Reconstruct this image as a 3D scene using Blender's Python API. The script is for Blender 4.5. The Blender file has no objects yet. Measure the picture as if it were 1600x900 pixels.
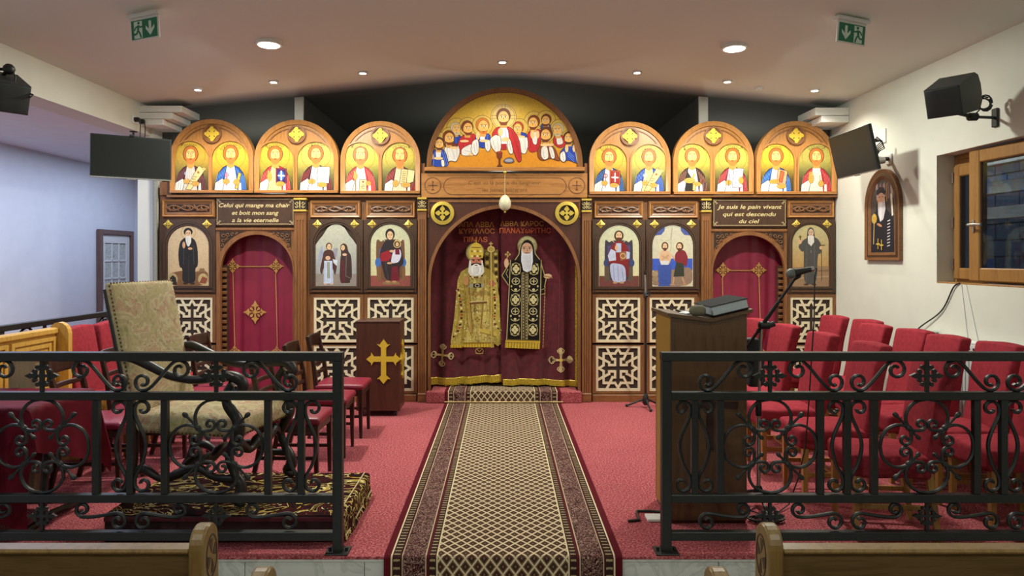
import bpy, bmesh, math, random
from mathutils import Vector, Matrix
random.seed(7)
C = bpy.context.scene.collection
PI = math.pi
sin, cos = math.sin, math.cos

# ------------------------------------------------------------------ camera, world, lights, exposure
K, CX, CY, EYE = 1100.0, 785.0, 403.0, 1.6
sc = bpy.context.scene
cam = bpy.data.cameras.new('camera')
cam.sensor_width = 36; cam.lens = K / 1600 * 36
cam.shift_x = 15 / 1600; cam.shift_y = -47 / 1600
cam.clip_start = 0.05; cam.clip_end = 100
camo = bpy.data.objects.new('camera', cam); C.objects.link(camo)
camo.location = (0, 0, EYE); camo.rotation_euler = (PI / 2, 0, 0)
sc.camera = camo
sc.view_settings.view_transform = 'Standard'
sc.view_settings.look = 'None'
sc.view_settings.gamma = 1
sc.view_settings.exposure = 0.42
world = bpy.data.worlds.new('world'); sc.world = world; world.use_nodes = True
bg = world.node_tree.nodes['Background']
bg.inputs[0].default_value = (0.42, 0.52, 0.75, 1); bg.inputs[1].default_value = 0.5

def ceil_z(x): return EYE + 2.07 - 0.103 * math.sqrt(x * x + 0.16)

def light(name, kind, loc, power, col, rot=(0, 0, 0), **kw):
    l = bpy.data.lights.new(name, kind); l.energy = power; l.color = col
    for k, v in kw.items(): setattr(l, k, v)
    o = bpy.data.objects.new(name, l); C.objects.link(o); o.location = loc; o.rotation_euler = rot
    return o
WARM = (1.0, 0.945, 0.82)
NEUT = (0.96, 1.0, 0.88)
SPOTS = [(-3.14, 7.26), (-2.36, 7.26), (-1.44, 7.26), (0.0, 7.26), (1.39, 7.26), (2.32, 7.26), (3.22, 7.26)]
BIG = [(-2.01, 6.06), (2.03, 6.16)]
for i, (x, y) in enumerate(SPOTS):
    light('spot_lamp_light', 'SPOT', (x, y - 0.02, ceil_z(x) - 0.05), 41, WARM, spot_size=math.radians(140), spot_blend=0.7, shadow_soft_size=0.03)
for x, y in BIG:
    light('panel_lamp_light', 'AREA', (x, y, ceil_z(x) - 0.045), 66, NEUT, shape='DISK', size=0.2)
for x in (-1.9, 1.9):
    for y, p in ((2.6, 12), (-0.6, 26), (-3.4, 26)):
        light('nave_lamp_light', 'AREA', (x, y, ceil_z(x) - 0.045), p, NEUT, shape='DISK', size=0.22)
# unseen cool fill light, added to brighten the side aisle
light('aisle_fill_light', 'AREA', (-4.75, 7.0, EYE + 1.33), 95, (0.62, 0.74, 1.0), shape='RECTANGLE', size=0.6, size_y=7.5)
light('lean_to_fill_light', 'AREA', (5.2, 8.6, 2.9), 70, (0.8, 0.88, 1.0), shape='RECTANGLE', size=0.5, size_y=3.0)  # added fill, no real lamp: brightens the view through the window
# unseen fill lights, added to lift the blackness behind the screen
for x in (-3.1, 0.0, 3.0):
    light('sanctuary_fill_light', 'AREA', (x, 9.6, 2.2), 9, (1.0, 0.95, 0.85), (PI, 0, 0), shape='DISK', size=0.3)

# ------------------------------------------------------------------ helpers
def hexc(h):
    if not isinstance(h, str): return tuple(h)[:3]
    h = h.lstrip('#')
    r = [int(h[i:i + 2], 16) / 255 for i in (0, 2, 4)]
    return tuple(c / 12.92 if c <= 0.04045 else ((c + 0.055) / 1.055) ** 2.4 for c in r)

def at(x, y, d): return Vector(((x - CX) * d / K, d, EYE + (CY - y) * d / K))

class MB:
    def __init__(s): s.v = []; s.f = []; s.c = []; s.uv = []
    def add(s, vs, fs, T=None):
        o = len(s.v)
        s.v += [tuple(T(*p)) if T else tuple(p) for p in vs]
        s.f += [tuple(i + o for i in f) for f in fs]
        return s
    def box(s, x0, x1, y0, y1, z0, z1, ch=0.0, T=None):
        x0, x1 = min(x0, x1), max(x0, x1); y0, y1 = min(y0, y1), max(y0, y1); z0, z1 = min(z0, z1), max(z0, z1)
        ch = min(ch, (x1 - x0) * .45, (y1 - y0) * .45, (z1 - z0) * .45)
        if ch <= 0:
            vs = [(x, y, z) for x in (x0, x1) for y in (y0, y1) for z in (z0, z1)]
            return s.add(vs, [(0, 1, 3, 2), (4, 6, 7, 5), (0, 4, 5, 1), (2, 3, 7, 6), (0, 2, 6, 4), (1, 5, 7, 3)], T)
        bm = bmesh.new(); bmesh.ops.create_cube(bm, size=1)
        for v in bm.verts:
            v.co = ((x0 + x1) / 2 + v.co.x * (x1 - x0), (y0 + y1) / 2 + v.co.y * (y1 - y0), (z0 + z1) / 2 + v.co.z * (z1 - z0))
        bmesh.ops.bevel(bm, geom=bm.edges[:], offset=ch, segments=1, affect='EDGES')
        bm.verts.index_update()
        vs = [tuple(v.co) for v in bm.verts]; fs = [tuple(v.index for v in f.verts) for f in bm.faces]
        bm.free(); return s.add(vs, fs, T)
    def prism(s, poly, d0, d1, T):
        n = len(poly)
        vs = [(a, b, d0) for a, b in poly] + [(a, b, d1) for a, b in poly]
        fs = [tuple(range(n)), tuple(range(2 * n - 1, n - 1, -1))]
        fs += [(i, n + i, n + (i + 1) % n, (i + 1) % n) for i in range(n)]
        return s.add(vs, fs, T)
    def strip(s, out, inn, d0, d1, T, closed=True, d0i=None):
        n = len(out); d0i = d0 if d0i is None else d0i
        vs = [(a, b, d0) for a, b in out] + [(a, b, d0i) for a, b in inn] + [(a, b, d1) for a, b in out] + [(a, b, d1) for a, b in inn]
        fs = []
        for i in range(n if closed else n - 1):
            j = (i + 1) % n
            fs += [(i, j, n + j, n + i), (2 * n + i, 3 * n + i, 3 * n + j, 2 * n + j), (i, 2 * n + i, 2 * n + j, j), (n + i, n + j, 3 * n + j, 3 * n + i)]
        if not closed:
            for i in (0, n - 1): fs.append((i, n + i, 3 * n + i, 2 * n + i))
        return s.add(vs, fs, T)
    def tube(s, pts, r, n=6, closed=False, flat=1.0):
        pts = [Vector(p) for p in pts]; m = len(pts)
        if m < 2: return s
        rs = list(r) if hasattr(r, '__len__') else [r] * m
        vs, fs = [], []; up = None
        for i, p in enumerate(pts):
            a = pts[(i - 1) % m] if (closed or i > 0) else p
            b = pts[(i + 1) % m] if (closed or i < m - 1) else p
            t = (b - a)
            t = t.normalized() if t.length > 1e-9 else Vector((0, 0, 1))
            if up is None:
                up = Vector((0, 0, 1)) if abs(t.z) < 0.9 else Vector((1, 0, 0))
            up = up - t * up.dot(t)
            if up.length < 1e-6: up = t.orthogonal()
            up.normalize(); sd = t.cross(up)
            for k in range(n):
                a_ = 2 * PI * (k + .5) / n
                vs.append(p + up * (cos(a_) * rs[i]) + sd * (sin(a_) * rs[i] * flat))
        for i in range(m if closed else m - 1):
            for k in range(n):
                j = (i + 1) % m
                fs.append((i * n + k, i * n + (k + 1) % n, j * n + (k + 1) % n, j * n + k))
        if not closed: fs += [tuple(range(n)), tuple(range((m - 1) * n, m * n))]
        return s.add(vs, fs)
    def stube(s, pts, rs, n=10, k=5):
        P = [Vector(p) for p in pts]; m = len(P); rs = list(rs) if hasattr(rs, '__len__') else [rs] * m
        rs = rs[:m] + [rs[-1]] * (m - len(rs)); op, orr = [], []
        for i in range(m - 1):
            p0, p1, p2, p3 = P[max(i - 1, 0)], P[i], P[i + 1], P[min(i + 2, m - 1)]
            for j in range(k):
                t = j / k
                op.append(.5 * (2 * p1 + (p2 - p0) * t + (2 * p0 - 5 * p1 + 4 * p2 - p3) * t * t + (3 * p1 - p0 - 3 * p2 + p3) * t ** 3))
                orr.append(rs[i] + (rs[i + 1] - rs[i]) * (3 * t * t - 2 * t ** 3))
        op.append(P[-1]); orr.append(rs[-1]); return s.tube(op, orr, n)
    def lathe(s, prof, c=(0, 0, 0), n=16, T=None, axis='z', caps=True):
        vs, fs = [], []; m = len(prof)
        for r, z in prof:
            for k in range(n):
                a = 2 * PI * k / n; x, y = r * cos(a), r * sin(a)
                p = {'z': (x, y, z), 'y': (x, z, y), 'x': (z, x, y)}[axis]
                vs.append((c[0] + p[0], c[1] + p[1], c[2] + p[2]))
        for i in range(m - 1):
            for k in range(n):
                fs.append((i * n + k, i * n + (k + 1) % n, (i + 1) * n + (k + 1) % n, (i + 1) * n + k))
        if caps: fs += [tuple(range(n)), tuple(range((m - 1) * n, m * n))]
        return s.add(vs, fs, T)
    def soft(s, c, size, r, n=3, m=4, T=None):
        h = [q / 2 for q in size]
        def ticks(hh):
            rr = min(r, hh * .98); inner = hh - rr
            a = [-hh + rr * (1 - cos(PI / 2 * i / n)) for i in range(n)]
            mid = [-inner + 2 * inner * i / m for i in range(m + 1)]
            return a + mid + [-q for q in reversed(a)]
        tk = [ticks(q) for q in h]; inn = [max(q - r, q * .02) for q in h]
        idx = {}; vs = []; fs = []
        def P(i, j, k):
            key = (i, j, k)
            if key not in idx:
                p = [tk[0][i], tk[1][j], tk[2][k]]
                q = [max(-inn[a], min(inn[a], p[a])) for a in range(3)]
                d = [p[a] - q[a] for a in range(3)]
                L = math.sqrt(sum(e * e for e in d))
                if L > 1e-9: p = [q[a] + d[a] / L * (h[a] - inn[a]) for a in range(3)]
                idx[key] = len(vs); vs.append((c[0] + p[0], c[1] + p[1], c[2] + p[2]))
            return idx[key]
        N = [len(t) - 1 for t in tk]
        for a, b, e in ((0, 1, 2), (1, 2, 0), (2, 0, 1)):
            for side in (0, N[e]):
                for i in range(N[a]):
                    for j in range(N[b]):
                        q = []
                        for di, dj in ((0, 0), (1, 0), (1, 1), (0, 1)):
                            ijk = [0, 0, 0]; ijk[a] = i + di; ijk[b] = j + dj; ijk[e] = side
                            q.append(P(*ijk))
                        fs.append(tuple(q))
        return s.add(vs, fs, T)
    def ball(s, c, r, n=10, m=6, sz=1.0):
        prof = [(max(1e-4, r * sin(PI * i / m)), -r * sz * cos(PI * i / m)) for i in range(m + 1)]
        return s.lathe(prof, c, n)
    def grid(s, fn, nu, nv, uvs=False):
        o = len(s.v)
        for i in range(nu + 1):
            for j in range(nv + 1): s.v.append(tuple(fn(i / nu, j / nv)))
        for i in range(nu):
            for j in range(nv):
                a = o + i * (nv + 1) + j
                s.f.append((a, a + 1, a + nv + 2, a + nv + 1))
        return s

def world_off(o):
    t = Vector((0, 0, 0))
    while o is not None: t += o.location; o = o.parent
    return t

def obj(name, mb, m, parent=None, smooth=False, recalc=True, ang=40):
    me = bpy.data.meshes.new(name)
    off = world_off(parent) if parent is not None else Vector((0, 0, 0))
    vs = [(p[0] - off.x, p[1] - off.y, p[2] - off.z) for p in mb.v]
    me.from_pydata(vs, [], mb.f)
    if mb.c:
        ca = me.color_attributes.new('Col', 'FLOAT_COLOR', 'CORNER')
        flat = []
        for cl in mb.c:
            for q in cl: flat += [q[0], q[1], q[2], 1.0]
        ca.data.foreach_set('color', flat)
    if mb.uv:
        uv = me.uv_layers.new(name='UVMap')
        uv.data.foreach_set('uv', [q for f in me.polygons for vi in f.vertices for q in mb.uv[vi]])
    if recalc and not mb.c:
        bm = bmesh.new(); bm.from_mesh(me)
        bmesh.ops.recalc_face_normals(bm, faces=bm.faces); bm.to_mesh(me); bm.free()
    if smooth:
        me.polygons.foreach_set('use_smooth', [True] * len(me.polygons))
        me.set_sharp_from_angle(angle=math.radians(ang))
    me.materials.append(m); me.update()
    o = bpy.data.objects.new(name, me); C.objects.link(o)
    if parent is not None: o.parent = parent
    return o

def tag(o, label, cat, group=None):
    o['label'] = label; o['category'] = cat
    if group: o['group'] = group
    return o
def thing(name, label, cat, loc=(0, 0, 0), rz=0, group=None):
    o = bpy.data.objects.new(name, None); C.objects.link(o); o.empty_display_size = 0.1
    o.location = loc; o.rotation_euler = (0, 0, rz)
    return tag(o, label, cat, group)
def struct(name, mb, m, label=None, smooth=False):
    o = obj(name, mb, m, smooth=smooth); o['kind'] = 'structure'
    if label: o['label'] = label
    return o
def dup(root, loc, rz, label, group=None):
    def cp(o, par):
        c = o.copy(); C.objects.link(c); c.parent = par
        for ch in o.children: cp(ch, c)
        return c
    r = cp(root, None); r.location = loc; r.rotation_euler = (0, 0, rz); r['label'] = label
    if group: r['group'] = group
    return r

# ------------------------------------------------------------------ materials
def new_mat(name):
    m = bpy.data.materials.new(name); m.use_nodes = True
    nt = m.node_tree; b = nt.nodes['Principled BSDF']
    return m, nt, b
def N(nt, t, **kw):
    n = nt.nodes.new(t)
    for k, v in kw.items(): setattr(n, k, v)
    return n
def ramp(nt, fac, stops, interp='LINEAR'):
    r = N(nt, 'ShaderNodeValToRGB'); r.color_ramp.interpolation = interp
    e = r.color_ramp.elements
    while len(e) > 1: e.remove(e[0])
    e[0].position = stops[0][0]; e[0].color = (*hexc(stops[0][1]), 1)
    for p, c in stops[1:]:
        q = e.new(p); q.color = (*hexc(c), 1)
    nt.links.new(fac, r.inputs[0]); return r.outputs[0]
def noise(nt, scale=(1, 1, 1), sc_=5, detail=3, dist=0, coord='Object', rough=.5):
    tc = N(nt, 'ShaderNodeTexCoord'); mp = N(nt, 'ShaderNodeMapping'); mp.inputs['Scale'].default_value = scale
    nt.links.new(tc.outputs[coord], mp.inputs[0])
    n = N(nt, 'ShaderNodeTexNoise'); n.inputs['Scale'].default_value = sc_; n.inputs['Detail'].default_value = detail
    n.inputs['Distortion'].default_value = dist; n.inputs['Roughness'].default_value = rough
    nt.links.new(mp.outputs[0], n.inputs['Vector']); return n
def bump(nt, b, h, strength=.2, dist=.01):
    bp = N(nt, 'ShaderNodeBump'); bp.inputs['Strength'].default_value = strength; bp.inputs['Distance'].default_value = dist
    nt.links.new(h, bp.inputs['Height']); nt.links.new(bp.outputs[0], b.inputs['Normal'])
def plain(name, col, rough=.5, metal=0, var=.06, bscale=60, bstr=.08, spec=.5, sheen=0):
    m, nt, b = new_mat(name)
    c = hexc(col); n = noise(nt, sc_=bscale, detail=3)
    lo = tuple(q * (1 - var * 2) for q in c); hi = tuple(min(1, q * (1 + var * 2)) for q in c)
    nt.links.new(ramp(nt, n.outputs[0], [(.3, lo), (.7, hi)]), b.inputs['Base Color'])
    b.inputs['Roughness'].default_value = rough; b.inputs['Metallic'].default_value = metal
    b.inputs['Specular IOR Level'].default_value = spec
    if sheen: b.inputs['Sheen Weight'].default_value = sheen
    if bstr: bump(nt, b, n.outputs[0], bstr, .004)
    return m
def wood(name, c1, c2, horiz=False, rough=.4, sc_=2.2):
    m, nt, b = new_mat(name)
    n = noise(nt, (1.3, 9, 9) if horiz == 'x' else ((9, 1.3, 9) if horiz == 'y' else (9, 9, 1.3)), sc_, 5, 1.4)
    n2 = noise(nt, (3, 60, 60) if horiz == 'x' else ((60, 3, 60) if horiz == 'y' else (60, 60, 3)), 3, 2, .3)
    mx = N(nt, 'ShaderNodeMath', operation='MULTIPLY_ADD'); mx.inputs[1].default_value = .35
    nt.links.new(n2.outputs[0], mx.inputs[0]); nt.links.new(n.outputs[0], mx.inputs[2])
    nt.links.new(ramp(nt, mx.outputs[0], [(.42, c1), (.62, c2), (.88, c1)]), b.inputs['Base Color'])
    b.inputs['Roughness'].default_value = rough
    bump(nt, b, n2.outputs[0], .06, .003)
    return m
def glass_mat(name, tint='#e8eef0'):
    m, nt, b = new_mat(name); nt.nodes.remove(b)
    out = [n for n in nt.nodes if n.type == 'OUTPUT_MATERIAL'][0]
    t = N(nt, 'ShaderNodeBsdfTransparent'); t.inputs[0].default_value = (*hexc(tint), 1)
    g = N(nt, 'ShaderNodeBsdfGlossy'); g.inputs['Roughness'].default_value = .03
    f = N(nt, 'ShaderNodeLayerWeight'); f.inputs[0].default_value = .5
    pw = N(nt, 'ShaderNodeMath', operation='POWER'); pw.inputs[1].default_value = 4; nt.links.new(f.outputs['Facing'], pw.inputs[0])
    ad = N(nt, 'ShaderNodeMath', operation='MULTIPLY_ADD'); ad.inputs[1].default_value = .4; ad.inputs[2].default_value = .03; nt.links.new(pw.outputs[0], ad.inputs[0])
    mx = N(nt, 'ShaderNodeMixShader'); nt.links.new(ad.outputs[0], mx.inputs[0])
    nt.links.new(t.outputs[0], mx.inputs[1]); nt.links.new(g.outputs[0], mx.inputs[2]); nt.links.new(mx.outputs[0], out.inputs[0])
    return m
def emit(name, col, s):
    m, nt, b = new_mat(name)
    b.inputs['Base Color'].default_value = (*hexc(col), 1); b.inputs['Emission Color'].default_value = (*hexc(col), 1)
    b.inputs['Emission Strength'].default_value = s
    return m
def paint_mat(name, rough=.4, spec=.4):
    m, nt, b = new_mat(name)
    a = N(nt, 'ShaderNodeAttribute', attribute_name='Col')
    n = noise(nt, sc_=40, detail=4)
    mx = N(nt, 'ShaderNodeMix', data_type='RGBA', blend_type='MULTIPLY'); mx.inputs[0].default_value = .35
    nt.links.new(a.outputs['Color'], mx.inputs[6])
    nt.links.new(ramp(nt, n.outputs[0], [(.3, '#c8c8c8'), (.6, '#ffffff')]), mx.inputs[7])
    nt.links.new(mx.outputs[2], b.inputs['Base Color'])
    b.inputs['Roughness'].default_value = rough; b.inputs['Specular IOR Level'].default_value = spec
    return m

M = {}
M['wall'] = plain('white_plaster', '#cccbc0', .85, var=.012, bscale=6, bstr=.0)
M['ceil'] = plain('white_ceiling_paint', '#d6d0c8', .9, var=.01, bscale=20, bstr=.03)
M['trimwhite'] = plain('white_gloss_trim', '#d8d8d2', .6, var=.01)
M['darkgrey'] = plain('dark_grey', '#55554f', .85, var=.03, bscale=10, bstr=.03)  # plain dark grey of the sanctuary walls and partitions
M['aisle'] = plain('aisle_white_paint', '#d4d6dc', .85, var=.012, bscale=8, bstr=.03)
M['lacquer'] = wood('honey_wood', '#a06a34', '#bb8448', rough=.32)
M['lacquerx'] = wood('honey_wood_rail', '#93602f', '#b07a42', 'x', .34)
M['mid'] = wood('brown_wood', '#6d4526', '#855833', rough=.4)
M['midx'] = wood('brown_wood_rail', '#6d4526', '#8a5c36', 'x', .4)
M['dark'] = wood('dark_wood', '#3a271c', '#4a3324', rough=.42)
M['carve'] = wood('carved_wood', '#5c3a22', '#78502f', 'x', .45)
M['recess'] = plain('dark_recess', '#2c1c13', .7)
M['mahog'] = wood('mahogany', '#43231a', '#4f2b20', rough=.35)
M['walnut'] = wood('walnut_veneer', '#4c3320', '#5c4029', rough=.38)
M['oakside'] = wood('oak_side', '#8a6426', '#9c7430', rough=.4)
M['pew'] = wood('pew_oak', '#554224', '#6a5232', 'x', .38)
M['pewv'] = wood('pew_oak_end', '#6a4f2a', '#83663b', rough=.36)
M['pine'] = wood('yellow_pine', '#b98a3c', '#cfa04e', rough=.4)
M['pale'] = wood('pale_plank', '#8a7a5c', '#a08e6c', rough=.5)
M['oakleg'] = wood('oak_leg', '#8a6330', '#a67a40', rough=.4)
M['darkleg'] = wood('dark_chair_wood', '#2b1712', '#3a2019', rough=.35)
M['ebony'] = wood('blackened_wood', '#120d0b', '#1e1613', rough=.42)
M['winwood'] = wood('window_oak', '#80592c', '#966c3a', rough=.4)
M['doorbrown'] = wood('door_frame_brown', '#5e4740', '#6d544c', rough=.5)
M['gold'] = plain('gold_leaf', '#d9bd55', .38, .55, .06, 90, .2)
M['goldpaint'] = plain('gold_paint', '#e2be3c', .45, .25, .03, 60, .05)
M['thread'] = plain('gold_thread', '#b98d4e', .6, .2, .15, 300, .4)
M['threadlight'] = plain('pale_gold_thread', '#c9b684', .65, .1, .15, 300, .4)
M['fringe'] = plain('gold_fringe', '#c4a632', .5, .3, .3, 160, .8)
M['brass'] = plain('brass', '#b8a070', .3, .8)
M['iron'] = plain('black_iron', '#1d1f20', .42, .2, .1, 40, .08)
M['chrome'] = plain('brushed_metal', '#b9b9b6', .3, .9)
M['blackp'] = plain('black_plastic', '#17191a', .5, 0, .05, 80, .05)
M['speaker'] = plain('speaker_black', '#2a2f2f', .6, 0, .06, 200, .1)
M['screen'] = plain('tv_screen', '#191b1a', .42, 0, .02, 5, 0, .3)
M['whitep'] = plain('white_plastic', '#d8d8d4', .45, 0, .01)
M['radiator'] = plain('radiator_enamel', '#d4d6d6', .4, 0, .01)
M['redcloth'] = plain('red_chair_cover', '#8e2e38', .95, 0, .08, 30, .35, .1)
M['vinyl'] = plain('burgundy_vinyl', '#7e1730', .42, 0, .05, 30, .12)
M['tablecloth'] = plain('burgundy_tablecloth', '#640e20', .7, 0, .08, 12, .2, .15)
M['velvet'] = plain('burgundy_velvet', '#54121d', .85, 0, .12, 18, .2, .25, .4)
M['satin'] = plain('crimson_satin', '#84203a', .45, 0, .05, 6, .06, .5)
M['lattice'] = plain('cream_lattice', '#dccfae', .5, 0, .03)
M['latback'] = plain('lattice_backing', '#33241b', .7, 0, .05)
M['egg'] = plain('ivory_egg', '#d8d4b4', .35, 0, .02)
M['glass'] = glass_mat('window_glass', '#aab4bc')
M['paint'] = paint_mat('icon_paint', .38, .4)
M['paintmatte'] = paint_mat('faded_print', .5, .3)
M['cloth_paint'] = paint_mat('embroidery', .75, .15)
M['lampglow'] = emit('lamp_glow', '#fff6e6', 14)
M['signglow'] = paint_mat('exit_sign_print', .4)
M['nails'] = plain('brass_nails', '#6a5230', .4, .7)
M['block'] = plain('concrete_block', '#787d86', .9, 0, .1, 20, .3)
M['beamwood'] = wood('rough_beam', '#8a8070', '#a09684', 'y', .7)

def carpet_mat():
    m, nt, b = new_mat('red_carpet')
    n = noise(nt, sc_=85, detail=3, rough=.75); n2 = noise(nt, sc_=2.2, detail=4)
    c = ramp(nt, n.outputs[0], [(.34, '#6e2c32'), (.5, '#a0474e'), (.64, '#cc8687')])
    mx = N(nt, 'ShaderNodeMix', data_type='RGBA', blend_type='MULTIPLY'); mx.inputs[0].default_value = .35
    nt.links.new(c, mx.inputs[6]); nt.links.new(ramp(nt, n2.outputs[0], [(.3, '#d8d0d0'), (.7, '#ffffff')]), mx.inputs[7])
    nt.links.new(mx.outputs[2], b.inputs['Base Color'])
    b.inputs['Roughness'].default_value = 1; b.inputs['Specular IOR Level'].default_value = .1
    bump(nt, b, n.outputs[0], .5, .006); return m
M['carpet'] = carpet_mat()
def marble_mat():
    m, nt, b = new_mat('white_marble')
    n = noise(nt, (1, 1, 1), 3, 6, 2.5)
    nt.links.new(ramp(nt, n.outputs[0], [(.4, '#c6c6c2'), (.5, '#b4b4b1'), (.53, '#c8c8c4'), (.8, '#c2c2be')]), b.inputs['Base Color'])
    b.inputs['Roughness'].default_value = .25; return m
M['marble'] = marble_mat()
def tapestry_mat():
    m, nt, b = new_mat('floral_tapestry')
    n = noise(nt, sc_=5.5, detail=6, dist=1.6, rough=.6); n2 = noise(nt, sc_=9, detail=4, dist=2.2); n3 = noise(nt, sc_=420, detail=1)
    c = ramp(nt, n.outputs[0], [(.30, '#8b8658'), (.40, '#b3a888'), (.47, '#a3957a'), (.52, '#beb59a'), (.60, '#ab8c7a'), (.66, '#b8ae92'), (.78, '#917456')])
    d = ramp(nt, n2.outputs[0], [(.30, '#7c8458'), (.37, '#c8c0a4'), (.60, '#c8c0a4'), (.645, '#b08472'), (.69, '#8a4a42'), (.73, '#bdb292')])
    mx = N(nt, 'ShaderNodeMix', data_type='RGBA', blend_type='MULTIPLY'); mx.inputs[0].default_value = .95
    nt.links.new(c, mx.inputs[6]); nt.links.new(d, mx.inputs[7])
    g = N(nt, 'ShaderNodeMix', data_type='RGBA', blend_type='ADD'); g.inputs[0].default_value = .35
    nt.links.new(mx.outputs[2], g.inputs[6]); nt.links.new(c, g.inputs[7])
    nt.links.new(g.outputs[2], b.inputs['Base Color'])
    b.inputs['Roughness'].default_value = .9; bump(nt, b, n3.outputs[0], .3, .003); return m
M['tapestry'] = tapestry_mat()
def dais_rug_mat():
    m, nt, b = new_mat('black_gold_rug')
    n = noise(nt, (1, 1.5, 1.5), 3.6, 2.5, 2.6)
    c = ramp(nt, n.outputs[0], [(.20, '#1a0d0c'), (.38, '#3a0f12'), (.44, '#1a0d0c'), (.475, '#a98a3a'), (.505, '#cfc48c'), (.525, '#20100e'), (.57, '#4a1216'), (.60, '#1a0d0c'), (.635, '#b89a52'), (.66, '#1a0d0c')], 'CONSTANT')
    nt.links.new(c, b.inputs['Base Color']); b.inputs['Roughness'].default_value = 1
    b.inputs['Specular IOR Level'].default_value = .1
    n3 = noise(nt, sc_=260, detail=1); bump(nt, b, n3.outputs[0], .5, .004); return m
M['daisrug'] = dais_rug_mat()
def runner_mat():
    # UV: u = metres across from the centre, v = metres along the runner
    m, nt, b = new_mat('patterned_runner')
    tc = N(nt, 'ShaderNodeTexCoord'); sp = N(nt, 'ShaderNodeSeparateXYZ'); nt.links.new(tc.outputs['UV'], sp.inputs[0])
    def mt(op, a, c=None, e=None):
        n = N(nt, 'ShaderNodeMath', operation=op)
        for i, q in enumerate((a, c, e)):
            if q is None: continue
            if isinstance(q, (int, float)): n.inputs[i].default_value = q
            else: nt.links.new(q, n.inputs[i])
        return n.outputs[0]
    u, v = sp.outputs[0], sp.outputs[1]
    pu, pv = .0335, .043
    a = mt('DIVIDE', u, pu); c = mt('DIVIDE', v, pv)
    s1 = mt('FRACT', mt('ADD', mt('MULTIPLY', mt('ADD', a, c), .5), 50.0)); s2 = mt('FRACT', mt('ADD', mt('MULTIPLY', mt('SUBTRACT', a, c), .5), 50.0))
    d1 = mt('ABSOLUTE', mt('SUBTRACT', s1, .5)); d2 = mt('ABSOLUTE', mt('SUBTRACT', s2, .5))
    dm = mt('MAXIMUM', d1, d2)
    wn = noise(nt, sc_=160, detail=1, coord='UV')
    dm2 = mt('ADD', dm, mt('MULTIPLY', mt('SUBTRACT', wn.outputs[0], .5), .07))
    field = ramp(nt, dm2, [(0, '#6f5c42'), (.10, '#3a261e'), (.28, '#5c4636'), (.38, '#8f7a60'), (.43, '#cbb899')], 'CONSTANT')
    au = mt('ABSOLUTE', u)
    # border scroll work
    bn = N(nt, 'ShaderNodeTexVoronoi'); bn.inputs['Scale'].default_value = 30; bn.feature = 'DISTANCE_TO_EDGE'
    nt.links.new(tc.outputs['UV'], bn.inputs['Vector'])
    bn2 = noise(nt, sc_=34, detail=3, dist=2.2, coord='UV')
    bcol = ramp(nt, bn2.outputs[0], [(.34, '#2a1216'), (.43, '#54282a'), (.475, '#b89c8a'), (.51, '#40161c'), (.60, '#251014'), (.665, '#a08070'), (.69, '#3c141a')], 'CONSTANT')
    chk = mt('FRACT', mt('MULTIPLY', v, 24.0))
    small = ramp(nt, mt('ADD', chk, mt('MULTIPLY', wn.outputs[0], .3)), [(0, '#33201c'), (.62, '#9a8768'), (.9, '#33201c')], 'CONSTANT')
    t = mt('DIVIDE', mt('SUBTRACT', au, .348), .29)      # 0..1 across the border
    def mixc(f, A, B):
        mx = N(nt, 'ShaderNodeMix', data_type='RGBA')
        nt.links.new(f, mx.inputs[0])
        for k, q in ((6, A), (7, B)):
            if isinstance(q, str): mx.inputs[k].default_value = (*hexc(q), 1)
            else: nt.links.new(q, mx.inputs[k])
        return mx.outputs[2]
    def band(lo, hi): return mt('MULTIPLY', mt('GREATER_THAN', t, lo), mt('LESS_THAN', t, hi))
    col = field
    col = mixc(mt('GREATER_THAN', t, 0.0), col, '#3a181c')
    col = mixc(band(.0, .03), col, '#c2b490')
    col = mixc(band(.05, .15), col, small)
    col = mixc(band(.17, .19), col, '#5a1820')
    col = mixc(band(.24, .64), col, bcol)
    col = mixc(band(.21, .235), col, '#b09a80'); col = mixc(band(.645, .665), col, '#b09a80')
    col = mixc(band(.70, .82), col, small)
    col = mixc(band(.84, .87), col, '#d0bfa0')
    col = mixc(mt('GREATER_THAN', t, .87), col, '#54141d')
    nt.links.new(col, b.inputs['Base Color']); b.inputs['Roughness'].default_value = 1; b.inputs['Specular IOR Level'].default_value = .1
    n3 = noise(nt, sc_=300, detail=1, coord='UV'); bump(nt, b, n3.outputs[0], .35, .003); return m
M['runner'] = runner_mat()
def pane_mat():
    m, nt, b = new_mat('textured_pane'); n = noise(nt, (1, 1, 1), 45, 3, 1.5)
    nt.links.new(ramp(nt, n.outputs[0], [(.35, '#8f958e'), (.6, '#cfd2c8')]), b.inputs['Base Color'])
    b.inputs['Roughness'].default_value = .15; bump(nt, b, n.outputs[0], .6, .01); return m
M['pane'] = pane_mat()
M['bookcover'] = plain('dark_book_cover', '#1c1c20', .85, 0, .05, 60, .1, .15)

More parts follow.
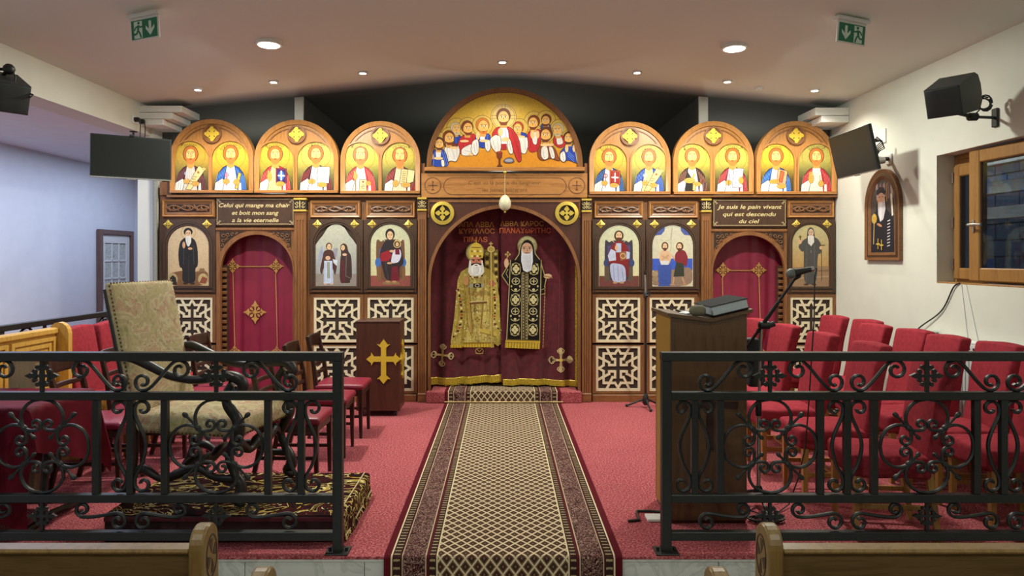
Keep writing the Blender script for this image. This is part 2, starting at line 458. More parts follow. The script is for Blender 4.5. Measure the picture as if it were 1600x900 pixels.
# ------------------------------------------------------------------ flat painted / printed work
class Paint(MB):
    """coloured polygons laid in thin layers on a surface: T(a, b, off) -> xyz"""
    def __init__(s, T, step=0.00012):
        super().__init__(); s.T = T; s.off = 0.0005; s.step = step
    def poly(s, pts, col, fixed=None):
        s.off += s.step
        o = len(s.v); s.v += [tuple(s.T(a, b, s.off)) for a, b in pts]
        s.f.append(tuple(range(o, o + len(pts))))
        if callable(col): s.c.append([col(a, b) for a, b in pts])
        else:
            h = hexc(col); s.c.append([h] * len(pts))
    def ell(s, cx, cy, rx, ry, col, n=18, rot=0):
        c, d = cos(rot), sin(rot); p = []
        for i in range(n):
            x, y = rx * cos(2 * PI * i / n), ry * sin(2 * PI * i / n)
            p.append((cx + x * c - y * d, cy + x * d + y * c))
        s.poly(p, col)
    def ring(s, cx, cy, rx, ry, w, col, n=24, a0=0, a1=2 * PI):
        pts = [(cx + rx * cos(a0 + (a1 - a0) * i / n), cy + ry * sin(a0 + (a1 - a0) * i / n)) for i in range(n + 1)]
        s.line(pts, w, col)
    def line(s, pts, w, col):
        s.off += s.step; h = hexc(col)
        for (a, b), (c, d) in zip(pts, pts[1:]):
            L = math.hypot(c - a, d - b)
            if L < 1e-9: continue
            nx, ny = -(d - b) / L * w / 2, (c - a) / L * w / 2
            o = len(s.v)
            s.v += [tuple(s.T(*q, s.off)) for q in ((a + nx, b + ny), (c + nx, d + ny), (c - nx, d - ny), (a - nx, b - ny))]
            s.f.append((o, o + 1, o + 2, o + 3)); s.c.append([h] * 4)
    def rect(s, x0, y0, x1, y1, col): s.poly([(x0, y0), (x1, y0), (x1, y1), (x0, y1)], col)
    def outlined(s, pts, col, w, oc='#2a1a14'):
        s.poly(pts, col); s.line(list(pts) + [pts[0]], w, oc)
    def bands(s, left, right, ys, col):
        """horizontal strips between left(y) and right(y), coloured by col(y)"""
        s.off += s.step
        for y0, y1 in zip(ys, ys[1:]):
            o = len(s.v)
            s.v += [tuple(s.T(*q, s.off)) for q in ((left(y0), y0), (right(y0), y0), (right(y1), y1), (left(y1), y1))]
            s.f.append((o, o + 1, o + 2, o + 3)); s.c.append([col(y0), col(y0), col(y1), col(y1)])
    def text(s, txt, cx, cy, h, col, flip=-1, arc=None, bold=.02, shear=0, wide=1.0, width=None):
        vs, fs, wd = text_geo(txt, bold, shear)
        s.off += s.step; hc = hexc(col); o = len(s.v)
        sc_ = h / .72
        if width: wide = width / (wd * sc_)
        for x, y in vs:
            X = (x - wd / 2) * sc_ * wide; Y = (y - .36) * sc_
            if arc:
                a = X / arc; q = (cx + (arc + Y) * sin(a), cy + flip * (arc + Y) * cos(a))
            else: q = (cx + X, cy + flip * Y)
            s.v.append(tuple(s.T(*q, s.off)))
        for f in fs: s.f.append(tuple(i + o for i in f)); s.c.append([hc] * len(f))

_tc = {}
def text_geo(txt, bold=.02, shear=0):
    key = (txt, bold, shear)
    if key in _tc: return _tc[key]
    cu = bpy.data.curves.new('t', 'FONT'); cu.body = txt; cu.size = 1; cu.offset = bold; cu.shear = shear
    cu.resolution_u = 3; cu.align_x = 'LEFT'
    o = bpy.data.objects.new('t', cu); C.objects.link(o)
    dg = bpy.context.evaluated_depsgraph_get(); dg.update()
    me = bpy.data.meshes.new_from_object(o.evaluated_get(dg))
    vs = [(v.co.x, v.co.y) for v in me.vertices]; fs = [tuple(p.vertices) for p in me.polygons]
    bpy.data.objects.remove(o); bpy.data.curves.remove(cu); bpy.data.meshes.remove(me)
    x0 = min(v[0] for v in vs) if vs else 0; x1 = max(v[0] for v in vs) if vs else 1
    _tc[key] = ([(a - x0, b) for a, b in vs], fs, max(x1 - x0, .01)); return _tc[key]

def mixc(a, b, t): a, b = hexc(a), hexc(b); return tuple(p + (q - p) * max(0, min(1, t)) for p, q in zip(a, b))
# ------------------------------------------------------------------ the room
XR, XL, XA = 3.72, -3.89, -5.9
mb = MB(); mb.box(XA - .1, XR + .1, 3.77, 11.4, -0.014, 0.0)
struct('floor', mb, M['carpet'], 'speckled red carpet covering the raised platform')
mb = MB(); mb.box(XA - .1, XR + .1, -5.1, 3.80, -0.30, -0.20)
struct('floor', mb, M['marble'], 'pale floor of the nave below the platform')
mb = MB(); mb.box(XA - .1, XR + .1, 3.80, 11.4, -0.30, -0.016)
core = struct('trim_1', mb, M['recess'], 'platform step faced with pale marble slabs')
x = -3.6 + .61; k = 0
edges = [-3.66, -3.02, -2.38, -1.385, -0.742, -0.10, 0.52, 1.163, 1.81, 2.45, 3.09, 3.72]
for a, b_ in zip(edges, edges[1:]):
    mb = MB(); mb.box(a + .0015, b_ - .0015, 3.785, 3.80, -0.20, -0.035, .002); obj('marble_slab', mb, M['marble'], core)
mb = MB(); mb.box(-3.66, 3.72, 3.776, 3.80, -0.033, -0.015, .003); obj('nosing', mb, M['marble'], core)

# right wall with the window opening
WY0, WY1, WZ0, WZ1 = 4.45, 6.03, 1.385, 2.475
mb = MB(); t = .34
mb.box(XR, XR + t, -5.1, WY0, -.3, 4); mb.box(XR, XR + t, WY1, 11.4, -.3, 4)
mb.box(XR, XR + t, WY0, WY1, -.3, WZ0); mb.box(XR, XR + t, WY0, WY1, WZ1, 4)
struct('wall_right', mb, M['wall'], 'white plaster wall on the right with the window')
mb = MB(); mb.box(XA - .1, XR + .1, -5.2, -5.1, -.3, 4); struct('wall_back', mb, M['wall'], 'white rear wall of the nave')
# left: wall above the opening to the side aisle, and its end pier
mb = MB(); mb.box(XL - .28, XL, -5.1, 7.78, EYE + 1.35, 3.6)
struct('wall_left', mb, M['wall'], 'white wall above the opening into the side aisle')
mb = MB(); mb.box(-4.03, -3.865, 7.78, 8.0, 0, 3.6)
struct('trim_2', mb, M['wall'], 'white pier beside the left end of the icon screen')
mb = MB(); mb.box(XA - .1, XA, -5.1, 11.4, -.3, 3.2)
struct('wall_aisle', mb, M['aisle'], 'bluish white side wall of the aisle')
mb = MB(); mb.box(XA, -3.9, 11.3, 11.4, -.3, 3.2); struct('wall_aisle', mb, M['aisle'], 'end wall of the aisle')
mb = MB(); mb.box(XA, XL - .28, -5.1, 11.4, EYE + 1.352, 3.1); struct('ceiling', mb, M['aisle'], 'flat ceiling of the side aisle')
# gently gabled ceiling
def ceil_slab(name, y0, y1, m, label):
    xs = [XL - .3 + (XR + .35 - XL + .3) * i / 40 for i in range(41)]
    poly = [(x_, ceil_z(x_)) for x_ in xs] + [(x_, ceil_z(x_) + .12) for x_ in reversed(xs)]
    mb = MB(); mb.prism(poly, y0, y1, lambda a, b, d: (a, d, b)); return struct(name, mb, m, label)
def ceil_fade():  # colour blends along depth from white to dark grey around the screen
    m, nt, b = new_mat('ceiling_white_to_grey')
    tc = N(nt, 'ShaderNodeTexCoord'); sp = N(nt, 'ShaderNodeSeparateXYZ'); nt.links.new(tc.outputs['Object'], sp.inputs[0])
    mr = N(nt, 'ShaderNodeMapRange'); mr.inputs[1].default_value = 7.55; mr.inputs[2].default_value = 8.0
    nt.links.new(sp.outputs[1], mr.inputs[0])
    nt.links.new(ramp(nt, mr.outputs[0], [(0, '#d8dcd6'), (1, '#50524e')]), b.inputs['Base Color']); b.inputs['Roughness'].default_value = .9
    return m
ceil_slab('ceiling', -5.1, 11.4, ceil_fade(), 'shallow gabled ceiling, white over the nave and dark grey over the sanctuary')
# sanctuary behind the screen
mb = MB(); mb.box(-3.9, XR, 11.0, 11.1, 0, 4); struct('wall_front', mb, M['darkgrey'], 'dark grey wall behind the icon screen')
for x0, x1 in ((-2.36, -2.265), (2.235, 2.335)):
    mb = MB(); mb.box(x0, x1, 8.03, 11.0, 0, ceil_z(x0) + .05); struct('partition', mb, M['darkgrey'], 'grey partition wall behind the screen')
    mb = MB(); mb.box(x0 - .002, x1 + .002, 8.0, 8.03, 0, ceil_z(x0) + .05); struct('trim_3', mb, M['trimwhite'], 'white end of the partition wall')
mb = MB(); mb.box(-3.95, -3.87, 8.0, 11.0, 0, 4); struct('wall_sanctuary', mb, M['darkgrey'], 'grey side wall left of the sanctuary')
mb = MB(); mb.box(XR - .02, XR, 8.0, 11.0, 0, 4); struct('wall_sanctuary', mb, M['darkgrey'], 'grey side wall right of the sanctuary')
# stepped corbels where the ceiling meets the screen
n = 3
for x0, x1, z0, z1 in ((-3.9, at(284, 0, 7.55).x, at(0, 175, 7.55).z, at(0, 165, 7.55).z), (-3.9, at(269, 0, 7.55).x, at(0, 185.5, 7.55).z, at(0, 175.6, 7.55).z), (-3.9, at(255, 0, 7.55).x, at(0, 195, 7.55).z, at(0, 186, 7.55).z),
                       (at(1274, 0, 7.55).x, XR, at(0, 180, 7.55).z, at(0, 168, 7.55).z), (at(1284, 0, 7.55).x, XR, at(0, 191, 7.55).z, at(0, 180.6, 7.55).z)):
    n += 1
    mb = MB(); mb.box(x0, x1, 7.55, 8.0, z0, z1, .004); struct('trim_%d' % n, mb, M['trimwhite'], 'white stepped corbel slab')

# ------------------------------------------------------------------ aisle door
dr = thing('door_1', 'white door with twelve textured panes in a brown frame', 'door', (XA, 10.7, 0)); dr['kind'] = 'structure'
Y0, Y1, ZT = 10.22, 11.15, 2.02
mb = MB(); mb.box(XA, XA + .07, Y0, Y0 + .075, 0, ZT, .01); obj('door_frame', mb, M['doorbrown'], dr)
mb = MB(); mb.box(XA, XA + .07, Y1 - .075, Y1, 0, ZT, .01); obj('door_frame', mb, M['doorbrown'], dr)
mb = MB(); mb.box(XA, XA + .07, Y0 + .075, Y1 - .075, ZT - .075, ZT, .01); obj('door_frame', mb, M['doorbrown'], dr)
a0, a1 = Y0 + .075, Y1 - .075
mb = MB()
for y0, y1, z0, z1 in ((a0, a0 + .1, 0, ZT - .075), (a1 - .1, a1, 0, ZT - .075), (a0 + .1, a1 - .1, ZT - .2, ZT - .075), (a0 + .1, a1 - .1, 0, .5)):
    mb.box(XA + .005, XA + .035, y0, y1, z0, z1, .004)
leaf = obj('door_leaf', mb, M['trimwhite'], dr)
ps, pz = (a1 - a0 - .2) / 3, (ZT - .7) / 5
for i in range(3):
    for j in range(5):
        mb = MB(); mb.box(XA + .012, XA + .02, a0 + .1 + ps * i + .012, a0 + .1 + ps * (i + 1) - .012, .5 + pz * j + .012, .5 + pz * (j + 1) - .012)
        obj('pane', mb, M['pane'], dr)
for i in range(1, 3):
    mb = MB(); mb.box(XA + .008, XA + .033, a0 + .1 + ps * i - .013, a0 + .1 + ps * i + .013, .5, ZT - .2, .003); obj('glazing_bar', mb, M['whitep'], dr)
for j in range(1, 5):
    mb = MB(); mb.box(XA + .008, XA + .033, a0 + .1, a1 - .1, .5 + pz * j - .013, .5 + pz * j + .013, .003); obj('glazing_bar', mb, M['trimwhite'], dr)
mb = MB(); mb.tube([(XA + .035, a0 + .05, 1.02), (XA + .085, a0 + .05, 1.02), (XA + .09, a0 + .17, 1.02)], .01, 8); obj('door_handle', mb, M['chrome'], dr, True)

# ------------------------------------------------------------------ window on the right wall
wn = thing('window_1', 'oak framed window with its nearer sash ajar', 'window', (XR + .13, 5.2, WZ0)); wn['kind'] = 'structure'
FX = XR + .12
def wframe(y0, y1, z0, z1, w, x0, x1, name, parent):
    for b_ in ((y0, y0 + w, z0, z1), (y1 - w, y1, z0, z1), (y0 + w, y1 - w, z0, z0 + w), (y0 + w, y1 - w, z1 - w, z1)):
        mb = MB(); mb.box(x0, x1, b_[0], b_[1], b_[2], b_[3], .006); obj(name, mb, M['winwood'], parent)
wframe(WY0, WY1, WZ0, WZ1, .045, FX + .03, FX + .10, 'frame_rail', wn)
mb = MB(); mb.box(FX + .028, FX + .10, WY0 + .045, WY1 - .045, WZ1 - .105, WZ1 - .045, .004); obj('frame_rail', mb, M['winwood'], wn)
mb = MB(); mb.box(FX + .028, FX + .10, WY0 + .045, WY1 - .045, WZ0 + .045, WZ0 + .06, .004); obj('frame_rail', mb, M['winwood'], wn)
# far sash, closed
SY = 5.64
mb = MB(); mb.box(FX, FX + .05, WY1 - .045 - .06, WY1 - .035, WZ0 + .035, WZ1 - .10, .008); obj('sash_stile', mb, M['winwood'], wn)
mb = MB(); mb.box(FX, FX + .05, SY, SY + .06, WZ0 + .035, WZ1 - .10, .008); obj('sash_stile', mb, M['winwood'], wn)
mb = MB(); mb.box(FX, FX + .05, SY + .06, WY1 - .105, WZ0 + .035, WZ0 + .13, .008); obj('sash_rail', mb, M['winwood'], wn)
mb = MB(); mb.box(FX, FX + .05, SY + .06, WY1 - .105, WZ1 - .19, WZ1 - .10, .008); obj('sash_rail', mb, M['winwood'], wn)
mb = MB(); mb.box(FX + .02, FX + .028, SY + .05, WY1 - .11, WZ0 + .12, WZ1 - .18); obj('pane', mb, M['glass'], wn)
# near sash, swung a little into the room about its hinge at WY0
ang = math.radians(3.2)
def sw(x_, y_, z_):
    dy, dx = y_ - WY0, x_ - FX
    return (FX + dx * cos(ang) - dy * sin(ang), WY0 + dy * cos(ang) + dx * sin(ang), z_)
sash = []
for b_ in ((5.555, 5.67, WZ0 + .03, WZ1 - .02), (WY0 + .04, WY0 + .13, WZ0 + .03, WZ1 - .02)):
    mb = MB(); mb.box(FX - .02, FX + .035, b_[0], b_[1], b_[2], b_[3], .008, sw); obj('sash_stile', mb, M['winwood'], wn)
for b_ in ((WZ0 + .03, WZ0 + .135), (WZ1 - .12, WZ1 - .02)):
    mb = MB(); mb.box(FX - .02, FX + .035, WY0 + .13, 5.555, b_[0], b_[1], .008, sw); obj('sash_rail', mb, M['winwood'], wn)
mb = MB(); mb.box(FX, FX + .008, WY0 + .12, 5.565, WZ0 + .12, WZ1 - .1, 0, sw); obj('pane', mb, M['glass'], wn)
hz = 1.6 + 52 * 5.55 / K
mb = MB(); mb.box(FX - .03, FX - .02, 5.60, 5.625, hz - .06, hz + .04, .003, sw)
mb.tube([sw(FX - .03, 5.612, hz), sw(FX - .07, 5.612, hz), sw(FX - .075, 5.56, hz), sw(FX - .07, 5.47, hz - .004)], .0105, 8)
obj('window_handle', mb, M['chrome'], wn, True)
for z_ in (1.55, 1.9, 2.28):
    mb = MB(); mb.lathe([(.009, -.045), (.009, .045)], (FX - .006, WY1 - .038, z_), 8); obj('hinge', mb, M['doorbrown'], wn, True)
mb = MB(); mb.box(XR + .005, FX + .1, WY0, WY1, WZ0 - .004, WZ0 + .012, .003); obj('window_sill', mb, M['winwood'], wn)
# what stands beyond the window: a lean-to with a block wall and timbers
lw = MB(); lw.box(6.25, 6.4, 5.0, 12.4, -.3, 4.2); bw = struct('wall_outside', lw, M['block'], 'grey concrete block wall seen through the window')
r = 0
for j in range(12):
    for i in range(16):
        y0 = 5.2 + i * .41 + (.2 if j % 2 else 0)
        mb = MB(); mb.box(6.215 + .006 * random.random(), 6.25, y0, y0 + .395, .6 + j * .205, .6 + j * .205 + .19, .006)
        obj('block', mb, M['block'], bw)
for y_, z_, x_ in ((8.0, 2.33, 5.6), (8.0, 2.05, 5.7), (8.0, 2.62, 5.4)):
    mb = MB(); mb.box(x_, x_ + .12, 5.4, 10.6, z_, z_ + .14, .006)
    tag(obj('timber_beam', mb, M['beamwood']), {2.33: 'middle rough timber beam outside the window', 2.05: 'lowest rough timber beam outside the window', 2.62: 'topmost rough timber beam outside the window'}[z_], 'beam')
mb = MB(); mb.box(4.2, 6.4, 4.4, 12.4, 3.0, 3.05); struct('roof_outside', mb, M['beamwood'], 'boarded lean-to roof outside the window')

# ------------------------------------------------------------------ ceiling lamps and signs
LBL = ['leftmost small recessed ceiling spotlight', 'small ceiling spotlight second from the left, near the left partition end', 'small ceiling spotlight left of the large central arch', 'small ceiling spotlight above the large central arch',
       'small ceiling spotlight right of the large central arch', 'small ceiling spotlight second from the right, near the right partition end', 'rightmost small recessed ceiling spotlight']
for (x, y), lb in zip(SPOTS, LBL):
    z = ceil_z(x)
    e = thing('ceiling_spotlight', lb, 'spotlight', (x, y, z - .02), 0, 'small ceiling spotlights before the screen')
    mb = MB(); mb.lathe([(.034, -.016), (.05, -.018), (.052, -.002), (.052, .01), (.034, .01)], (x, y, z), 20, caps=False); obj('trim_ring', mb, M['whitep'], e, True)
    mb = MB(); mb.lathe([(.002, -.016), (.032, -.016), (.034, -.006)], (x, y, z), 16); obj('lamp', mb, M['lampglow'], e, True)
for (x, y), lb in zip(BIG, ('large round ceiling lamp on the left half of the ceiling', 'large round ceiling lamp on the right half of the ceiling')):
    z = ceil_z(x)
    e = thing('ceiling_lamp', lb, 'ceiling lamp', (x, y, z - .03), 0, 'large round ceiling lamps')
    mb = MB(); mb.lathe([(.09, -.03), (.112, -.03), (.118, -.01), (.118, .012), (.09, .012)], (x, y, z), 28, caps=False); obj('trim_ring', mb, M['whitep'], e, True)
    mb = MB(); mb.lathe([(.003, -.036), (.085, -.034), (.094, -.024)], (x, y, z), 24); obj('diffuser', mb, M['lampglow'], e, True)
mb = MB(); p = at(1186, 156, 7.4); mb.lathe([(.003, -.03), (.04, -.03), (.045, .02)], (p.x, 7.4, ceil_z(p.x)), 16)
tag(obj('smoke_detector', mb, M['whitep'], None, True), 'small round detector on the ceiling right of the right partition', 'detector')

def exit_sign(px, py, d, roll, rz, mirror, label):
    p = at(px, py, d)
    e = thing('exit_sign', label, 'exit sign', p, 0, 'green exit signs on the ceiling')
    R_ = Matrix.Rotation(rz, 3, 'Z') @ Matrix.Rotation(roll, 3, 'Y')
    def T(a, b, c): return p + R_ @ Vector((a, b, c))
    mb = MB(); mb.box(-.14, .14, -.035, .035, .005, .034, .006, T); obj('housing', mb, M['whitep'], e)
    mb = MB(); mb.box(-.125, .125, -.008, .008, -.16, .008, .004, T); obj('panel', mb, M['whitep'], e)
    P = Paint(lambda a, b, o: T(a, -.009 - o, b)); s = -1 if mirror else 1
    G = '#2f7a5c'; Wt = '#d6e8dc'
    P.rect(-.113, -.15, .113, -.012, G)
    f = lambda pts: [(s * a, b) for a, b in pts]
    P.poly(f([(-.09, -.145), (-.018, -.145), (-.018, -.02), (-.09, -.02)]), Wt)
    P.ell(s * -.048, -.034, .011, .011, G)
    for w_, L in ((.02, [(-.05, -.05), (-.055, -.085)]), (.012, [(-.052, -.055), (-.078, -.065), (-.085, -.085)]), (.012, [(-.05, -.052), (-.03, -.068), (-.012, -.06)]), (.014, [(-.055, -.085), (-.068, -.112), (-.095, -.112)]), (.014, [(-.053, -.088), (-.038, -.112), (-.03, -.142)])):
        P.line(f(L), w_, G)
    P.line(f([(.052, -.03), (.052, -.10)]), .022, Wt); P.poly(f([(.052, -.135), (.09, -.085), (.09, -.06), (.052, -.10), (.014, -.06), (.014, -.085)]), Wt)
    obj('pictogram', P, M['signglow'], e)
exit_sign(226, 28, 5.1, math.radians(-4), math.radians(-16), False, 'green exit sign with running figure left of its arrow, left side of ceiling')
exit_sign(1331, 36, 5.25, math.radians(5), math.radians(14), True, 'green exit sign with arrow left of the running figure, right side of ceiling')
# ------------------------------------------------------------------ the icon screen (D = depth of its face)
D = 7.83
def IZ(a, b, d): return ((a - CX) * D / K, d, EYE + (CY - b) * D / K)      # photo-scaled elevation of the screen at depth d
S = D / K
def arch(x0, x1, yt, yb, ry=None, n=28):
    cx, rx = (x0 + x1) / 2, (x1 - x0) / 2; ry = rx if ry is None else ry
    return [(x0, yb)] + [(cx - rx * cos(PI * i / n), yt + ry - ry * sin(PI * i / n)) for i in range(n + 1)] + [(x1, yb)]
def pbox(mb, x0, x1, y0, y1, d0, d1, ch=.004):
    a = IZ(x0, y1, d0); b = IZ(x1, y0, d1); return mb.box(a[0], b[0], d0, d1, a[2], b[2], ch)
def rect(x0, x1, y0, y1): return [(x0, y1), (x0, y0), (x1, y0), (x1, y1)]

car = thing('icon_screen', 'brown wooden carcass of the icon screen carrying the panels', 'icon screen', (0, 7.9, 0))
for i, (x0, x1, y0, y1) in enumerate(((247, 337, 305, 628), (337, 460, 305, 358), (459, 670, 305, 628), (670, 906, 305, 318), (906, 1114, 305, 628), (1113, 1231, 305, 358), (1230.5, 1307, 305, 628))):
    mb = MB(); pbox(mb, x0 + .1, x1 - .1, y0, y1, 7.875, 7.97); obj('board', mb, M['mid'], car)
for x0, x1 in ((262, 657.5), (918.5, 1307)):
    mb = MB(); pbox(mb, x0, x1, 304.9, 308.6, 7.80, 7.8745); obj('cornice', mb, M['midx'], car)
for x0, x1 in ((248, 336.8), (482, 651), (925.5, 1093.5), (1231, 1306)):
    mb = MB(); pbox(mb, x0, x1, 616.5, 628, 7.815, 7.875); obj('plinth', mb, M['midx'], car)
mb = MB(); pbox(mb, 248, 266.5, 284, 305, 7.85, 7.97); obj('end_block', mb, M['mid'], car)

def gold_cross(cx, cy, r, d, parent, name='cross'):
    pts = []
    for k in range(4):
        a = k * PI / 2
        for rr, off in ((1.0, -.10), (1.0, .10), (.80, .30), (.70, .24), (.70, .52), (.66, .70)):
            pts.append((cx + r * rr * cos(a + off) * 1.0, cy + r * rr * sin(a + off)))
    mb = MB(); mb.prism(pts, d - .012, d, IZ); c = obj(name, mb, M['goldpaint'], parent)
    mb = MB()
    for k in range(4):
        a = PI / 4 + k * PI / 2
        q = [(cx + r * (.34 + .22 * i) * cos(a) + j * r * .05 * -sin(a), cy + r * (.34 + .22 * i) * sin(a) + j * r * .05 * cos(a)) for i, j in ((0, -1), (1, -1), (1, 1), (0, 1))]
        mb.prism(q, d - .0135, d - .010, IZ)
    o_ = obj('slits', mb, M['recess'], c); o_['kind'] = 'stuff'

# ---- bust icons of the upper arches, painted in units of the icon's half width (u right, v up)
FACE, HAIR = '#f0c877', '#c4702c'
def bust(P, robe, fold, inner, item, bgt, bgb, name, hair=HAIR, bald=False, beard=1.0, deep='#4a3a2c', V=2.78):
    T2 = '#3a2018'
    ys = [0, .3, .7, 1.1, 1.5, 1.9, 2.2, 2.45, 2.62, 2.72, 2.77]
    def hw(v):
        t = v - (V - 1)
        return .985 if t <= 0 else .985 * math.sqrt(max(0, 1 - t * t))
    ys = sorted(set([q for q in ys] + [V - 1 + .1 * i for i in range(11)]))
    P.bands(lambda v: -hw(v), hw, ys, lambda v: mixc(mixc(deep, bgb, v / 1.3), bgt, (v - .9) / .9))
    P.ring(0, 1.9, .80, .80, .03, '#a8862c')
    P.text(name, 0, 1.86, .17, '#5a4218', 1, arc=.62, bold=.0, width=min(1.25, .13 * len(name)))
    # robe
    P.poly([(-.84, 0), (-.80, .5), (-.66, .95), (-.42, 1.24), (-.2, 1.36), (.2, 1.36), (.45, 1.24), (.68, .95), (.82, .5), (.86, 0)], T2)
    P.poly([(-.81, 0), (-.77, .5), (-.63, .93), (-.40, 1.21), (-.2, 1.33), (.2, 1.33), (.43, 1.21), (.65, .93), (.79, .5), (.83, 0)], robe)
    for k in range(5):
        P.line([(-.28 - .1 * k, 1.22 - .08 * k), (-.42 - .09 * k, .75 - .05 * k), (-.50 - .07 * k, .35)], .025, fold)
        P.line([(.30 + .1 * k, 1.20 - .1 * k), (.46 + .08 * k, .70 - .05 * k), (.50 + .08 * k, .05)], .025, fold)
    P.poly([(-.2, 1.3), (.2, 1.3), (.32, .6), (.36, 0), (-.42, 0), (-.32, .6)], inner)
    for k in (-.18, -.06, .08, .2): P.line([(k * .7, 1.18), (k * 1.2, .1)], .015, mixc(inner, '#555555', .45))
    # white sleeves
    P.poly([(-.88, 0), (-.84, .42), (-.45, .66), (-.30, .55), (-.42, 0)], T2)
    P.poly([(-.86, 0), (-.82, .40), (-.45, .63), (-.33, .53), (-.45, 0)], '#e4e2da')
    P.line([(-.7, .1), (-.62, .44)], .02, '#9a9a98'); P.line([(-.56, .06), (-.5, .5)], .02, '#9a9a98')
    P.poly([(.42, 0), (.44, .40), (.56, .40), (.58, 0)], '#e4e2da')
    # head
    P.ell(0, 1.98, .43, .47, T2); P.ell(0, 1.98, .40, .445, hair)
    P.poly([(-.17, 1.62), (.17, 1.62), (.2, 1.28), (0, 1.18), (-.2, 1.28)], '#d99a4a')
    P.ell(0, 1.92, .275, .40, T2); P.ell(0, 1.92, .255, .38, FACE)
    if bald: P.ell(0, 2.2, .22, .16, FACE)
    else: P.poly([(-.27, 1.98), (-.22, 2.2), (0, 2.27), (.22, 2.2), (.27, 1.98), (.34, 2.2), (0, 2.44), (-.34, 2.2)], hair)
    P.poly([(-.27, 1.82), (-.13, 1.74), (0, 1.77), (.13, 1.74), (.27, 1.82), (.23, 1.55 - .1 * (beard - 1)), (.08, 1.42 - .18 * (beard - 1)), (-.08, 1.42 - .18 * (beard - 1)), (-.23, 1.55 - .1 * (beard - 1))], '#d8803a')
    P.ell(0, 1.70, .075, .022, '#8a3a22')
    for s in (-1, 1):
        P.line([(s * .20, 2.07), (s * .12, 2.105), (s * .05, 2.08)], .024, '#5a2c16')
        P.ell(s * .12, 2.01, .062, .03, '#f6ead0', 10); P.ell(s * .12, 2.01, .027, .03, '#241812', 8)
    P.line([(.0, 2.05), (.035, 1.83), (-.03, 1.82)], .02, '#a8642e')
    HAND = '#e0a94e'
    def hand(x, y, w=.17, h=.14): P.ell(x, y, w + .015, h + .015, T2, 12); P.ell(x, y, w, h, HAND, 12); [P.line([(x - w * .6, y - h * .5 + k * h * .45), (x + w * .7, y - h * .4 + k * h * .45)], .012, '#8a5a20') for k in range(3)]
    def quad(pts, c): P.poly(pts, c); P.line(pts + [pts[0]], .025, T2)
    def glyphs(x0, y0, x1, y1, n, c='#7a4a2a'):
        for k in range(n):
            t_ = (k + .5) / n; x, y = x0 + (x1 - x0) * t_, y0 + (y1 - y0) * t_
            P.line([(x - .1, y), (x - .03, y + .02), (x + .04, y - .01), (x + .1, y + .01)], .03, c)
    if item == 'diag':
        quad([(-.28, .05), (.02, .02), (.80, 1.12), (.45, 1.36)], '#e6cf8c'); P.ell(.72, 1.16, .12, .08, '#cdb46c', 12); P.ell(.42, .98, .07, .07, '#b0602c', 8)
        glyphs(.28, .80, -.02, .28, 4); hand(-.22, .50); hand(.28, .36, .2, .13)
        P.ring(-.22, .92, .10, .09, .03, '#c6cbd8'); P.line([(-.22, 1.05), (-.22, .55)], .04, '#c6cbd8'); P.line([(-.33, .92), (-.11, .92)], .04, '#c6cbd8')
    elif item == 'rod':
        quad([(.22, .10), (.38, .06), (.58, .92), (.42, .97)], '#dcb64a'); [P.ell(.35 + .06 * k, .25 + .22 * k, .025, .025, '#7a3a1a', 6) for k in range(4)]
        P.line([(-.22, .25), (-.22, 1.0)], .035, '#c0506a'); P.ring(-.22, .82, .09, .11, .03, '#c0506a'); P.line([(-.33, .82), (-.11, .82)], .03, '#c0506a')
        hand(-.24, .48); hand(.32, .44)
    elif item in ('book', 'redbook'):
        a, b = ('#3a2a6a', '#8a2a5a') if item == 'book' else ('#a8241c', '#c8542a')
        quad([(.04, .42), (.62, .38), (.62, 1.18), (.04, 1.22)], b); quad([(.12, .50), (.55, .46), (.55, 1.1), (.12, 1.14)], a)
        if item == 'book': P.ell(.335, .8, .17, .25, '#3f6fc0', 16)
        for q in ([(.335, .54), (.335, 1.07)], [(.14, .81), (.53, .79)]): P.line(q, .07, '#f0ece0')
        P.ell(.335, .8, .08, .08, '#f0ece0', 8); hand(.28, .36, .24, .13)
        if item == 'redbook': P.line([(-.2, .22), (-.2, 1.02)], .03, '#b03a3a'); P.ring(-.2, .9, .1, .1, .04, '#b03a3a'); hand(-.26, .48)
        else: hand(-.32, .74, .12, .22); P.line([(-.36, .9), (-.38, 1.08)], .06, HAND); P.line([(-.28, .9), (-.26, 1.06)], .06, HAND)
    elif item == 'sheet':
        quad([(.05, .40), (.70, .38), (.76, 1.24), (.12, 1.28)], '#e4e8f2'); glyphs(.42, 1.16, .38, .5, 5, '#7a86b4'); hand(-.22, .48, .19, .13); hand(.34, .30, .26, .13); P.line([(-.2, .2), (-.2, .9)], .025, '#8a6a4a')
    elif item == 'tall':
        quad([(-.02, .25), (.50, .22), (.62, 1.28), (.10, 1.30)], '#e8ebf4'); glyphs(.36, 1.18, .22, .4, 5, '#7a86b4'); hand(-.22, .50); hand(.48, .62, .13, .2); P.line([(-.22, .3), (-.18, 1.0)], .03, '#6a4a6a')
    elif item == 'small':
        quad([(-.08, .0), (.32, .0), (.36, .62), (-.04, .62)], '#e8d898'); P.ell(.14, .5, .06, .06, '#b0482c', 8); glyphs(.14, .36, .12, .1, 3); hand(.44, .42, .14, .13)
        hand(-.28, .80, .11, .2); P.line([(-.26, .9), (-.23, 1.2)], .05, HAND); P.line([(-.33, .9), (-.33, 1.1)], .05, HAND); P.line([(-.26, .0), (-.26, .6)], .05, '#8a6a2c')
    elif item == 'open':
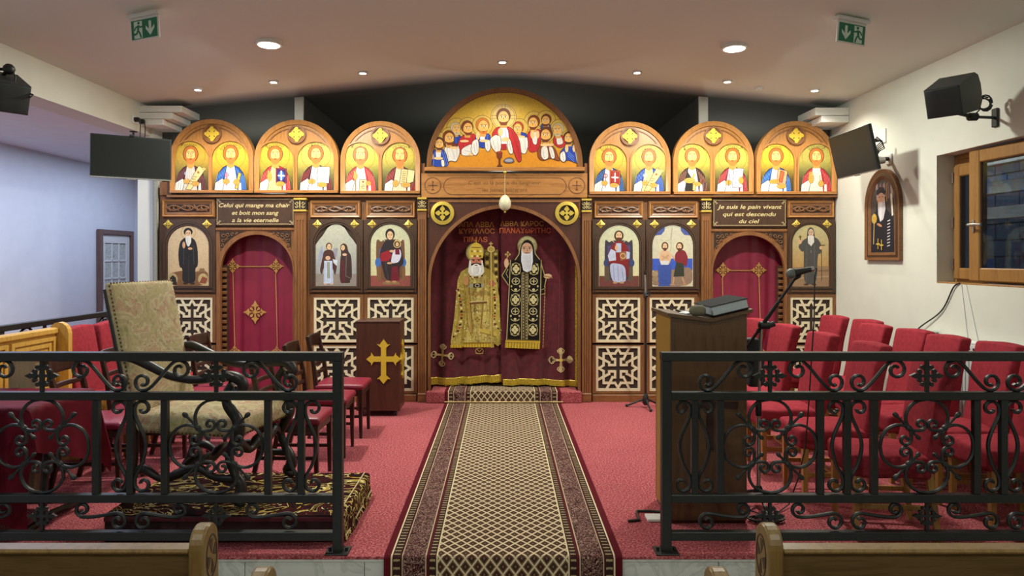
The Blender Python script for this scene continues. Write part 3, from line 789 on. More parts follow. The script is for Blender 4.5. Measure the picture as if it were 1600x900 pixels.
        quad([(-.02, .42), (.36, .36), (.44, 1.20), (.10, 1.24)], '#ddc98e'); quad([(.36, .36), (.76, .52), (.84, 1.14), (.44, 1.20)], '#e6d49c'); glyphs(.26, 1.12, .18, .48, 6, '#8a6a3a'); hand(-.24, .42, .16, .18); hand(.34, .34, .26, .13)
    elif item == 'cross_hands':
        P.poly([(-.3, 1.2), (0, .7), (.1, .0), (-.4, .0)], '#2a2622'); hand(-.14, .62, .3, .15); P.line([(.0, .66), (.12, 1.0)], .1, HAND); hand(.26, .42, .24, .12)
        quad([(.02, .06), (.18, .06), (.2, .4), (.04, .4)], '#e0c070')
    elif item == 'pinkbook':
        quad([(.02, .44), (.52, .36), (.64, 1.14), (.10, 1.26)], '#e8a87c'); quad([(.14, .54), (.34, .5), (.46, 1.1), (.26, 1.16)], '#c8643c'); hand(-.1, .56, .28, .12); hand(.3, .30, .26, .13)
    elif item == 'palm':
        P.poly([(-.24, 1.3), (.24, 1.3), (0, .98)], '#e6e2d6')
        hand(-.30, .72, .15, .26); [P.line([(-.38 + .055 * k, .85), (-.40 + .06 * k, 1.12 - .03 * abs(k - 1.5))], .05, HAND) for k in range(4)]
        hand(.26, .44, .15, .17); P.line([(.2, .55), (.2, .9)], .06, HAND)
ARCHES = [
 (267, 398, 187, 302, 'leftmost twin arch icon panel, brown-robed figure with scroll beside blue-robed figure', (270, 327, 221), (332, 390, 221),
  ('#4c2024', '#8a5a50', '#d8cdbd', 'diag', '#cda73c', '#7a7030', 'ΘѠΜΑϹ', {}), ('#1f4f9c', '#6f9cd8', '#dcdce2', 'rod', '#dcb63a', '#b8922c', 'ΒΑΡΘΟΛΟΜΕΟϹ', {'beard': 1.1})),
 (398.5, 530, 188, 302, 'twin arch icon panel second from left, red-robed figure with blue book', (402, 459, 222), (465, 523, 222),
  ('#c22c34', '#e87a6a', '#e2cc90', 'book', '#cfb240', '#8f8434', 'ΜΑΤΘΕΟϹ', {}), ('#3a1a20', '#b04a4a', '#e2e0dc', 'sheet', '#d8c058', '#7f7a3c', 'ΙΑΚѠΒΟϹ', {})),
 (532.5, 657, 190, 303, 'twin arch icon panel left of the large central arch, two bald bearded figures', (535, 592, 223), (597, 653, 223),
  ('#c42c34', '#e87a6a', '#e2e0dc', 'small', '#d8c446', '#7c7a30', 'ΑΝΔΡΕΑϹ', {'bald': True}), ('#6a1c24', '#c05a4a', '#dccfae', 'open', '#cdbb50', '#6a6c34', 'ΠΕΤΡΟϹ', {'bald': True, 'beard': 1.8})),
 (920, 1047, 191, 304, 'twin arch icon panel right of the large central arch, two blue-robed figures', (924, 979, 226), (986, 1041, 226),
  ('#1f3f78', '#5a86c0', '#dcdfe6', 'redbook', '#e0b83c', '#a8862c', 'ΙѠΑΝΝΗϹ', {}), ('#22429a', '#6f8fd8', '#d8c88e', 'diag', '#d2c054', '#8a8440', 'ΙΑΚѠΒΟϹ', {})),
 (1051, 1176.5, 190, 304, 'twin arch icon panel second from right, brown-robed figure crossing hands', (1053, 1109, 225), (1116, 1172, 225),
  ('#3c2622', '#a8705c', '#e0dcd0', 'cross_hands', '#d6c24c', '#7c7636', 'ΦΙΛΙΠΠΟϹ', {'beard': 1.15}), ('#8a2430', '#d8706a', '#dfe0e6', 'tall', '#d0be54', '#6f6c3a', 'ΜΑΤΘΙΑϹ', {})),
 (1180, 1305.5, 190, 304, 'rightmost twin arch icon panel, blue-robed figure with pink book beside red-robed figure', (1184, 1240, 225), (1247, 1303, 225),
  ('#1f52a4', '#6fa0dc', '#e4e6ea', 'pinkbook', '#e0be3a', '#6a5a2c', 'ϹΙΜѠΝ', {}), ('#a8242e', '#d86a6a', '#e2dfd2', 'palm', '#b8ac54', '#5a5a34', 'ΘΑΔΔΕΟϹ', {})),
]
for (x0, x1, yt, yb, lb, icA, icB, bA, bB) in ARCHES:
    e = thing('icon_arch', lb, 'icon panel', IZ((x0 + x1) / 2, yb, 7.85), 0, 'twin arch icon panels along the top')
    x0 += .4; x1 -= .4
    o = arch(x0, x1, yt, yb, 62); i_ = arch(x0 + 7, x1 - 7, yt + 7, yb - 4, 56)
    mb = MB(); mb.prism(o, 7.82, 7.90, IZ); obj('board', mb, M['lacquer'], e)
    mb = MB(); mb.strip(o, i_, 7.795, 7.82, IZ, True, 7.805); obj('rim', mb, M['lacquer'], e, True, 30)
    c = (x0 + x1) / 2; i2 = arch(x0 + 11, x1 - 11, yt + 11, yb - 30, 52)[5:-5]; i3 = arch(x0 + 12.6, x1 - 12.6, yt + 12.6, yb - 30, 51)[5:-5]
    mb = MB(); mb.strip(i2, i3, 7.812, 7.82, IZ, False); obj('bead', mb, M['midx'], e)
    pbox(mb := MB(), x0, x1, yb - 4.5, yb, 7.785, 7.82); obj('bottom_rail', mb, M['lacquerx'], e)
    cy = yt + 22.5
    for r0, r1, d in ((14.6, 11.8, 7.798), (11.8, 10.6, 7.806)):
        cir = lambda r: [(c + r * cos(2 * PI * k / 32), cy + r * sin(2 * PI * k / 32)) for k in range(32)]
        mb = MB(); mb.strip(cir(r0), cir(r1), d, 7.82, IZ); obj('medallion_ring', mb, M['mid'], e, True, 30)
    gold_cross(c, cy, 12.2, 7.815, e, 'medallion_cross')
    for (a0, a1, at_), b_ in ((icA, bA), (icB, bB)):
        hw = (a1 - a0) / 2; cc = (a0 + a1) / 2; ybi = yb - 4.5
        mb = MB(); mb.strip(arch(a0 - 2.4, a1 + 2.4, at_ - 2.4, ybi + .1), arch(a0, a1, at_, ybi), 7.804, 7.82, IZ); obj('icon_moulding', mb, M['lacquer'], e, True, 30)
        H = (ybi - at_) / hw
        P = Paint(lambda u, v, off, cc=cc, hw=hw, ybi=ybi: IZ(cc + u * hw, ybi - v * hw, 7.8195 - off), .00003)
        bust(P, *b_[:7], **{**b_[7], 'V': H}); obj('painted_icon', P, M['paint'], e)
for x in (398.3, 531.3, 1049, 1178):
    pass

# ---- large central arch with the supper scene (authored on an enlargement: x = 640 + zx / 4.09, y = 120 + zy / 4.09)
e = thing('supper_arch', 'large central half-round painted panel of figures at a supper table', 'icon panel', IZ(788, 265, 7.85))
o = arch(667, 910, 138, 265, 122, 48); i_ = arch(674.5, 902.5, 145, 262, 115, 48)
mb = MB(); mb.prism(o, 7.82, 7.90, IZ); obj('board', mb, M['lacquer'], e)
mb = MB(); mb.strip(o, i_, 7.79, 7.82, IZ, True, 7.80); obj('rim', mb, M['mid'], e, True, 30)
mb = MB(); pbox(mb, 664, 913, 262, 268, 7.775, 7.82); obj('bottom_rail', mb, M['lacquerx'], e)
P = Paint(lambda a, b, off: IZ(640 + a / 4.09, 120 + b / 4.09, 7.8195 - off), .00002)
def sup_hw(y):
    yy = 120 + y / 4.09; ry = 115
    t = (145 + ry - yy) / ry
    return 112.6 * math.sqrt(max(0, 1 - max(0, t) ** 2))
cx_ = (788.5 - 640) * 4.09
ys = [104, 108, 116, 126, 140, 160, 185, 215, 250, 300, 350, 420, 500, 578]
P.bands(lambda y: cx_ - sup_hw(y) * 4.09, lambda y: cx_ + sup_hw(y) * 4.09, ys, lambda y: mixc('#d9b948', '#cf9a32', (y - 120) / 330))
P.poly([(140, 578), (1088, 578), (1085, 520), (960, 470), (250, 470), (150, 520)], '#d08a26')
OL = '#4a2a1c'
def halo(x, y, r, c='#d2b052'): P.ell(x, y, r + 2.5, r + 2.5, OL, 26); P.ell(x, y, r, r, c, 26)
def head(x, y, r, look, hair, skin='#e6b060', bd=True, tilt=0):
    P.ell(x - look * r * .06, y - r * .26, r * 1.0, r * 1.06, OL, 18); P.ell(x - look * r * .10, y - r * .28, r * .94, r * .99, hair, 18); P.poly([(x - r * .5, y + r * .5), (x + r * .5, y + r * .5), (x + r * .45, y + r * 1.45), (x - r * .45, y + r * 1.45)], '#d09a50')
    P.ell(x + look * r * .14, y + r * .05, r * .77, r * 1.0, OL, 16); P.ell(x + look * r * .14, y + r * .05, r * .74, r * .96, skin, 16)
    if bd: P.poly([(x + look * r * .14 - r * .72, y + r * .42), (x + look * r * .2 - r * .3, y + r * .62), (x + look * r * .2, y + r * .66), (x + look * r * .2 + r * .3, y + r * .62), (x + look * r * .14 + r * .72, y + r * .42), (x + look * r * .3 + r * .38, y + r * 1.08), (x + look * r * .3 - r * .38, y + r * 1.08)], hair)
    for s in (-1, 1):
        ex = x + look * r * .28 + s * r * .27; ey = y - r * .1
        P.ell(ex, ey, r * .20, r * .12, '#f8ecd0', 8); P.ell(ex, ey, r * .10, r * .11, '#20140e', 6); P.line([(ex - s * r * .2, ey - r * .27), (ex + s * r * .2, ey - r * .19)], r * .07, '#5a3018')
    P.line([(x + look * r * .3, y - r * .05), (x + look * r * .36, y + r * .32)], r * .07, '#9a5a28')
    P.ell(x + look * r * .28, y + r * .74, r * .18, r * .06, '#6a2418', 8)
def chaik(pts, n=2):
    for _ in range(n):
        o = []
        for (a, b), (c_, d) in zip(pts, pts[1:] + pts[:1]): o += [(.8 * a + .2 * c_, .8 * b + .2 * d), (.2 * a + .8 * c_, .2 * b + .8 * d)]
        pts = o
    return pts
def body(pts, c, folds=(), fc='#ffffff'):
    pts = chaik(pts)
    P.poly(pts, c); P.line(pts + [pts[0]], 3, OL)
    for f in folds: P.line(f, 2.4, fc)
WH, BL, RD, BR = '#dcd8d0', '#22409c', '#b82c30', '#8a4626'
SK = '#e8c088'
BNR = '#7a3c1c'; ORG = '#c8742a'; DKH = '#5a3420'
for x, y, r in ((300, 328, 62), (372, 320, 58), (255, 375, 50), (190, 400, 45), (465, 312, 64), (795, 285, 62), (872, 275, 58), (700, 325, 56), (955, 330, 55), (872, 368, 52), (1020, 385, 45)): halo(x, y, r)
halo(600, 258, 80, '#dcc070'); P.ring(600, 258, 72, 72, 3, '#b06a2c')
for q in ([(590, 180), (590, 215)], [(610, 180), (610, 215)], [(524, 248), (556, 248)], [(524, 268), (556, 268)], [(646, 248), (676, 248)], [(646, 268), (676, 268)]): P.line(q, 3, '#8a6a34')
# back row
body([(285, 370), (330, 375), (330, 430), (280, 430)], BL, [[(295, 380), (300, 425)]], '#5a7ad0'); head(296, 335, 34, .5, '#c9bc9c')
body([(835, 300), (900, 300), (905, 350), (840, 360)], '#3a4a7a'); head(872, 282, 34, -.5, '#6a3820')
body([(330, 375), (420, 360), (440, 430), (400, 470), (330, 505), (300, 450)], RD, [[(350, 390), (340, 450)], [(400, 380), (410, 450)]], '#7a1c20'); body([(330, 460), (400, 425), (440, 470), (420, 505), (330, 508)], WH, [[(350, 470), (420, 490)]], '#9a9aa4'); head(370, 332, 40, .55, BNR); P.ell(350, 412, 30, 8, SK, 10); P.ell(395, 498, 22, 8, SK, 10)
body([(760, 340), (850, 335), (830, 470), (770, 490), (740, 420)], RD, [[(780, 360), (770, 460)]], '#7a1c20'); body([(775, 340), (820, 340), (815, 440), (785, 430)], WH); head(792, 297, 40, -.45, BNR); P.ell(785, 370, 14, 26, SK, 10); P.ell(818, 370, 12, 26, SK, 10)
body([(920, 380), (985, 370), (1000, 440), (960, 460), (915, 430)], RD, [[(930, 390), (935, 440)]], '#7a1c20'); body([(935, 385), (970, 380), (985, 430), (940, 440)], WH); head(948, 342, 36, -.4, '#c4b894')
# middle
body([(420, 370), (520, 360), (510, 450), (460, 460), (420, 430)], BL, [[(435, 380), (430, 420)], [(500, 370), (495, 430)]], '#6a8ae0'); body([(450, 360), (485, 360), (480, 420), (450, 420)], '#d8e0ee')
body([(400, 410), (440, 395), (445, 480), (420, 510), (390, 480)], WH, [[(412, 430), (420, 490)], [(428, 420), (432, 480)]], '#9a9aa4'); body([(480, 410), (515, 400), (520, 460), (500, 485), (482, 460)], WH, [[(495, 420), (500, 470)]], '#9a9aa4')
head(468, 320, 44, .5, ORG); P.ell(437, 378, 13, 26, SK, 10); P.ell(475, 410, 30, 9, SK, 10)
body([(690, 375), (750, 375), (760, 440), (740, 500), (700, 480), (680, 420)], WH, [[(705, 400), (715, 480)], [(735, 395), (740, 470)]], '#9a9aa4'); body([(670, 350), (745, 360), (755, 390), (680, 385)], BL); head(693, 333, 36, -.35, '#a8421e', '#e6b060', False); P.ell(705, 384, 34, 8, SK, 10)
# central figure
body([(520, 372), (555, 320), (645, 318), (700, 390), (718, 540), (690, 548), (650, 440), (560, 460)], RD, [[(560, 335), (535, 370)], [(650, 340), (690, 470)], [(665, 340), (705, 520)]], '#7a1c20')
body([(565, 322), (630, 322), (640, 450), (575, 450)], '#d6dce4', [[(585, 330), (580, 400)], [(612, 330), (618, 400)]], '#8a94a4')
body([(510, 400), (545, 370), (585, 380), (585, 470), (560, 495), (525, 455)], WH, [[(530, 400), (550, 470)], [(560, 390), (568, 480)]], '#9a9aa4'); body([(625, 390), (645, 400), (665, 490), (640, 498), (622, 450)], WH, [[(636, 410), (648, 480)]], '#9a9aa4')
P.poly([(583, 430), (620, 430), (620, 468), (583, 468)], '#a02a2c')
head(600, 262, 46, 0, BNR, '#eabc70'); P.ell(580, 355, 16, 26, SK, 12); P.line([(588, 345), (596, 330)], 7, SK); P.ell(612, 402, 26, 15, SK, 12)
# front row
body([(215, 440), (310, 430), (325, 480), (300, 548), (260, 535), (240, 560)], WH, [[(270, 460), (290, 530)], [(240, 455), (250, 530)], [(300, 450), (305, 520)]], '#9a9aa4'); body([(215, 420), (300, 425), (312, 452), (230, 455)], '#6a3426'); head(252, 395, 40, .45, BNR); P.ell(285, 455, 30, 9, SK, 10)
body([(145, 465), (225, 460), (258, 578), (138, 578)], BL, [[(160, 480), (150, 570)], [(210, 480), (235, 570)], [(222, 480), (248, 570)]], '#7a96e0'); body([(165, 470), (205, 468), (200, 530), (170, 530)], '#d0d4dc'); body([(200, 530), (222, 530), (226, 576), (205, 576)], WH); head(188, 432, 36, .4, DKH); P.ell(185, 522, 30, 9, SK, 10); P.ell(146, 510, 9, 20, SK, 10)
body([(815, 470), (840, 430), (905, 420), (965, 540), (940, 535), (900, 520), (850, 540), (820, 520)], BR, [[(925, 450), (955, 525)]], '#5a2a18'); body([(840, 450), (880, 440), (890, 520), (860, 535), (838, 510)], WH, [[(850, 460), (860, 520)]], '#9a9aa4'); body([(885, 445), (915, 450), (932, 520), (905, 530)], WH, [[(900, 460), (915, 515)]], '#9a9aa4'); head(872, 375, 42, -.4, '#6a3820'); P.ell(862, 438, 28, 9, SK, 10); P.ell(898, 436, 26, 9, SK, 10)
body([(960, 480), (1000, 440), (1050, 430), (1082, 560), (1010, 530), (985, 550), (960, 530)], BL, [[(1010, 490), (1050, 530)], [(1010, 505), (1050, 545)], [(1010, 475), (1050, 515)]], '#7a96e0'); body([(960, 490), (990, 470), (1000, 530), (985, 550), (960, 530)], WH, [[(975, 490), (985, 540)]], '#9a9aa4'); body([(1052, 450), (1065, 480), (1082, 558), (1066, 555)], WH); head(1018, 395, 36, -.35, DKH); P.ell(1003, 460, 11, 24, SK, 10); P.ell(1050, 458, 10, 24, SK, 10)
# cup and bowl
P.outlined([(556, 482), (592, 482), (588, 515), (579, 525), (580, 562), (592, 574), (558, 574), (570, 562), (570, 525), (560, 515)], '#7a3420', 3); P.ell(574, 483, 18, 6, '#a0301c', 12)
P.outlined([(600, 540), (615, 522), (640, 518), (660, 524), (668, 540), (655, 550), (615, 551)], '#7a7884', 3); P.ell(634, 536, 24, 8, '#a4a2b0', 12)
obj('painted_scene', P, M['paint'], e)

# ---- carved lintel board
e = thing('lintel_board', 'long honey-brown lintel board with rounded incised inscription under the central arch', 'lintel board', IZ(788, 308, 7.85))
mb = MB(); pbox(mb, 658.5, 917.5, 271, 309, 7.81, 7.8745); obj('board', mb, M['lacquerx'], e)
def pill(x0, x1, y0, y1, n=12):
    r = (y1 - y0) / 2; p = []
    for i in range(n + 1): a = PI / 2 + PI * i / n; p.append((x0 + r + r * cos(a), (y0 + y1) / 2 - r * sin(a)))
    for i in range(n + 1): a = -PI / 2 + PI * i / n; p.append((x1 - r + r * cos(a), (y0 + y1) / 2 - r * sin(a)))
    return p
mb = MB(); mb.strip(pill(693, 885, 277.4, 304.6), pill(694, 884, 278.4, 303.6), 7.807, 7.812, IZ); obj('incised_border', mb, M['carve'], e)
for cx0 in (676.5, 901):
    cir = lambda r: [(cx0 + r * cos(2 * PI * k / 28), 290 + r * sin(2 * PI * k / 28)) for k in range(28)]
    mb = MB(); mb.strip(cir(13), cir(12), 7.806, 7.812, IZ)
    for bx in ((cx0 - 7, cx0 + 7, 289.2, 290.6), (cx0 - 1, cx0 + 1, 283, 285), (cx0 - 2, cx0 + 2, 296, 297.5), (cx0 - .6, cx0 + .6, 284, 297)): pbox(mb, *bx, 7.807, 7.812, 0)
    obj('roundel', mb, M['carve'], e)
P = Paint(lambda a, b, off: IZ(a, b, 7.8095 - off))
P.text("C'est ici la porte du Seigneur", 788, 285.5, 6.0, '#7d5530', width=112, bold=.0); P.text('les justes entreront', 789, 296.5, 6.0, '#7d5530', width=70, bold=.0)
obj('inscription', P, M['paint'], e)
for x0, x1 in ((657, 664), (913, 919)):
    mb = MB(); pbox(mb, x0, x1, 255, 271, 7.83, 7.8745); obj('end_block', mb, M['mid'], e)

# ---- framed icons in the middle row
def star(cx, cy, r, d, parent):
    pts = [(cx + (r if k % 2 == 0 else r * .60) * cos(k * PI / 4), cy + (r if k % 2 == 0 else r * .60) * sin(k * PI / 4)) for k in range(8)]
    mb = MB(); vs = [(*p, d) for p in pts] + [(cx, cy, d - .012)] + [(*p, d + .004) for p in pts]
    fs = [(k, (k + 1) % 8, 8) for k in range(8)] + [(k, (k + 1) % 8, 9 + (k + 1) % 8, 9 + k) for k in range(8)] + [tuple(range(9, 17))]
    mb.add(vs, fs, IZ); s = obj('rosette', mb, M['gold'], parent)
    mb = MB()
    for k in range(4):
        a = k * PI / 2 + PI / 4
        mb.prism([(cx + r * .18 * cos(a), cy + r * .18 * sin(a)), (cx + r * .3 * cos(a + .5), cy + r * .3 * sin(a + .5)), (cx + r * .42 * cos(a), cy + r * .42 * sin(a)), (cx + r * .3 * cos(a - .5), cy + r * .3 * sin(a - .5))], d - .0085, d - .004, IZ)
    o_ = obj('pierced_leaves', mb, M['recess'], s); o_['kind'] = 'stuff'
def framed_icon(x0, x1, lb, ax0, ax1, ayt, ayb, paintfn, y0=343, y1=457.5):
    e = thing('framed_icon', lb, 'icon', IZ((x0 + x1) / 2, y1, 7.85), 0, 'dark framed arched icons in the middle row')
    mb = MB(); pbox(mb, x0 + .3, x1 - .3, y0, y1, 7.835, 7.8745); obj('frame_board', mb, M['dark'], e)
    cx = (ax0 + ax1) / 2
    for k, (g, d) in enumerate(((9.5, 7.828), (6.5, 7.820), (3.5, 7.826))):
        g = min(g, ax0 - x0 - 1.2 - .8 * k, x1 - ax1 - 1.2 - .8 * k)
        o = arch(ax0 - g, ax1 + g, ayt - g, ayb + g * .55); i_ = arch(ax0 - g + 2.6, ax1 + g - 2.6, ayt - g + 2.6, ayb + (g - 2.6) * .55)
        mb = MB(); mb.strip(o, i_, d, 7.836, IZ); obj('moulding', mb, M['dark'], e, True, 30)
    for k, yy in enumerate((y1 - 2, y1 - 5)):
        if yy > ayb + 6: mb = MB(); pbox(mb, x0 + 6, x1 - 6, yy - 1, yy, 7.828, 7.836, .001); obj('bottom_bead', mb, M['mid'], e)
    for sx in (x0 + 14, x1 - 14): star(sx, 350.5, 7.8, 7.83, e)
    ry = (ax1 - ax0) / 2
    def hw(y):
        t = (ayt + ry - y) / ry
        return ry * math.sqrt(max(0, 1 - max(0, t) ** 2))
    P = Paint(lambda a, b, off: IZ(a, b, 7.8345 - off), .00004)
    ys = sorted(set([ayt + ry * (1 - cos(PI / 2 * i / 8)) for i in range(9)] + [ayt + ry + (ayb - ayt - ry) * i / 8 for i in range(9)]))
    P.hw = hw; P.cx = cx; P.ys = ys
    paintfn(P, lambda c: P.bands(lambda y: cx - hw(y), lambda y: cx + hw(y), ys, c))
    obj('printed_icon', P, M['paintmatte'], e)
def zmap(P, ox, oy, k): return lambda pts: [(ox + a / k, oy + b / k) for a, b in pts]
def shapes(P, q, k, items):
    for it in items:
        t = it[0]
        if t == 'p': P.poly(q(chaik(it[1]) if len(it[1]) > 5 else it[1]), it[2])
        elif t == 'e': c = q([(it[1], it[2])])[0]; P.ell(*c, it[3] / k, it[4] / k, it[5], 16, it[6] if len(it) > 6 else 0)
        elif t == 'l': P.line(q(it[1]), it[2] / k, it[3])
        elif t == 'r': c = q([(it[1], it[2])])[0]; P.ring(*c, it[3] / k, it[3] / k, it[4] / k, it[5])
def zface(x, y, w, h, skin='#d8b48c', white=False):
    o = [('e', x, y, w, h, skin)]
    for s in (-1, 1): o += [('e', x + s * w * .42, y - h * .12, w * .2, h * .09, '#2a1a14'), ('l', [(x + s * w * .7, y - h * .3), (x + s * w * .2, y - h * .34)], h * .08, '#3a2418')]
    o += [('l', [(x, y - h * .1), (x + w * .1, y + h * .25)], w * .12, '#a87850'), ('e', x, y + h * .45, w * .3, h * .07, '#9a4a3a')]
    return o
def ic1(P, bgd):      # standing monk
    bgd(lambda y: mixc('#cbb492', '#c2a67e', (y - 350) / 90)); q = zmap(P, 245, 300, 5.62)
    shapes(P, q, 5.62, [('p', [(100, 720), (200, 690), (330, 700), (450, 690), (450, 825), (100, 825)], '#7a5638'), ('p', [(360, 700), (380, 670), (415, 670), (425, 700)], '#8a6848'),
      ('e', 140, 765, 42, 52, '#b09a6a'), ('p', [(105, 815), (115, 750), (140, 730), (165, 750), (175, 815)], '#2c2622'), ('e', 405, 765, 44, 50, '#b8a070'), ('p', [(370, 800), (400, 740), (445, 760), (430, 805)], '#8a4a34'),
      ('r', 275, 355, 62, 5, '#b08a50'), ('p', [(240, 400), (200, 440), (186, 540), (196, 660), (225, 670), (220, 800), (340, 800), (335, 670), (362, 650), (358, 500), (340, 430), (310, 400)], '#262322'),
      ('l', [(235, 470), (232, 640)], 5, '#47423e'), ('l', [(320, 470), (325, 640)], 5, '#47423e'), ('l', [(280, 560), (278, 790)], 5, '#3c3834'), ('e', 274, 350, 40, 36, '#1f1c1c'), *zface(275, 368, 26, 34),
      ('p', [(250, 385), (300, 385), (302, 440), (280, 482), (265, 470), (252, 430)], '#d6d2ca'), ('l', [(265, 400), (268, 455)], 3, '#a09c96'), ('e', 236, 465, 13, 30, '#c89a74'), ('e', 292, 497, 20, 11, '#c89a74'), ('r', 292, 560, 26, 4, '#1a1818'),
      ('e', 250, 803, 22, 10, '#3c2a20'), ('e', 312, 803, 22, 10, '#3c2a20')])
def ic2(P, bgd):      # winged figure and veiled woman, drapes above
    bgd(lambda y: mixc('#b4b4a4', '#8f9094', (y - 360) / 80)); q = zmap(P, 470, 300, 5.626)
    hw, cx = P.hw, P.cx
    L = [(cx - hw(y), y) for y in P.ys if y < 383] + q([(130, 455), (190, 385), (225, 330), (250, 290)])
    P.poly(L, '#3c2b22'); P.poly([(2 * cx - a, b) for a, b in L], '#3c2b22')
    shapes(P, q, 5.626, [('p', [(130, 720), (488, 720), (488, 826), (130, 826)], '#8a8078'), ('r', 248, 465, 38, 4, '#c6bd8c'), ('r', 372, 478, 42, 4, '#c6bd8c'),
      ('p', [(188, 465), (165, 520), (145, 660), (175, 600), (200, 540)], '#8f97ae'), ('p', [(285, 500), (325, 490), (318, 560), (300, 600)], '#8f8a9a'),
      ('p', [(200, 520), (240, 505), (285, 515), (305, 600), (320, 640), (300, 745), (280, 660), (200, 660), (185, 735), (165, 690), (185, 600)], '#4c2e2c'), ('p', [(205, 605), (275, 605), (285, 805), (200, 805)], '#b9c3d8'), ('p', [(228, 615), (255, 615), (258, 760), (230, 760)], '#8c9488'),
      ('l', [(213, 620), (210, 795)], 4, '#7c8cb4'), ('l', [(270, 640), (274, 800)], 4, '#7c8cb4'), ('e', 247, 478, 27, 32, '#3a221c'), *zface(248, 482, 19, 26), ('e', 238, 580, 22, 18, '#caa488'), ('p', [(280, 590), (322, 600), (315, 650), (285, 620)], '#c4cad6'),
      ('p', [(345, 470), (378, 447), (408, 470), (415, 520), (445, 560), (450, 760), (430, 775), (435, 800), (350, 800), (340, 740), (345, 600), (355, 540)], '#3e2c2a'), ('l', [(400, 560), (395, 740), (445, 760)], 5, '#7a6a62'), ('p', [(350, 600), (380, 600), (388, 800), (352, 800)], '#55262c'), *zface(370, 490, 17, 24), ('e', 385, 550, 20, 12, '#caa488'), ('e', 215, 808, 14, 7, '#caa488'), ('e', 268, 808, 14, 7, '#caa488')])
def ic3(P, bgd):      # enthroned mother with child
    bgd(lambda y: mixc('#bdbfa2', '#c9c196', (y - 355) / 80)); q = zmap(P, 470, 300, 5.626)
    shapes(P, q, 5.626, [('p', [(612, 735), (963, 735), (963, 828), (612, 828)], '#8a4a44'), ('p', [(665, 780), (660, 430), (680, 415), (705, 440), (735, 415), (850, 415), (880, 440), (895, 415), (912, 430), (918, 780)], '#6a4a34'), ('p', [(690, 500), (880, 470), (880, 600), (690, 600)], '#4a5a8a'),
      ('e', 678, 620, 26, 40, '#3c64a8'), ('e', 905, 620, 22, 36, '#3c64a8'), ('p', [(665, 660), (700, 655), (705, 780), (668, 780)], '#7a563a'), ('p', [(890, 660), (918, 660), (920, 780), (890, 780)], '#7a563a'),
      ('r', 783, 372, 75, 4, '#d4c89a'), ('p', [(745, 420), (820, 420), (880, 480), (905, 600), (900, 640), (865, 660), (870, 780), (745, 780), (715, 660), (690, 560), (710, 480)], '#30252a'), ('p', [(700, 540), (770, 510), (800, 560), (770, 610), (700, 610)], '#8e1f2c'), ('p', [(800, 660), (850, 650), (868, 780), (790, 780)], '#6c1c28'), ('l', [(740, 620), (770, 770)], 5, '#4a3e42'),
      ('e', 784, 372, 42, 52, '#2e2428'), *zface(784, 382, 27, 38), ('r', 847, 458, 30, 6, '#d8c070'), ('p', [(820, 500), (875, 500), (885, 560), (860, 620), (790, 630), (800, 560)], '#c9c6d8'), ('p', [(828, 500), (865, 500), (870, 550), (830, 550)], '#6c1c34'), ('e', 847, 455, 20, 24, '#5a3822'), *zface(847, 460, 14, 18), ('e', 800, 520, 22, 11, '#caa07a'), ('e', 780, 625, 24, 9, '#caa07a'),
      ('p', [(720, 790), (860, 790), (870, 815), (715, 815)], '#8a6a48'), ('e', 765, 788, 20, 9, '#b08a64'), ('e', 822, 788, 20, 9, '#b08a64')])
def ic4(P, bgd):      # enthroned bearded figure
    bgd(lambda y: mixc('#bcbea2', '#cdc79c', (y - 355) / 80)); q = zmap(P, 920, 300, 5.626)
    shapes(P, q, 5.626, [('p', [(92, 738), (440, 738), (440, 830), (92, 830)], '#6c3c38'), ('p', [(140, 780), (140, 430), (155, 420), (180, 445), (205, 425), (330, 425), (350, 445), (375, 420), (388, 430), (388, 780)], '#3c3440'), ('p', [(165, 470), (365, 470), (365, 600), (165, 600)], '#4a4470'),
      ('e', 152, 625, 22, 34, '#38406a'), ('e', 380, 625, 22, 34, '#38406a'), ('p', [(138, 655), (180, 655), (185, 785), (138, 785)], '#5a4a3c'), ('p', [(345, 655), (388, 655), (388, 785), (345, 785)], '#5a4a3c'), ('r', 264, 380, 74, 4, '#d6caa0'),
      ('p', [(200, 470), (240, 430), (295, 430), (345, 480), (360, 560), (345, 640), (330, 750), (320, 640), (180, 640), (165, 560)], '#7a2024'), ('p', [(195, 500), (235, 520), (240, 600), (180, 610), (168, 560)], '#b4bad0'), ('p', [(240, 450), (285, 450), (285, 530), (240, 530)], '#aab4cc'), ('p', [(330, 520), (362, 530), (358, 585), (330, 590)], '#aab4cc'),
      ('p', [(185, 620), (320, 640), (330, 780), (300, 795), (215, 795), (190, 720)], '#a8aecb'), ('l', [(215, 640), (225, 780)], 5, '#7a82a8'), ('l', [(255, 650), (262, 785)], 5, '#7a82a8'), ('l', [(290, 655), (305, 780)], 5, '#7a82a8'), ('p', [(320, 640), (355, 620), (350, 745), (332, 740)], '#6c2428'),
      ('p', [(270, 530), (325, 520), (330, 590), (280, 605)], '#8a5a3a'), ('r', 300, 562, 22, 5, '#d8b878'), ('e', 265, 385, 42, 48, '#4a2a1c'), *zface(265, 385, 27, 36), ('p', [(243, 400), (287, 400), (278, 432), (252, 432)], '#5a3220'), ('e', 243, 490, 14, 24, '#caa07a'), ('e', 232, 797, 20, 9, '#b08a64'), ('e', 290, 797, 20, 9, '#b08a64')])
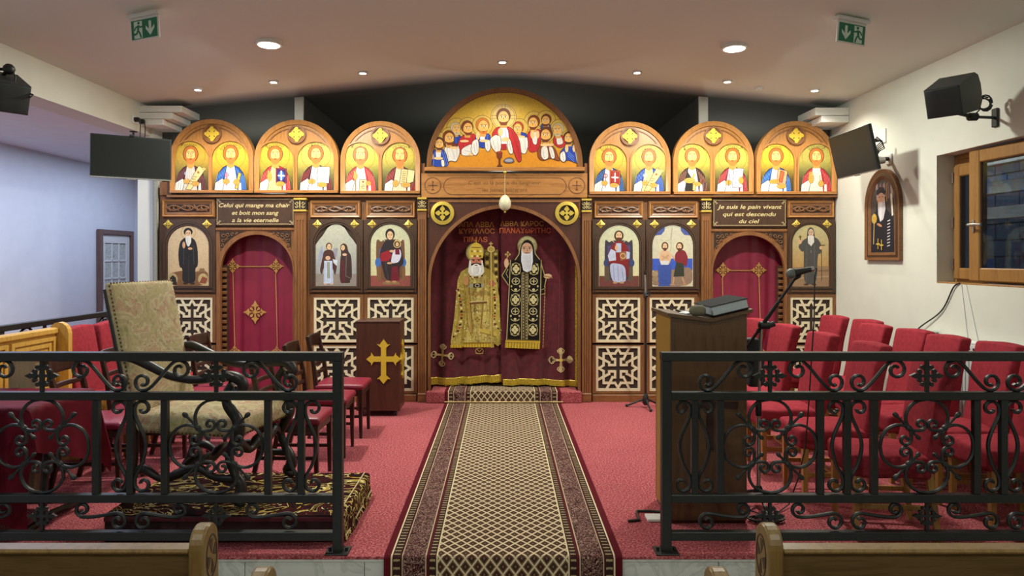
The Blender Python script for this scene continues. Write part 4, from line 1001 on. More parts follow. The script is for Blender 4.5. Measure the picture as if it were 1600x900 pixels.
def ic5(P, bgd):      # baptism
    bgd(lambda y: mixc('#bdb8a4', '#c6bfa4', (y - 355) / 80)); q = zmap(P, 920, 300, 5.626); hw, cx = P.hw, P.cx
    for s in (-1, 1): P.poly([(cx + s * hw(y), y) for y in (355, 358, 362, 366, 368)] + [(cx + s * 18, 367), (cx + s * 13, 361), (cx + s * 12, 355)], '#4a5590')
    shapes(P, q, 5.626, [('p', [(560, 585), (913, 585), (913, 690), (560, 690)], '#3c57b4'), ('p', [(560, 690), (613, 690), (700, 690), (913, 650), (913, 828), (560, 828)], '#8a7260'), ('p', [(610, 640), (730, 640), (720, 828), (610, 828)], '#3a4f96'),
      ('e', 580, 720, 32, 22, '#a0886c'), ('e', 585, 765, 30, 20, '#947c62'), ('e', 590, 805, 30, 18, '#86705a'), ('l', [(735, 300), (715, 420), (680, 430)], 3, '#8a8a7a'), ('l', [(735, 300), (720, 520)], 3, '#8a8a7a'), ('r', 670, 475, 44, 4, '#dccf9a'), ('r', 800, 478, 46, 4, '#dccf9a'),
      ('p', [(625, 530), (655, 510), (695, 515), (730, 545), (720, 610), (700, 640), (635, 640), (618, 590)], '#caa684'), ('l', [(640, 560), (700, 590)], 12, '#b8926e'), ('l', [(700, 555), (645, 595)], 12, '#b8926e'), ('p', [(632, 605), (705, 605), (700, 640), (635, 640)], '#c9c9cc'),
      ('e', 670, 475, 30, 36, '#4a2a1c'), *zface(670, 478, 20, 28), ('p', [(655, 492), (686, 492), (680, 516), (660, 516)], '#5a3220'), ('p', [(755, 550), (790, 510), (845, 510), (875, 580), (860, 660), (835, 640), (760, 620)], '#7a2830'), ('p', [(770, 615), (835, 630), (840, 740), (745, 745)], '#34382f'), ('l', [(750, 745), (740, 810)], 14, '#b48c6c'), ('l', [(822, 750), (842, 810)], 14, '#b48c6c'),
      ('e', 800, 478, 32, 38, '#4a2a1c'), *zface(797, 480, 20, 28), ('p', [(780, 495), (815, 495), (808, 525), (786, 525)], '#5a3220'), ('l', [(755, 600), (735, 560)], 9, '#b48c6c'), ('e', 735, 815, 24, 8, '#a87e60'), ('e', 848, 815, 20, 8, '#a87e60')])
def ic6(P, bgd):      # hooded old monk with staff
    bgd(lambda y: mixc('#b0a880', '#b08c58', (y - 355) / 60)); q = zmap(P, 1220, 300, 5.62)
    shapes(P, q, 5.62, [('p', [(105, 660), (425, 650), (425, 830), (105, 830)], '#927458'), ('l', [(110, 700), (425, 690)], 14, '#7a6048'), ('l', [(110, 760), (425, 740)], 12, '#a48a6c'), ('r', 265, 360, 62, 5, '#c8a860'),
      ('p', [(235, 400), (195, 425), (150, 480), (190, 530), (205, 510), (200, 810), (318, 810), (325, 540), (355, 545), (358, 460), (330, 415), (300, 395)], '#4a4846'), ('l', [(230, 470), (225, 800)], 6, '#5c5a58'), ('l', [(295, 470), (300, 800)], 6, '#5c5a58'), ('p', [(228, 420), (235, 330), (262, 305), (292, 325), (305, 420), (265, 440)], '#44423f'), *zface(266, 358, 24, 34, '#c8a890'),
      ('p', [(238, 385), (292, 385), (294, 440), (268, 475), (240, 450)], '#d0ccc6'), ('l', [(255, 400), (258, 455)], 3, '#a8a49e'), ('e', 172, 435, 15, 22, '#c8a080'), ('l', [(172, 420), (170, 380)], 7, '#5a3a1c'), ('l', [(158, 395), (184, 393)], 7, '#5a3a1c'), ('l', [(358, 480), (360, 780)], 6, '#5a3c20'), ('l', [(330, 470), (390, 466)], 8, '#5a3c20'), ('e', 352, 490, 12, 16, '#c8a080'), ('l', [(266, 510), (266, 535)], 4, '#8a8884'), ('e', 225, 812, 22, 9, '#4a3a30'), ('e', 292, 812, 22, 9, '#4a3a30')])
framed_icon(248.5, 336.8, 'leftmost dark framed icon of a black-robed standing monk with white beard', 262, 326, 353, 446.5, ic1)
framed_icon(482, 567.5, 'dark framed icon of a winged figure facing a veiled woman', 493, 557, 350.5, 447, ic2)
framed_icon(567.5, 652, 'dark framed icon of an enthroned mother holding a child', 579, 641, 350.5, 447, ic3)
framed_icon(925, 1009, 'dark framed icon of a bearded figure seated on a throne', 936, 998.5, 352, 447.5, ic4)
framed_icon(1009, 1094, 'dark framed icon of a baptism in blue water', 1019.5, 1083, 352, 447.5, ic5)
framed_icon(1230.8, 1306, 'rightmost dark framed icon of a hooded white-bearded monk with staff', 1238.5, 1295, 351, 447.5, ic6)

# ---- carved friezes
def frieze(x0, x1, y0, y1, lb):
    e = thing('carved_frieze', lb, 'frieze panel', IZ((x0 + x1) / 2, y1, 7.86), 0, 'carved vine frieze panels')
    mb = MB(); pbox(mb, x0, x1, y0, y1, 7.845, 7.8745); obj('panel', mb, M['midx'], e)
    for k, (g, d) in enumerate(((1.5, 7.832), (5, 7.838))):
        mb = MB(); mb.strip(rect(x0 + g, x1 - g, y0 + g, y1 - g), rect(x0 + g + 2.4, x1 - g - 2.4, y0 + g + 2.4, y1 - g - 2.4), d, 7.846, IZ, True, d + .006); obj('moulding', mb, M['lacquerx'] if k == 0 else M['midx'], e)
    g = 8.5; a0, a1, b0, b1 = x0 + g, x1 - g, y0 + g, y1 - g
    mb = MB(); pbox(mb, a0, a1, b0, b1, 7.8425, 7.8455, 0); obj('ground', mb, M['recess'], e)
    mb = MB(); cy = (b0 + b1) / 2; h = (b1 - b0) / 2; L = a1 - a0; pr = L / 3
    for ph in (0, PI):
        mb.tube([IZ(a0 + L * i / 40, cy + h * .62 * sin(2 * PI * (L * i / 40) / (pr * 2) + ph), 7.84) for i in range(41)], .0105, 5)
    for k in range(int(L / 7)):
        x = a0 + 5 + k * (L - 8) / max(1, int(L / 7) - 1); s = (-1) ** k
        mb.tube([IZ(x + 3.2 * cos(t * .7 + k) * (1 - t / 9), cy + s * h * .2 + h * .62 * sin(t * .7 + k) * (1 - t / 9), 7.838) for t in range(8)], [.008, .009, .011, .012, .012, .010, .008, .005], 5)
    obj('vine_carving', mb, M['carve'], e, True, 60)
frieze(252, 335, 310.5, 339.5, 'leftmost carved vine frieze panel above the standing monk icon')
frieze(483.5, 563, 313, 340.5, 'carved vine frieze panel above the winged figure icon')
frieze(571, 649, 313, 340.5, 'carved vine frieze panel above the mother and child icon')
frieze(928, 1006, 314, 341, 'carved vine frieze panel above the throned bearded figure icon')
frieze(1013.5, 1091.5, 314, 341, 'carved vine frieze panel above the baptism icon')
frieze(1231, 1305, 313, 340.5, 'rightmost carved vine frieze panel above the hooded monk icon')

# ---- lattice panels
def lattice(x0, x1, y0, y1, lb):
    e = thing('lattice_panel', lb, 'lattice panel', IZ((x0 + x1) / 2, y1, 7.86), 0, 'cream cross lattice panels along the base')
    cx, cy, hx, hy = (x0 + x1) / 2, (y0 + y1) / 2, (x1 - x0) / 2, (y1 - y0) / 2
    mb = MB(); mb.strip(rect(x0 - 5.4, x1 + 5.4, y0 - 4.5, y1 + 4), rect(x0, x1, y0, y1), 7.846, 7.8745, IZ); obj('frame', mb, M['mid'], e)
    mb = MB(); pbox(mb, x0, x1, y0, y1, 7.866, 7.8745, 0); obj('backing', mb, M['latback'], e)
    mb = MB(); mb.strip(rect(x0, x1, y0, y1), rect(x0 + hx * .11, x1 - hx * .11, y0 + hy * .11, y1 - hy * .11), 7.85, 7.866, IZ); obj('border', mb, M['lattice'], e)
    mb = MB(); q = lambda u, v: (cx + u * hx, cy - v * hy)
    w = .05
    cnt = [0]
    def strip_(pts):
        for (a, b), (c, d) in zip(pts, pts[1:]):
            cnt[0] += 1; dd = 7.8512 + .00011 * cnt[0]
            L = math.hypot(c - a, d - b); tx, ty = (c - a) / L, (d - b) / L; nx, ny = -ty * w, tx * w
            a_, b_, c_, d_ = a - tx * w * .9, b - ty * w * .9, c + tx * w * .9, d + ty * w * .9
            mb.prism([q(a_ + nx, b_ + ny), q(c_ + nx, d_ + ny), q(c_ - nx, d_ - ny), q(a_ - nx, b_ - ny)], dd, 7.8655 - .00003 * cnt[0], IZ)
    for sx in (-1, 1):
        for sy in (-1, 1):
            strip_([(sx * .49, sy * .87), (sx * .25, sy * .40), (sx * .13, sy * .40), (sx * .13, sy * .14), (sx * .40, sy * .14), (sx * .40, sy * .25), (sx * .87, sy * .49)])
            strip_([(0, sy * .86), (sx * .13, sy * .65), (sx * .65, sy * .65), (sx * .65, sy * .13), (sx * .86, 0)])
    o = obj('lattice_strips', mb, M['lattice'], e); o['kind'] = 'stuff'
for x0, x1, nm in ((266, 331, 'under the leftmost monk icon'), (489.5, 562, 'under the winged figure icon'), (573.5, 646, 'under the mother and child icon, behind the small pulpit'), (931.5, 1001, 'under the throned figure icon'), (1015.5, 1085.5, 'under the baptism icon'), (1236.2, 1302, 'under the rightmost hooded monk icon')):
    lattice(x0, x1, 464.5, 535, 'upper cream cross lattice panel ' + nm)
    lattice(x0, x1, 540.5, 611.5, 'lower cream cross lattice panel ' + nm)

# ---- pilasters
def pilaster(x0, x1, yt, lb):
    e = thing('pilaster', lb, 'pilaster', IZ((x0 + x1) / 2, 628, 7.84), 0, 'fluted pilasters with gold capitals')
    a, b = IZ(x0, 628, 0), IZ(x1, yt + 21, 0); w = b[0] - a[0]; d0 = 7.80
    pts = [(a[0], 7.8745), (a[0], d0)]
    for k in range(3):
        c = a[0] + w * (.26 + .24 * k); g = w * .055
        pts += [(c - g, d0), (c - g * .6, d0 + .008), (c + g * .6, d0 + .008), (c + g, d0)]
    pts += [(b[0], d0), (b[0], 7.8745)]
    z0, z1 = 0.1, IZ(0, yt + 34, 0)[2]
    mb = MB(); mb.prism(pts, z0, z1, lambda p, q, d: (p, q, d)); obj('shaft', mb, M['mid'], e)
    mb = MB(); mb.box(a[0], b[0], d0, 7.8745, z1, b[2]); obj('neck', mb, M['mid'], e)
    mb = MB(); mb.box(a[0] - .004, b[0] + .004, d0 - .012, 7.8745, 0, z0, .006); obj('base', mb, M['midx'], e)
    mb = MB(); pbox(mb, x0 - .6, x1 + .6, yt + 3, yt + 18.5, 7.795, 7.8745); cap = obj('capital', mb, M['recess'], e)
    mb = MB(); pbox(mb, x0 - .8, x1 + .8, yt + 18, yt + 21, 7.78, 7.8745); obj('gilt_band', mb, M['gold'], e); mb = MB(); pbox(mb, x0 - .8, x1 + .8, yt, yt + 3, 7.782, 7.8745); obj('gilt_band', mb, M['gold'], e)
    mb = MB(); cx = (x0 + x1) / 2; hw = (x1 - x0) / 2
    for s in (-1, 1):
        for r0, yy, xx in ((3.0, yt + 7.5, .52), (2.6, yt + 13, .5)):
            mb.tube([IZ(cx + s * hw * xx + s * r0 * cos(t * .75) * (1 - t / 10), yy + r0 * sin(t * .75) * (1 - t / 10), 7.79) for t in range(9)], .004, 5)
    mb.tube([IZ(cx, yt + 4 + t * 2, 7.787) for t in range(7)], [.003, .005, .007, .006, .007, .006, .003], 6)
    obj('leaf_carving', mb, M['threadlight'], e, True, 60)
pilaster(461, 479.5, 310, 'fluted pilaster with gold capital right of the left curtained doorway')
pilaster(653.5, 666.5, 309, 'fluted pilaster with gold capital at the left of the central doorway')
pilaster(909, 923, 311, 'fluted pilaster with gold capital at the right of the central doorway')
pilaster(1095, 1109.5, 311, 'fluted pilaster with gold capital left of the right curtained doorway')

# ---- inscription boards
def quote(x0, x1, y0, y1, lines, lb):
    e = thing('inscription_board', lb, 'inscription board', IZ((x0 + x1) / 2, y1, 7.84))
    mb = MB(); pbox(mb, x0, x1, y0, y1, 7.83, 7.8745, .006); obj('board', mb, M['dark'], e)
    P = Paint(lambda a, b, off: IZ(a, b, 7.8295 - off)); c = '#b9a57c'
    P.line([(x0 + 8, y0 + 2), (x1 - 8, y0 + 2)], .8, c); P.line([(x0 + 8, y1 - 3), (x1 - 8, y1 - 3)], .8, c); P.line([(x0 + 2, y0 + 8), (x0 + 2, y1 - 9)], .8, c); P.line([(x1 - 2, y0 + 8), (x1 - 2, y1 - 9)], .8, c)
    for sx, bx in ((1, x0), (-1, x1)):
        for sy, by in ((1, y0), (-1, y1 - 1)):
            q = lambda L: [(bx + sx * a, by + sy * b) for a, b in L]
            P.line(q([(1.5, 8), (1.5, 5), (5, 5), (5, 1.5), (8, 1.5)]), .8, c); P.line(q([(1.5, 1.5), (3.4, 1.5), (3.4, 3.4), (1.5, 3.4), (1.5, 1.5)]), .8, c); P.line(q([(3.4, 3.4), (7.5, 7.5)]), .6, c); P.line(q([(5.2, 8), (5.2, 6), (8, 6)]), .7, c)
    obj('border_print', P, M['paint'], e)
    P = Paint(lambda a, b, off: IZ(a, b, 7.8285 - off))
    for t_, cx, cy, w in lines: P.text(t_, cx, cy, 6.4, '#d2be8c', bold=.015, shear=.25, width=w)
    obj('lettering', P, M['paint'], e)
quote(337.5, 460, 309, 353, (('Celui qui mange ma chair', 397.5, 320.5, 111), ('et boit mon sang', 399, 332.3, 73), ('a la vie eternelle', 399, 343.8, 73)), 'dark board lettered Celui qui mange ma chair above the left doorway')
quote(1113.5, 1229, 311, 355, (('Je suis le pain vivant', 1171, 323, 101), ('qui est descendu', 1171, 334.5, 83), ('du ciel', 1170.5, 345.5, 32)), 'dark board lettered Je suis le pain vivant above the right doorway')

# ---- arched doorways
def doorway(x0, x1, y0, ox0, ox1, oyt, lb, jamb):
    e = thing('arched_doorway', lb, 'doorway', IZ((x0 + x1) / 2, 628, 7.85))
    o = arch(ox0, ox1, oyt, 628); r = rect(x0, x1, y0, 628)
    mb = MB(); mb.prism(r + list(reversed(o)), 7.84, 7.8745, IZ); obj('surround', mb, M['mid'], e)
    i2 = arch(max(ox0 - 6.5, x0 + .3), min(ox1 + 6.5, x1 - .3), oyt - 6, 628)
    mb = MB(); mb.strip(i2, o, 7.828, 7.841, IZ, False); obj('arch_band', mb, M['mid'], e, True, 30)
    mb = MB(); pbox(mb, x0, x1, y0, y0 + 4, 7.826, 7.841); obj('head_bead', mb, M['mid'], e)
    for s in (-1, 1):
        ex = x0 + 5.5 if s < 0 else x1 - 5.5; cx, rx = (ox0 + ox1) / 2, (ox1 - ox0) / 2 + 8
        poly = [(ex, y0 + 5.5)] + [(cx + s * rx * cos(t), oyt + rx - 8 - rx * sin(t)) for t in [PI * .5 * (.32 + .5 * k / 8) for k in range(9)]]
        poly = [(min(max(a, x0 + 5.5), x1 - 5.5), max(b, y0 + 5.5)) for a, b in poly]
        mb = MB(); mb.prism(poly, 7.836, 7.841, IZ); sp = obj('spandrel', mb, M['recess'], e)
        mb = MB()
        for (dx, dy, r0) in ((6, 6, 4), (13, 5, 3.4), (5.5, 14, 3.6), (20, 4, 2.8), (4.6, 22, 2.8), (11, 12, 2.4), (27, 3, 2.0), (3.8, 29, 2)):
            c0 = (ex - s * dx, y0 + 5.5 + dy)
            mb.tube([IZ(c0[0] + r0 * cos(t * .8 + dx) * (1 - t / 11), c0[1] + r0 * sin(t * .8 + dx) * (1 - t / 11), 7.833) for t in range(9)], .0055, 5)
        obj('leaf_carving', mb, M['carve'], sp, True, 60)
    # ribbed jamb lining
    jx = ox0 if jamb < 0 else ox1
    mb = MB()
    for k in range(22):
        yy = oyt + 52 + k * 9.2
        if yy < 620: pbox(mb, jx - (2 if jamb < 0 else 5), jx + (5 if jamb < 0 else 2), yy, yy + 5.5, 7.90, 7.96, .006)
    o_ = obj('jamb_ribs', mb, M['carve'], e); o_['kind'] = 'stuff'
    mb = MB(); pbox(mb, jx - (2 if jamb < 0 else 6), jx + (6 if jamb < 0 else 2), oyt + 48, 627, 7.93, 7.97, 0); obj('jamb', mb, M['dark'], e)
doorway(337.2, 459.8, 356, 344.5, 457.5, 366.5, 'arched wooden surround of the left doorway with crimson curtain', -1)
doorway(1110.5, 1230.2, 358, 1114, 1226, 367.5, 'arched wooden surround of the right doorway with crimson curtain', 1)

e = thing('central_doorway', 'wide arched central doorway surround with two gold medallions', 'doorway', IZ(788, 628, 7.85))
o = arch(673, 903, 325.5, 628, 116, 40); r = rect(667.6, 907.6, 310, 628)
mb = MB(); mb.prism(r + list(reversed(o)), 7.835, 7.8745, IZ); obj('surround', mb, M['mahog'], e)
i2 = arch(668.5, 907.5, 320, 628, 120, 40)
mb = MB(); mb.strip(i2, o, 7.82, 7.836, IZ, False); obj('arch_band', mb, M['mid'], e, True, 30)
mb = MB(); mb.strip(rect(668, 907, 312, 340), rect(671, 904, 316, 340), 7.825, 7.836, IZ, False); obj('bead', mb, M['mid'], e)
for cx0 in (691.5, 885.5):
    cir = lambda r: [(cx0 + r * cos(2 * PI * k / 36), 333 + r * sin(2 * PI * k / 36)) for k in range(36)]
    mb = MB(); mb.strip(cir(18.2), cir(12.6), 7.808, 7.836, IZ, True, 7.802); ring = obj('medallion_ring', mb, M['gold'], e, True, 30)
    mb = MB(); mb.prism(cir(12.7), 7.83, 7.8355, IZ); obj('medallion_ground', mb, M['recess'], e)
    mb = MB()
    for k in range(4):
        a = k * PI / 2
        q = lambda rr, tt: (cx0 + rr * cos(a + tt), 333 + rr * sin(a + tt))
        mb.prism([q(1.2, -.8), q(4.0, -.45), q(6.8, -.68), q(8.8, -.36), q(12.0, 0), q(8.8, .36), q(6.8, .68), q(4.0, .45), q(1.2, .8)], 7.815, 7.832, IZ)
    mb.prism([(cx0 + 2.6 * cos(t * PI / 4), 333 + 2.6 * sin(t * PI / 4)) for t in range(8)], 7.812, 7.832, IZ)
    obj('medallion_cross', mb, M['gold'], e)

# hanging egg
e = thing('hanging_egg', 'ivory egg hanging on a cord before the central doorway', 'ornament', at(789, 327, 7.70))
prof = [(max(.001, .066 * sin(PI * t / 14) * (1 + .10 * cos(PI * t / 14))), .087 * (1 - cos(PI * t / 14))) for t in range(15)]
c = at(789, 329.5, 7.70); mb = MB(); mb.lathe(prof, c, 22); obj('egg', mb, M['egg'], e, True)
c2 = at(789, 305, 7.70); c3 = at(789, 265, 7.70); mb = MB(); mb.tube([(c.x, 7.70, c.z + .17), (c.x, 7.70, c3.z)], .004, 6); obj('cord', mb, M['threadlight'], e)
mb = MB(); mb.ball((c.x, 7.70, c.z - .012), .013); mb.ball((c.x, 7.70, c3.z - .03), .018); obj('bead', mb, M['gold'], e, True)
mb = MB(); mb.box(c.x - .006, c.x + .006, 7.695, 7.772, c3.z - .004, c3.z + .008); obj('bracket', mb, M['brass'], e)
# ------------------------------------------------------------------ curtains
DC = 8.03
def CZ(a, b, d): return ((a - CX) * DC / K, d, EYE + (CY - b) * DC / K)
def curtain(name, label, x0, x1, y0, y1, amp, wl, mat_, damp=None, nu=90, nv=30, base=DC, ph=0.0, gather=0, lean=0):
    def wave(a, b):
        X = (a - CX) * DC / K
        t = (b - y0) / (y1 - y0)
        w = amp * (sin(X / wl * 2 * PI + ph) + .45 * sin(X / wl * 3.7 * PI + 1.3 + ph + 2 * t)) * (.55 + .6 * t)
        if damp: w *= damp(a, b)
        return base + w + lean * t
    mb = MB()
    def fn(u, v):
        a = x0 + (x1 - x0) * u; b = y0 + (y1 - y0) * v
        return CZ(a, b, wave(a, b))
    mb.grid(fn, nu, nv)
    n = len(mb.v)
    # give the cloth a thickness
    mb.v += [(p[0], p[1] + .004, p[2]) for p in mb.v]; mb.f += [tuple(i + n for i in reversed(f)) for f in mb.f]
    return mb, wave
def emb_cross(P, cx, cy, r, c='#b98d4e', c2='#8a5a38'):
    """ornate eight-lobed cross in braid"""
    for k in range(4):
        a = k * PI / 2
        q = lambda rr, tt: (cx + rr * r * cos(a + tt), cy + rr * r * sin(a + tt))
        P.poly([q(.06, -.7), q(.45, -.22), q(.62, -.55), q(.70, -.20), q(1.0, 0), q(.70, .20), q(.62, .55), q(.45, .22), q(.06, .7)], c)
        P.poly([q(.2, -.2), q(.5, -.14), q(.72, 0), q(.5, .14), q(.2, .2)], c2)
        P.line([q(.15, 0), q(.8, 0)], r * .07, c)
        d = a + PI / 4
        P.poly([(cx + r * .15 * cos(d), cy + r * .15 * sin(d)), (cx + r * .48 * cos(d - .28), cy + r * .48 * sin(d - .28)), (cx + r * .56 * cos(d), cy + r * .56 * sin(d)), (cx + r * .48 * cos(d + .28), cy + r * .48 * sin(d + .28))], c)
    P.ell(cx, cy, r * .16, r * .16, c, 10)
for (x0, x1, y0, label, crosses, lines, lb) in (
    (341, 462, 362, 'crimson satin curtain with gold crosses in the left doorway', [(364.5, 416, 12.5), (432, 416, 12.5), (399.5, 487.5, 18.5), (368, 548, 9.5), (434, 548, 9.5)],
     [[(376, 416.5), (421, 416.5)], [(365, 428), (368, 540)], [(431, 428), (434, 540)]], 0),
    (1110, 1230, 363, 'deep crimson satin curtain with gold crosses in the right doorway', [(1129, 422, 13), (1184.5, 422, 13), (1157, 487, 14), (1132, 548, 9), (1186, 548, 9)],
     [[(1141, 422.5), (1173, 422.5)], [(1128, 434), (1131, 540)], [(1185, 434), (1188, 540)]], 1)):
    mb, wv = curtain('curtain', label, x0, x1, y0, 622, .0095, .19, M['satin'], ph=lb * 1.7)
    e = thing('door_curtain', label, 'curtain', CZ((x0 + x1) / 2, 622, DC))
    obj('cloth', mb, M['satin'], e, True, 80)
    P = Paint(lambda a, b, off: CZ(a, b, wv(a, b) - .014 - off), .0002)
    for L in lines:
        (a, b), (c, d) = L
        P.line([(a + (c - a) * i / 24, b + (d - b) * i / 24) for i in range(25)], 1.3, '#b98d4e')
    for c in crosses: emb_cross(P, *c)
    obj('gold_embroidery', P, M['cloth_paint'], e)
    mb = MB(); mb.tube([CZ(x0 - 2, y0 + 1, DC + .03), CZ(x1 + 2, y0 + 1, DC + .03)], .012, 8); obj('curtain_rod', mb, M['brass'], e, True)

# ---- central velvet curtain in two leaves with applique figures
def dampL(a, b): return .25 if 700 < a < 786 and 338 < b < 552 else .75
def dampR(a, b): return .25 if 782 < a < 868 and 338 < b < 552 else .75
def smooth_damp(x0, x1):
    def f(a, b):
        t = max(0, min(1, min(a - x0 + 12, x1 + 12 - a) / 24)); u = max(0, min(1, (568 - b) / 30))
        return 1 - .85 * t * u
    return f
def fringe(P0, x0, x1, yb, h, wv, slope, parent, name='bottom_fringe'):
    mb = MB(); n = 110
    for i in range(n):
        a0 = x0 + (x1 - x0) * i / n; a1 = x0 + (x1 - x0) * (i + 1.05) / n; t = (i + .5) / n
        y_ = yb + slope(t); hh = h * (1 + .12 * math.sin(i * 12.9) * math.sin(i * 3.1)); d = wv((a0 + a1) / 2, y_) - .012 - .004 * (i % 3)
        mb.prism([(a0, y_), (a1, y_), (a1 + .1 * (i % 3 - 1), y_ + hh), (a0 + .1 * (i % 3 - 1), y_ + hh)], d, d + .008, CZ)
    o_ = obj(name, mb, M['fringe'], parent); o_['kind'] = 'stuff'
    mb = MB(); pts = [CZ(x0 + (x1 - x0) * i / 40, yb + slope(i / 40) + .6, wv(x0 + (x1 - x0) * i / 40, yb) - .012) for i in range(41)]
    mb.tube(pts, .006, 6); obj('braid', mb, M['gold'], parent, True)
def flower_cross(P, cx, cy, r, tilt=0):
    for k in range(4):
        a = k * PI / 2 + tilt
        q = lambda rr, tt: (cx + rr * r * cos(a + tt), cy + rr * r * sin(a + tt))
        out = [q(.08, -.9), q(.5, -.22), q(.66, -.42), q(.82, -.40), q(.92, -.22), q(1.0, 0), q(.92, .22), q(.82, .40), q(.66, .42), q(.5, .22), q(.08, .9)]
        P.poly(out, '#c9b080'); P.poly([q(.2, -.2), q(.52, -.12), q(.68, -.3), q(.84, -.26), q(.88, 0), q(.84, .26), q(.68, .3), q(.52, .12), q(.2, .2)], '#3a2020')
        P.line([q(.2, 0), q(.85, 0)], r * .06, '#c9b080'); P.line([q(.45, 0), q(.72, .2)], r * .05, '#c9b080'); P.line([q(.45, 0), q(.72, -.2)], r * .05, '#c9b080')
    P.ell(cx, cy, r * .15, r * .15, '#d0b050', 10)
mbL, wL = curtain('c', '', 664, 790, 318, 598, .02, .26, None, smooth_damp(704, 784), 110, 36, DC + .035, .4)
mbR, wR = curtain('c', '', 783, 907, 318, 598, .02, .26, None, smooth_damp(788, 868), 110, 36, DC - .012, 2.2)
eL = thing('sanctuary_curtain', 'left leaf of the burgundy velvet curtain with crowned figure in gold vestments', 'curtain', CZ(727, 606, DC), 0, 'two leaves of the central velvet curtain')
obj('cloth', mbL, M['velvet'], eL, True, 80)
eR = thing('sanctuary_curtain', 'right leaf of the burgundy velvet curtain with hooded figure in black and gold', 'curtain', CZ(848, 606, DC), 0, 'two leaves of the central velvet curtain')
obj('cloth', mbR, M['velvet'], eR, True, 80)
fringe(None, 671, 789, 589, 11, wL, lambda t: 2.0 * sin(t * 5 + .5) - 2 * (t > .8) * (t - .8) * 5, eL); fringe(None, 786, 902, 592, 9, wR, lambda t: 1.0 * math.sin(t * 6 + 2.5) + .8 * t, eR)
mb = MB(); 
for i in range(60):
    y_ = 415 + i * 3.1; d = wR(903, y_) - .014
    mb.prism([(897.5 + (i % 3) * .3, y_), (902.5, y_), (902.5, y_ + 3), (897.8 + (i % 2) * .4, y_ + 3)], d, d + .008, CZ)
o_ = obj('side_fringe', mb, M['fringe'], eR); o_['kind'] = 'stuff'
mb = MB(); mb.tube([(at(664, 317, 8.05).x, 8.13, at(0, 320, 8.05).z), (at(914, 317, 8.05).x, 8.13, at(0, 320, 8.05).z)], .015, 8)
tag(obj('curtain_rod', mb, M['brass'], None, True), 'rod behind the arch that carries the velvet curtain', 'rod')
# left figure: origin (690,330) scale 3.91
def Lz(P): return zmap(P, 690, 330, 3.91)
P = Paint(lambda a, b, off: CZ(a, b, wL(a, b) - .004 - off), .00025); q = Lz(P)
P.text('ΠΑΠΑ ΑΒΒΑ', 740.5, 350.5, 7.6, '#a8743c', bold=.02, width=63); P.text('ΚΥΡΙΛΛΟϹ', 745, 361, 7.6, '#b4703c', bold=.02, width=56); P.text('ΠΙΜΑЅ', 743, 374, 7.8, '#c46a44', bold=.02, width=37)
P.ring(749, 549, 6, 4.5, 1.2, '#a8884c'); P.line([(744, 545), (749, 550), (754, 545)], 1, '#a8884c'); P.line([(743, 553), (755, 553)], 1.2, '#a8884c')
flower_cross(P, 691, 555.5, 18.5, .08)
obj('gold_embroidery', P, M['cloth_paint'], eL)
G1, G2, G3 = '#b7a04c', '#cdb868', '#8a7030'
def blobs(P, pts, q, k, cols, r, n=5):
    rr = random.Random(len(pts) * 31 + int(r * 10))
    for (a, b), (c, d) in zip(pts, pts[1:]):
        m = max(2, int(math.hypot(c - a, d - b) / (r * 2.1)))
        for i in range(m):
            t = (i + .5) / m; x, y = q([(a + (c - a) * t, b + (d - b) * t)])[0]
            P.ell(x, y, r / k * (.8 + .4 * rr.random()), r / k * (.7 + .4 * rr.random()), cols[i % len(cols)], 7)
fl = min(wL(700 + i * 4, 375 + j * 6) for i in range(22) for j in range(30)) - .009
P = Paint(lambda a, b, off: CZ(a, b, fl - off), .0002); q = Lz(P); k = 3.91
cope = [(160, 345), (118, 370), (98, 420), (88, 520), (78, 640), (55, 800), (60, 828), (128, 828), (150, 812), (325, 812), (345, 826), (366, 800), (362, 690), (352, 520), (332, 400), (300, 360), (260, 340)]
mbA = MB(); mbA.prism(q(cope), 0, 1, lambda a, b, d: CZ(a, b, fl + (wL(a, b) - fl) * d)); obj('applique_backing', mbA, M['fringe'], eL)
P.ell(*q([(205, 252)])[0], 58 / k, 60 / k, '#8f8048', 22); P.ell(*q([(205, 252)])[0], 52 / k, 54 / k, '#bdb07c', 22)
P.poly(q([(262, 235), (345, 235), (350, 470), (265, 440)]), '#7c6834'); blobs(P, [(278, 245), (278, 440)], q, k, ['#c4ac60', '#3c2c18'], 13); blobs(P, [(330, 250), (335, 460)], q, k, ['#c4ac60', '#3c2c18'], 11)
P.poly(q(cope), G1)
P.poly(q([(165, 395), (270, 395), (285, 560), (318, 780), (320, 800), (135, 800), (150, 770), (172, 560)]), G2)
rr = random.Random(11)
def inside(x, y, poly):
    r_ = False
    for (x1_, y1_), (x2_, y2_) in zip(poly, poly[1:] + poly[:1]):
        if (y1_ > y) != (y2_ > y) and x < (x2_ - x1_) * (y - y1_) / (y2_ - y1_) + x1_: r_ = not r_
    return r_
for _ in range(420):
    x, y = 60 + rr.random() * 305, 345 + rr.random() * 465
    if inside(x, y, cope): P.ell(*q([(x, y)])[0], (2.5 + 4 * rr.random()) / k, (2 + 3 * rr.random()) / k, rr.choice(['#d9cb94', '#c9b876', '#94793a', '#dccf9c', '#a58c48']), 6, rr.random() * 3)
for L in ([(120, 480), (105, 640), (85, 790)], [(140, 420), (150, 560), (165, 700), (185, 760)], [(165, 400), (178, 560), (192, 740)]): P.line(q(L), 1.3, G3 if L[0][0] != 165 else '#7a5a2a')
blobs(P, [(102, 470), (120, 560), (126, 640), (108, 720), (70, 770)], q, k, ['#5a2420', '#d8c890', '#3c2018', '#a8342c'], 8)
blobs(P, [(320, 470), (328, 580), (322, 680), (350, 720)], q, k, ['#5a2420', '#d8c890', '#3c2018', '#a8342c'], 7)
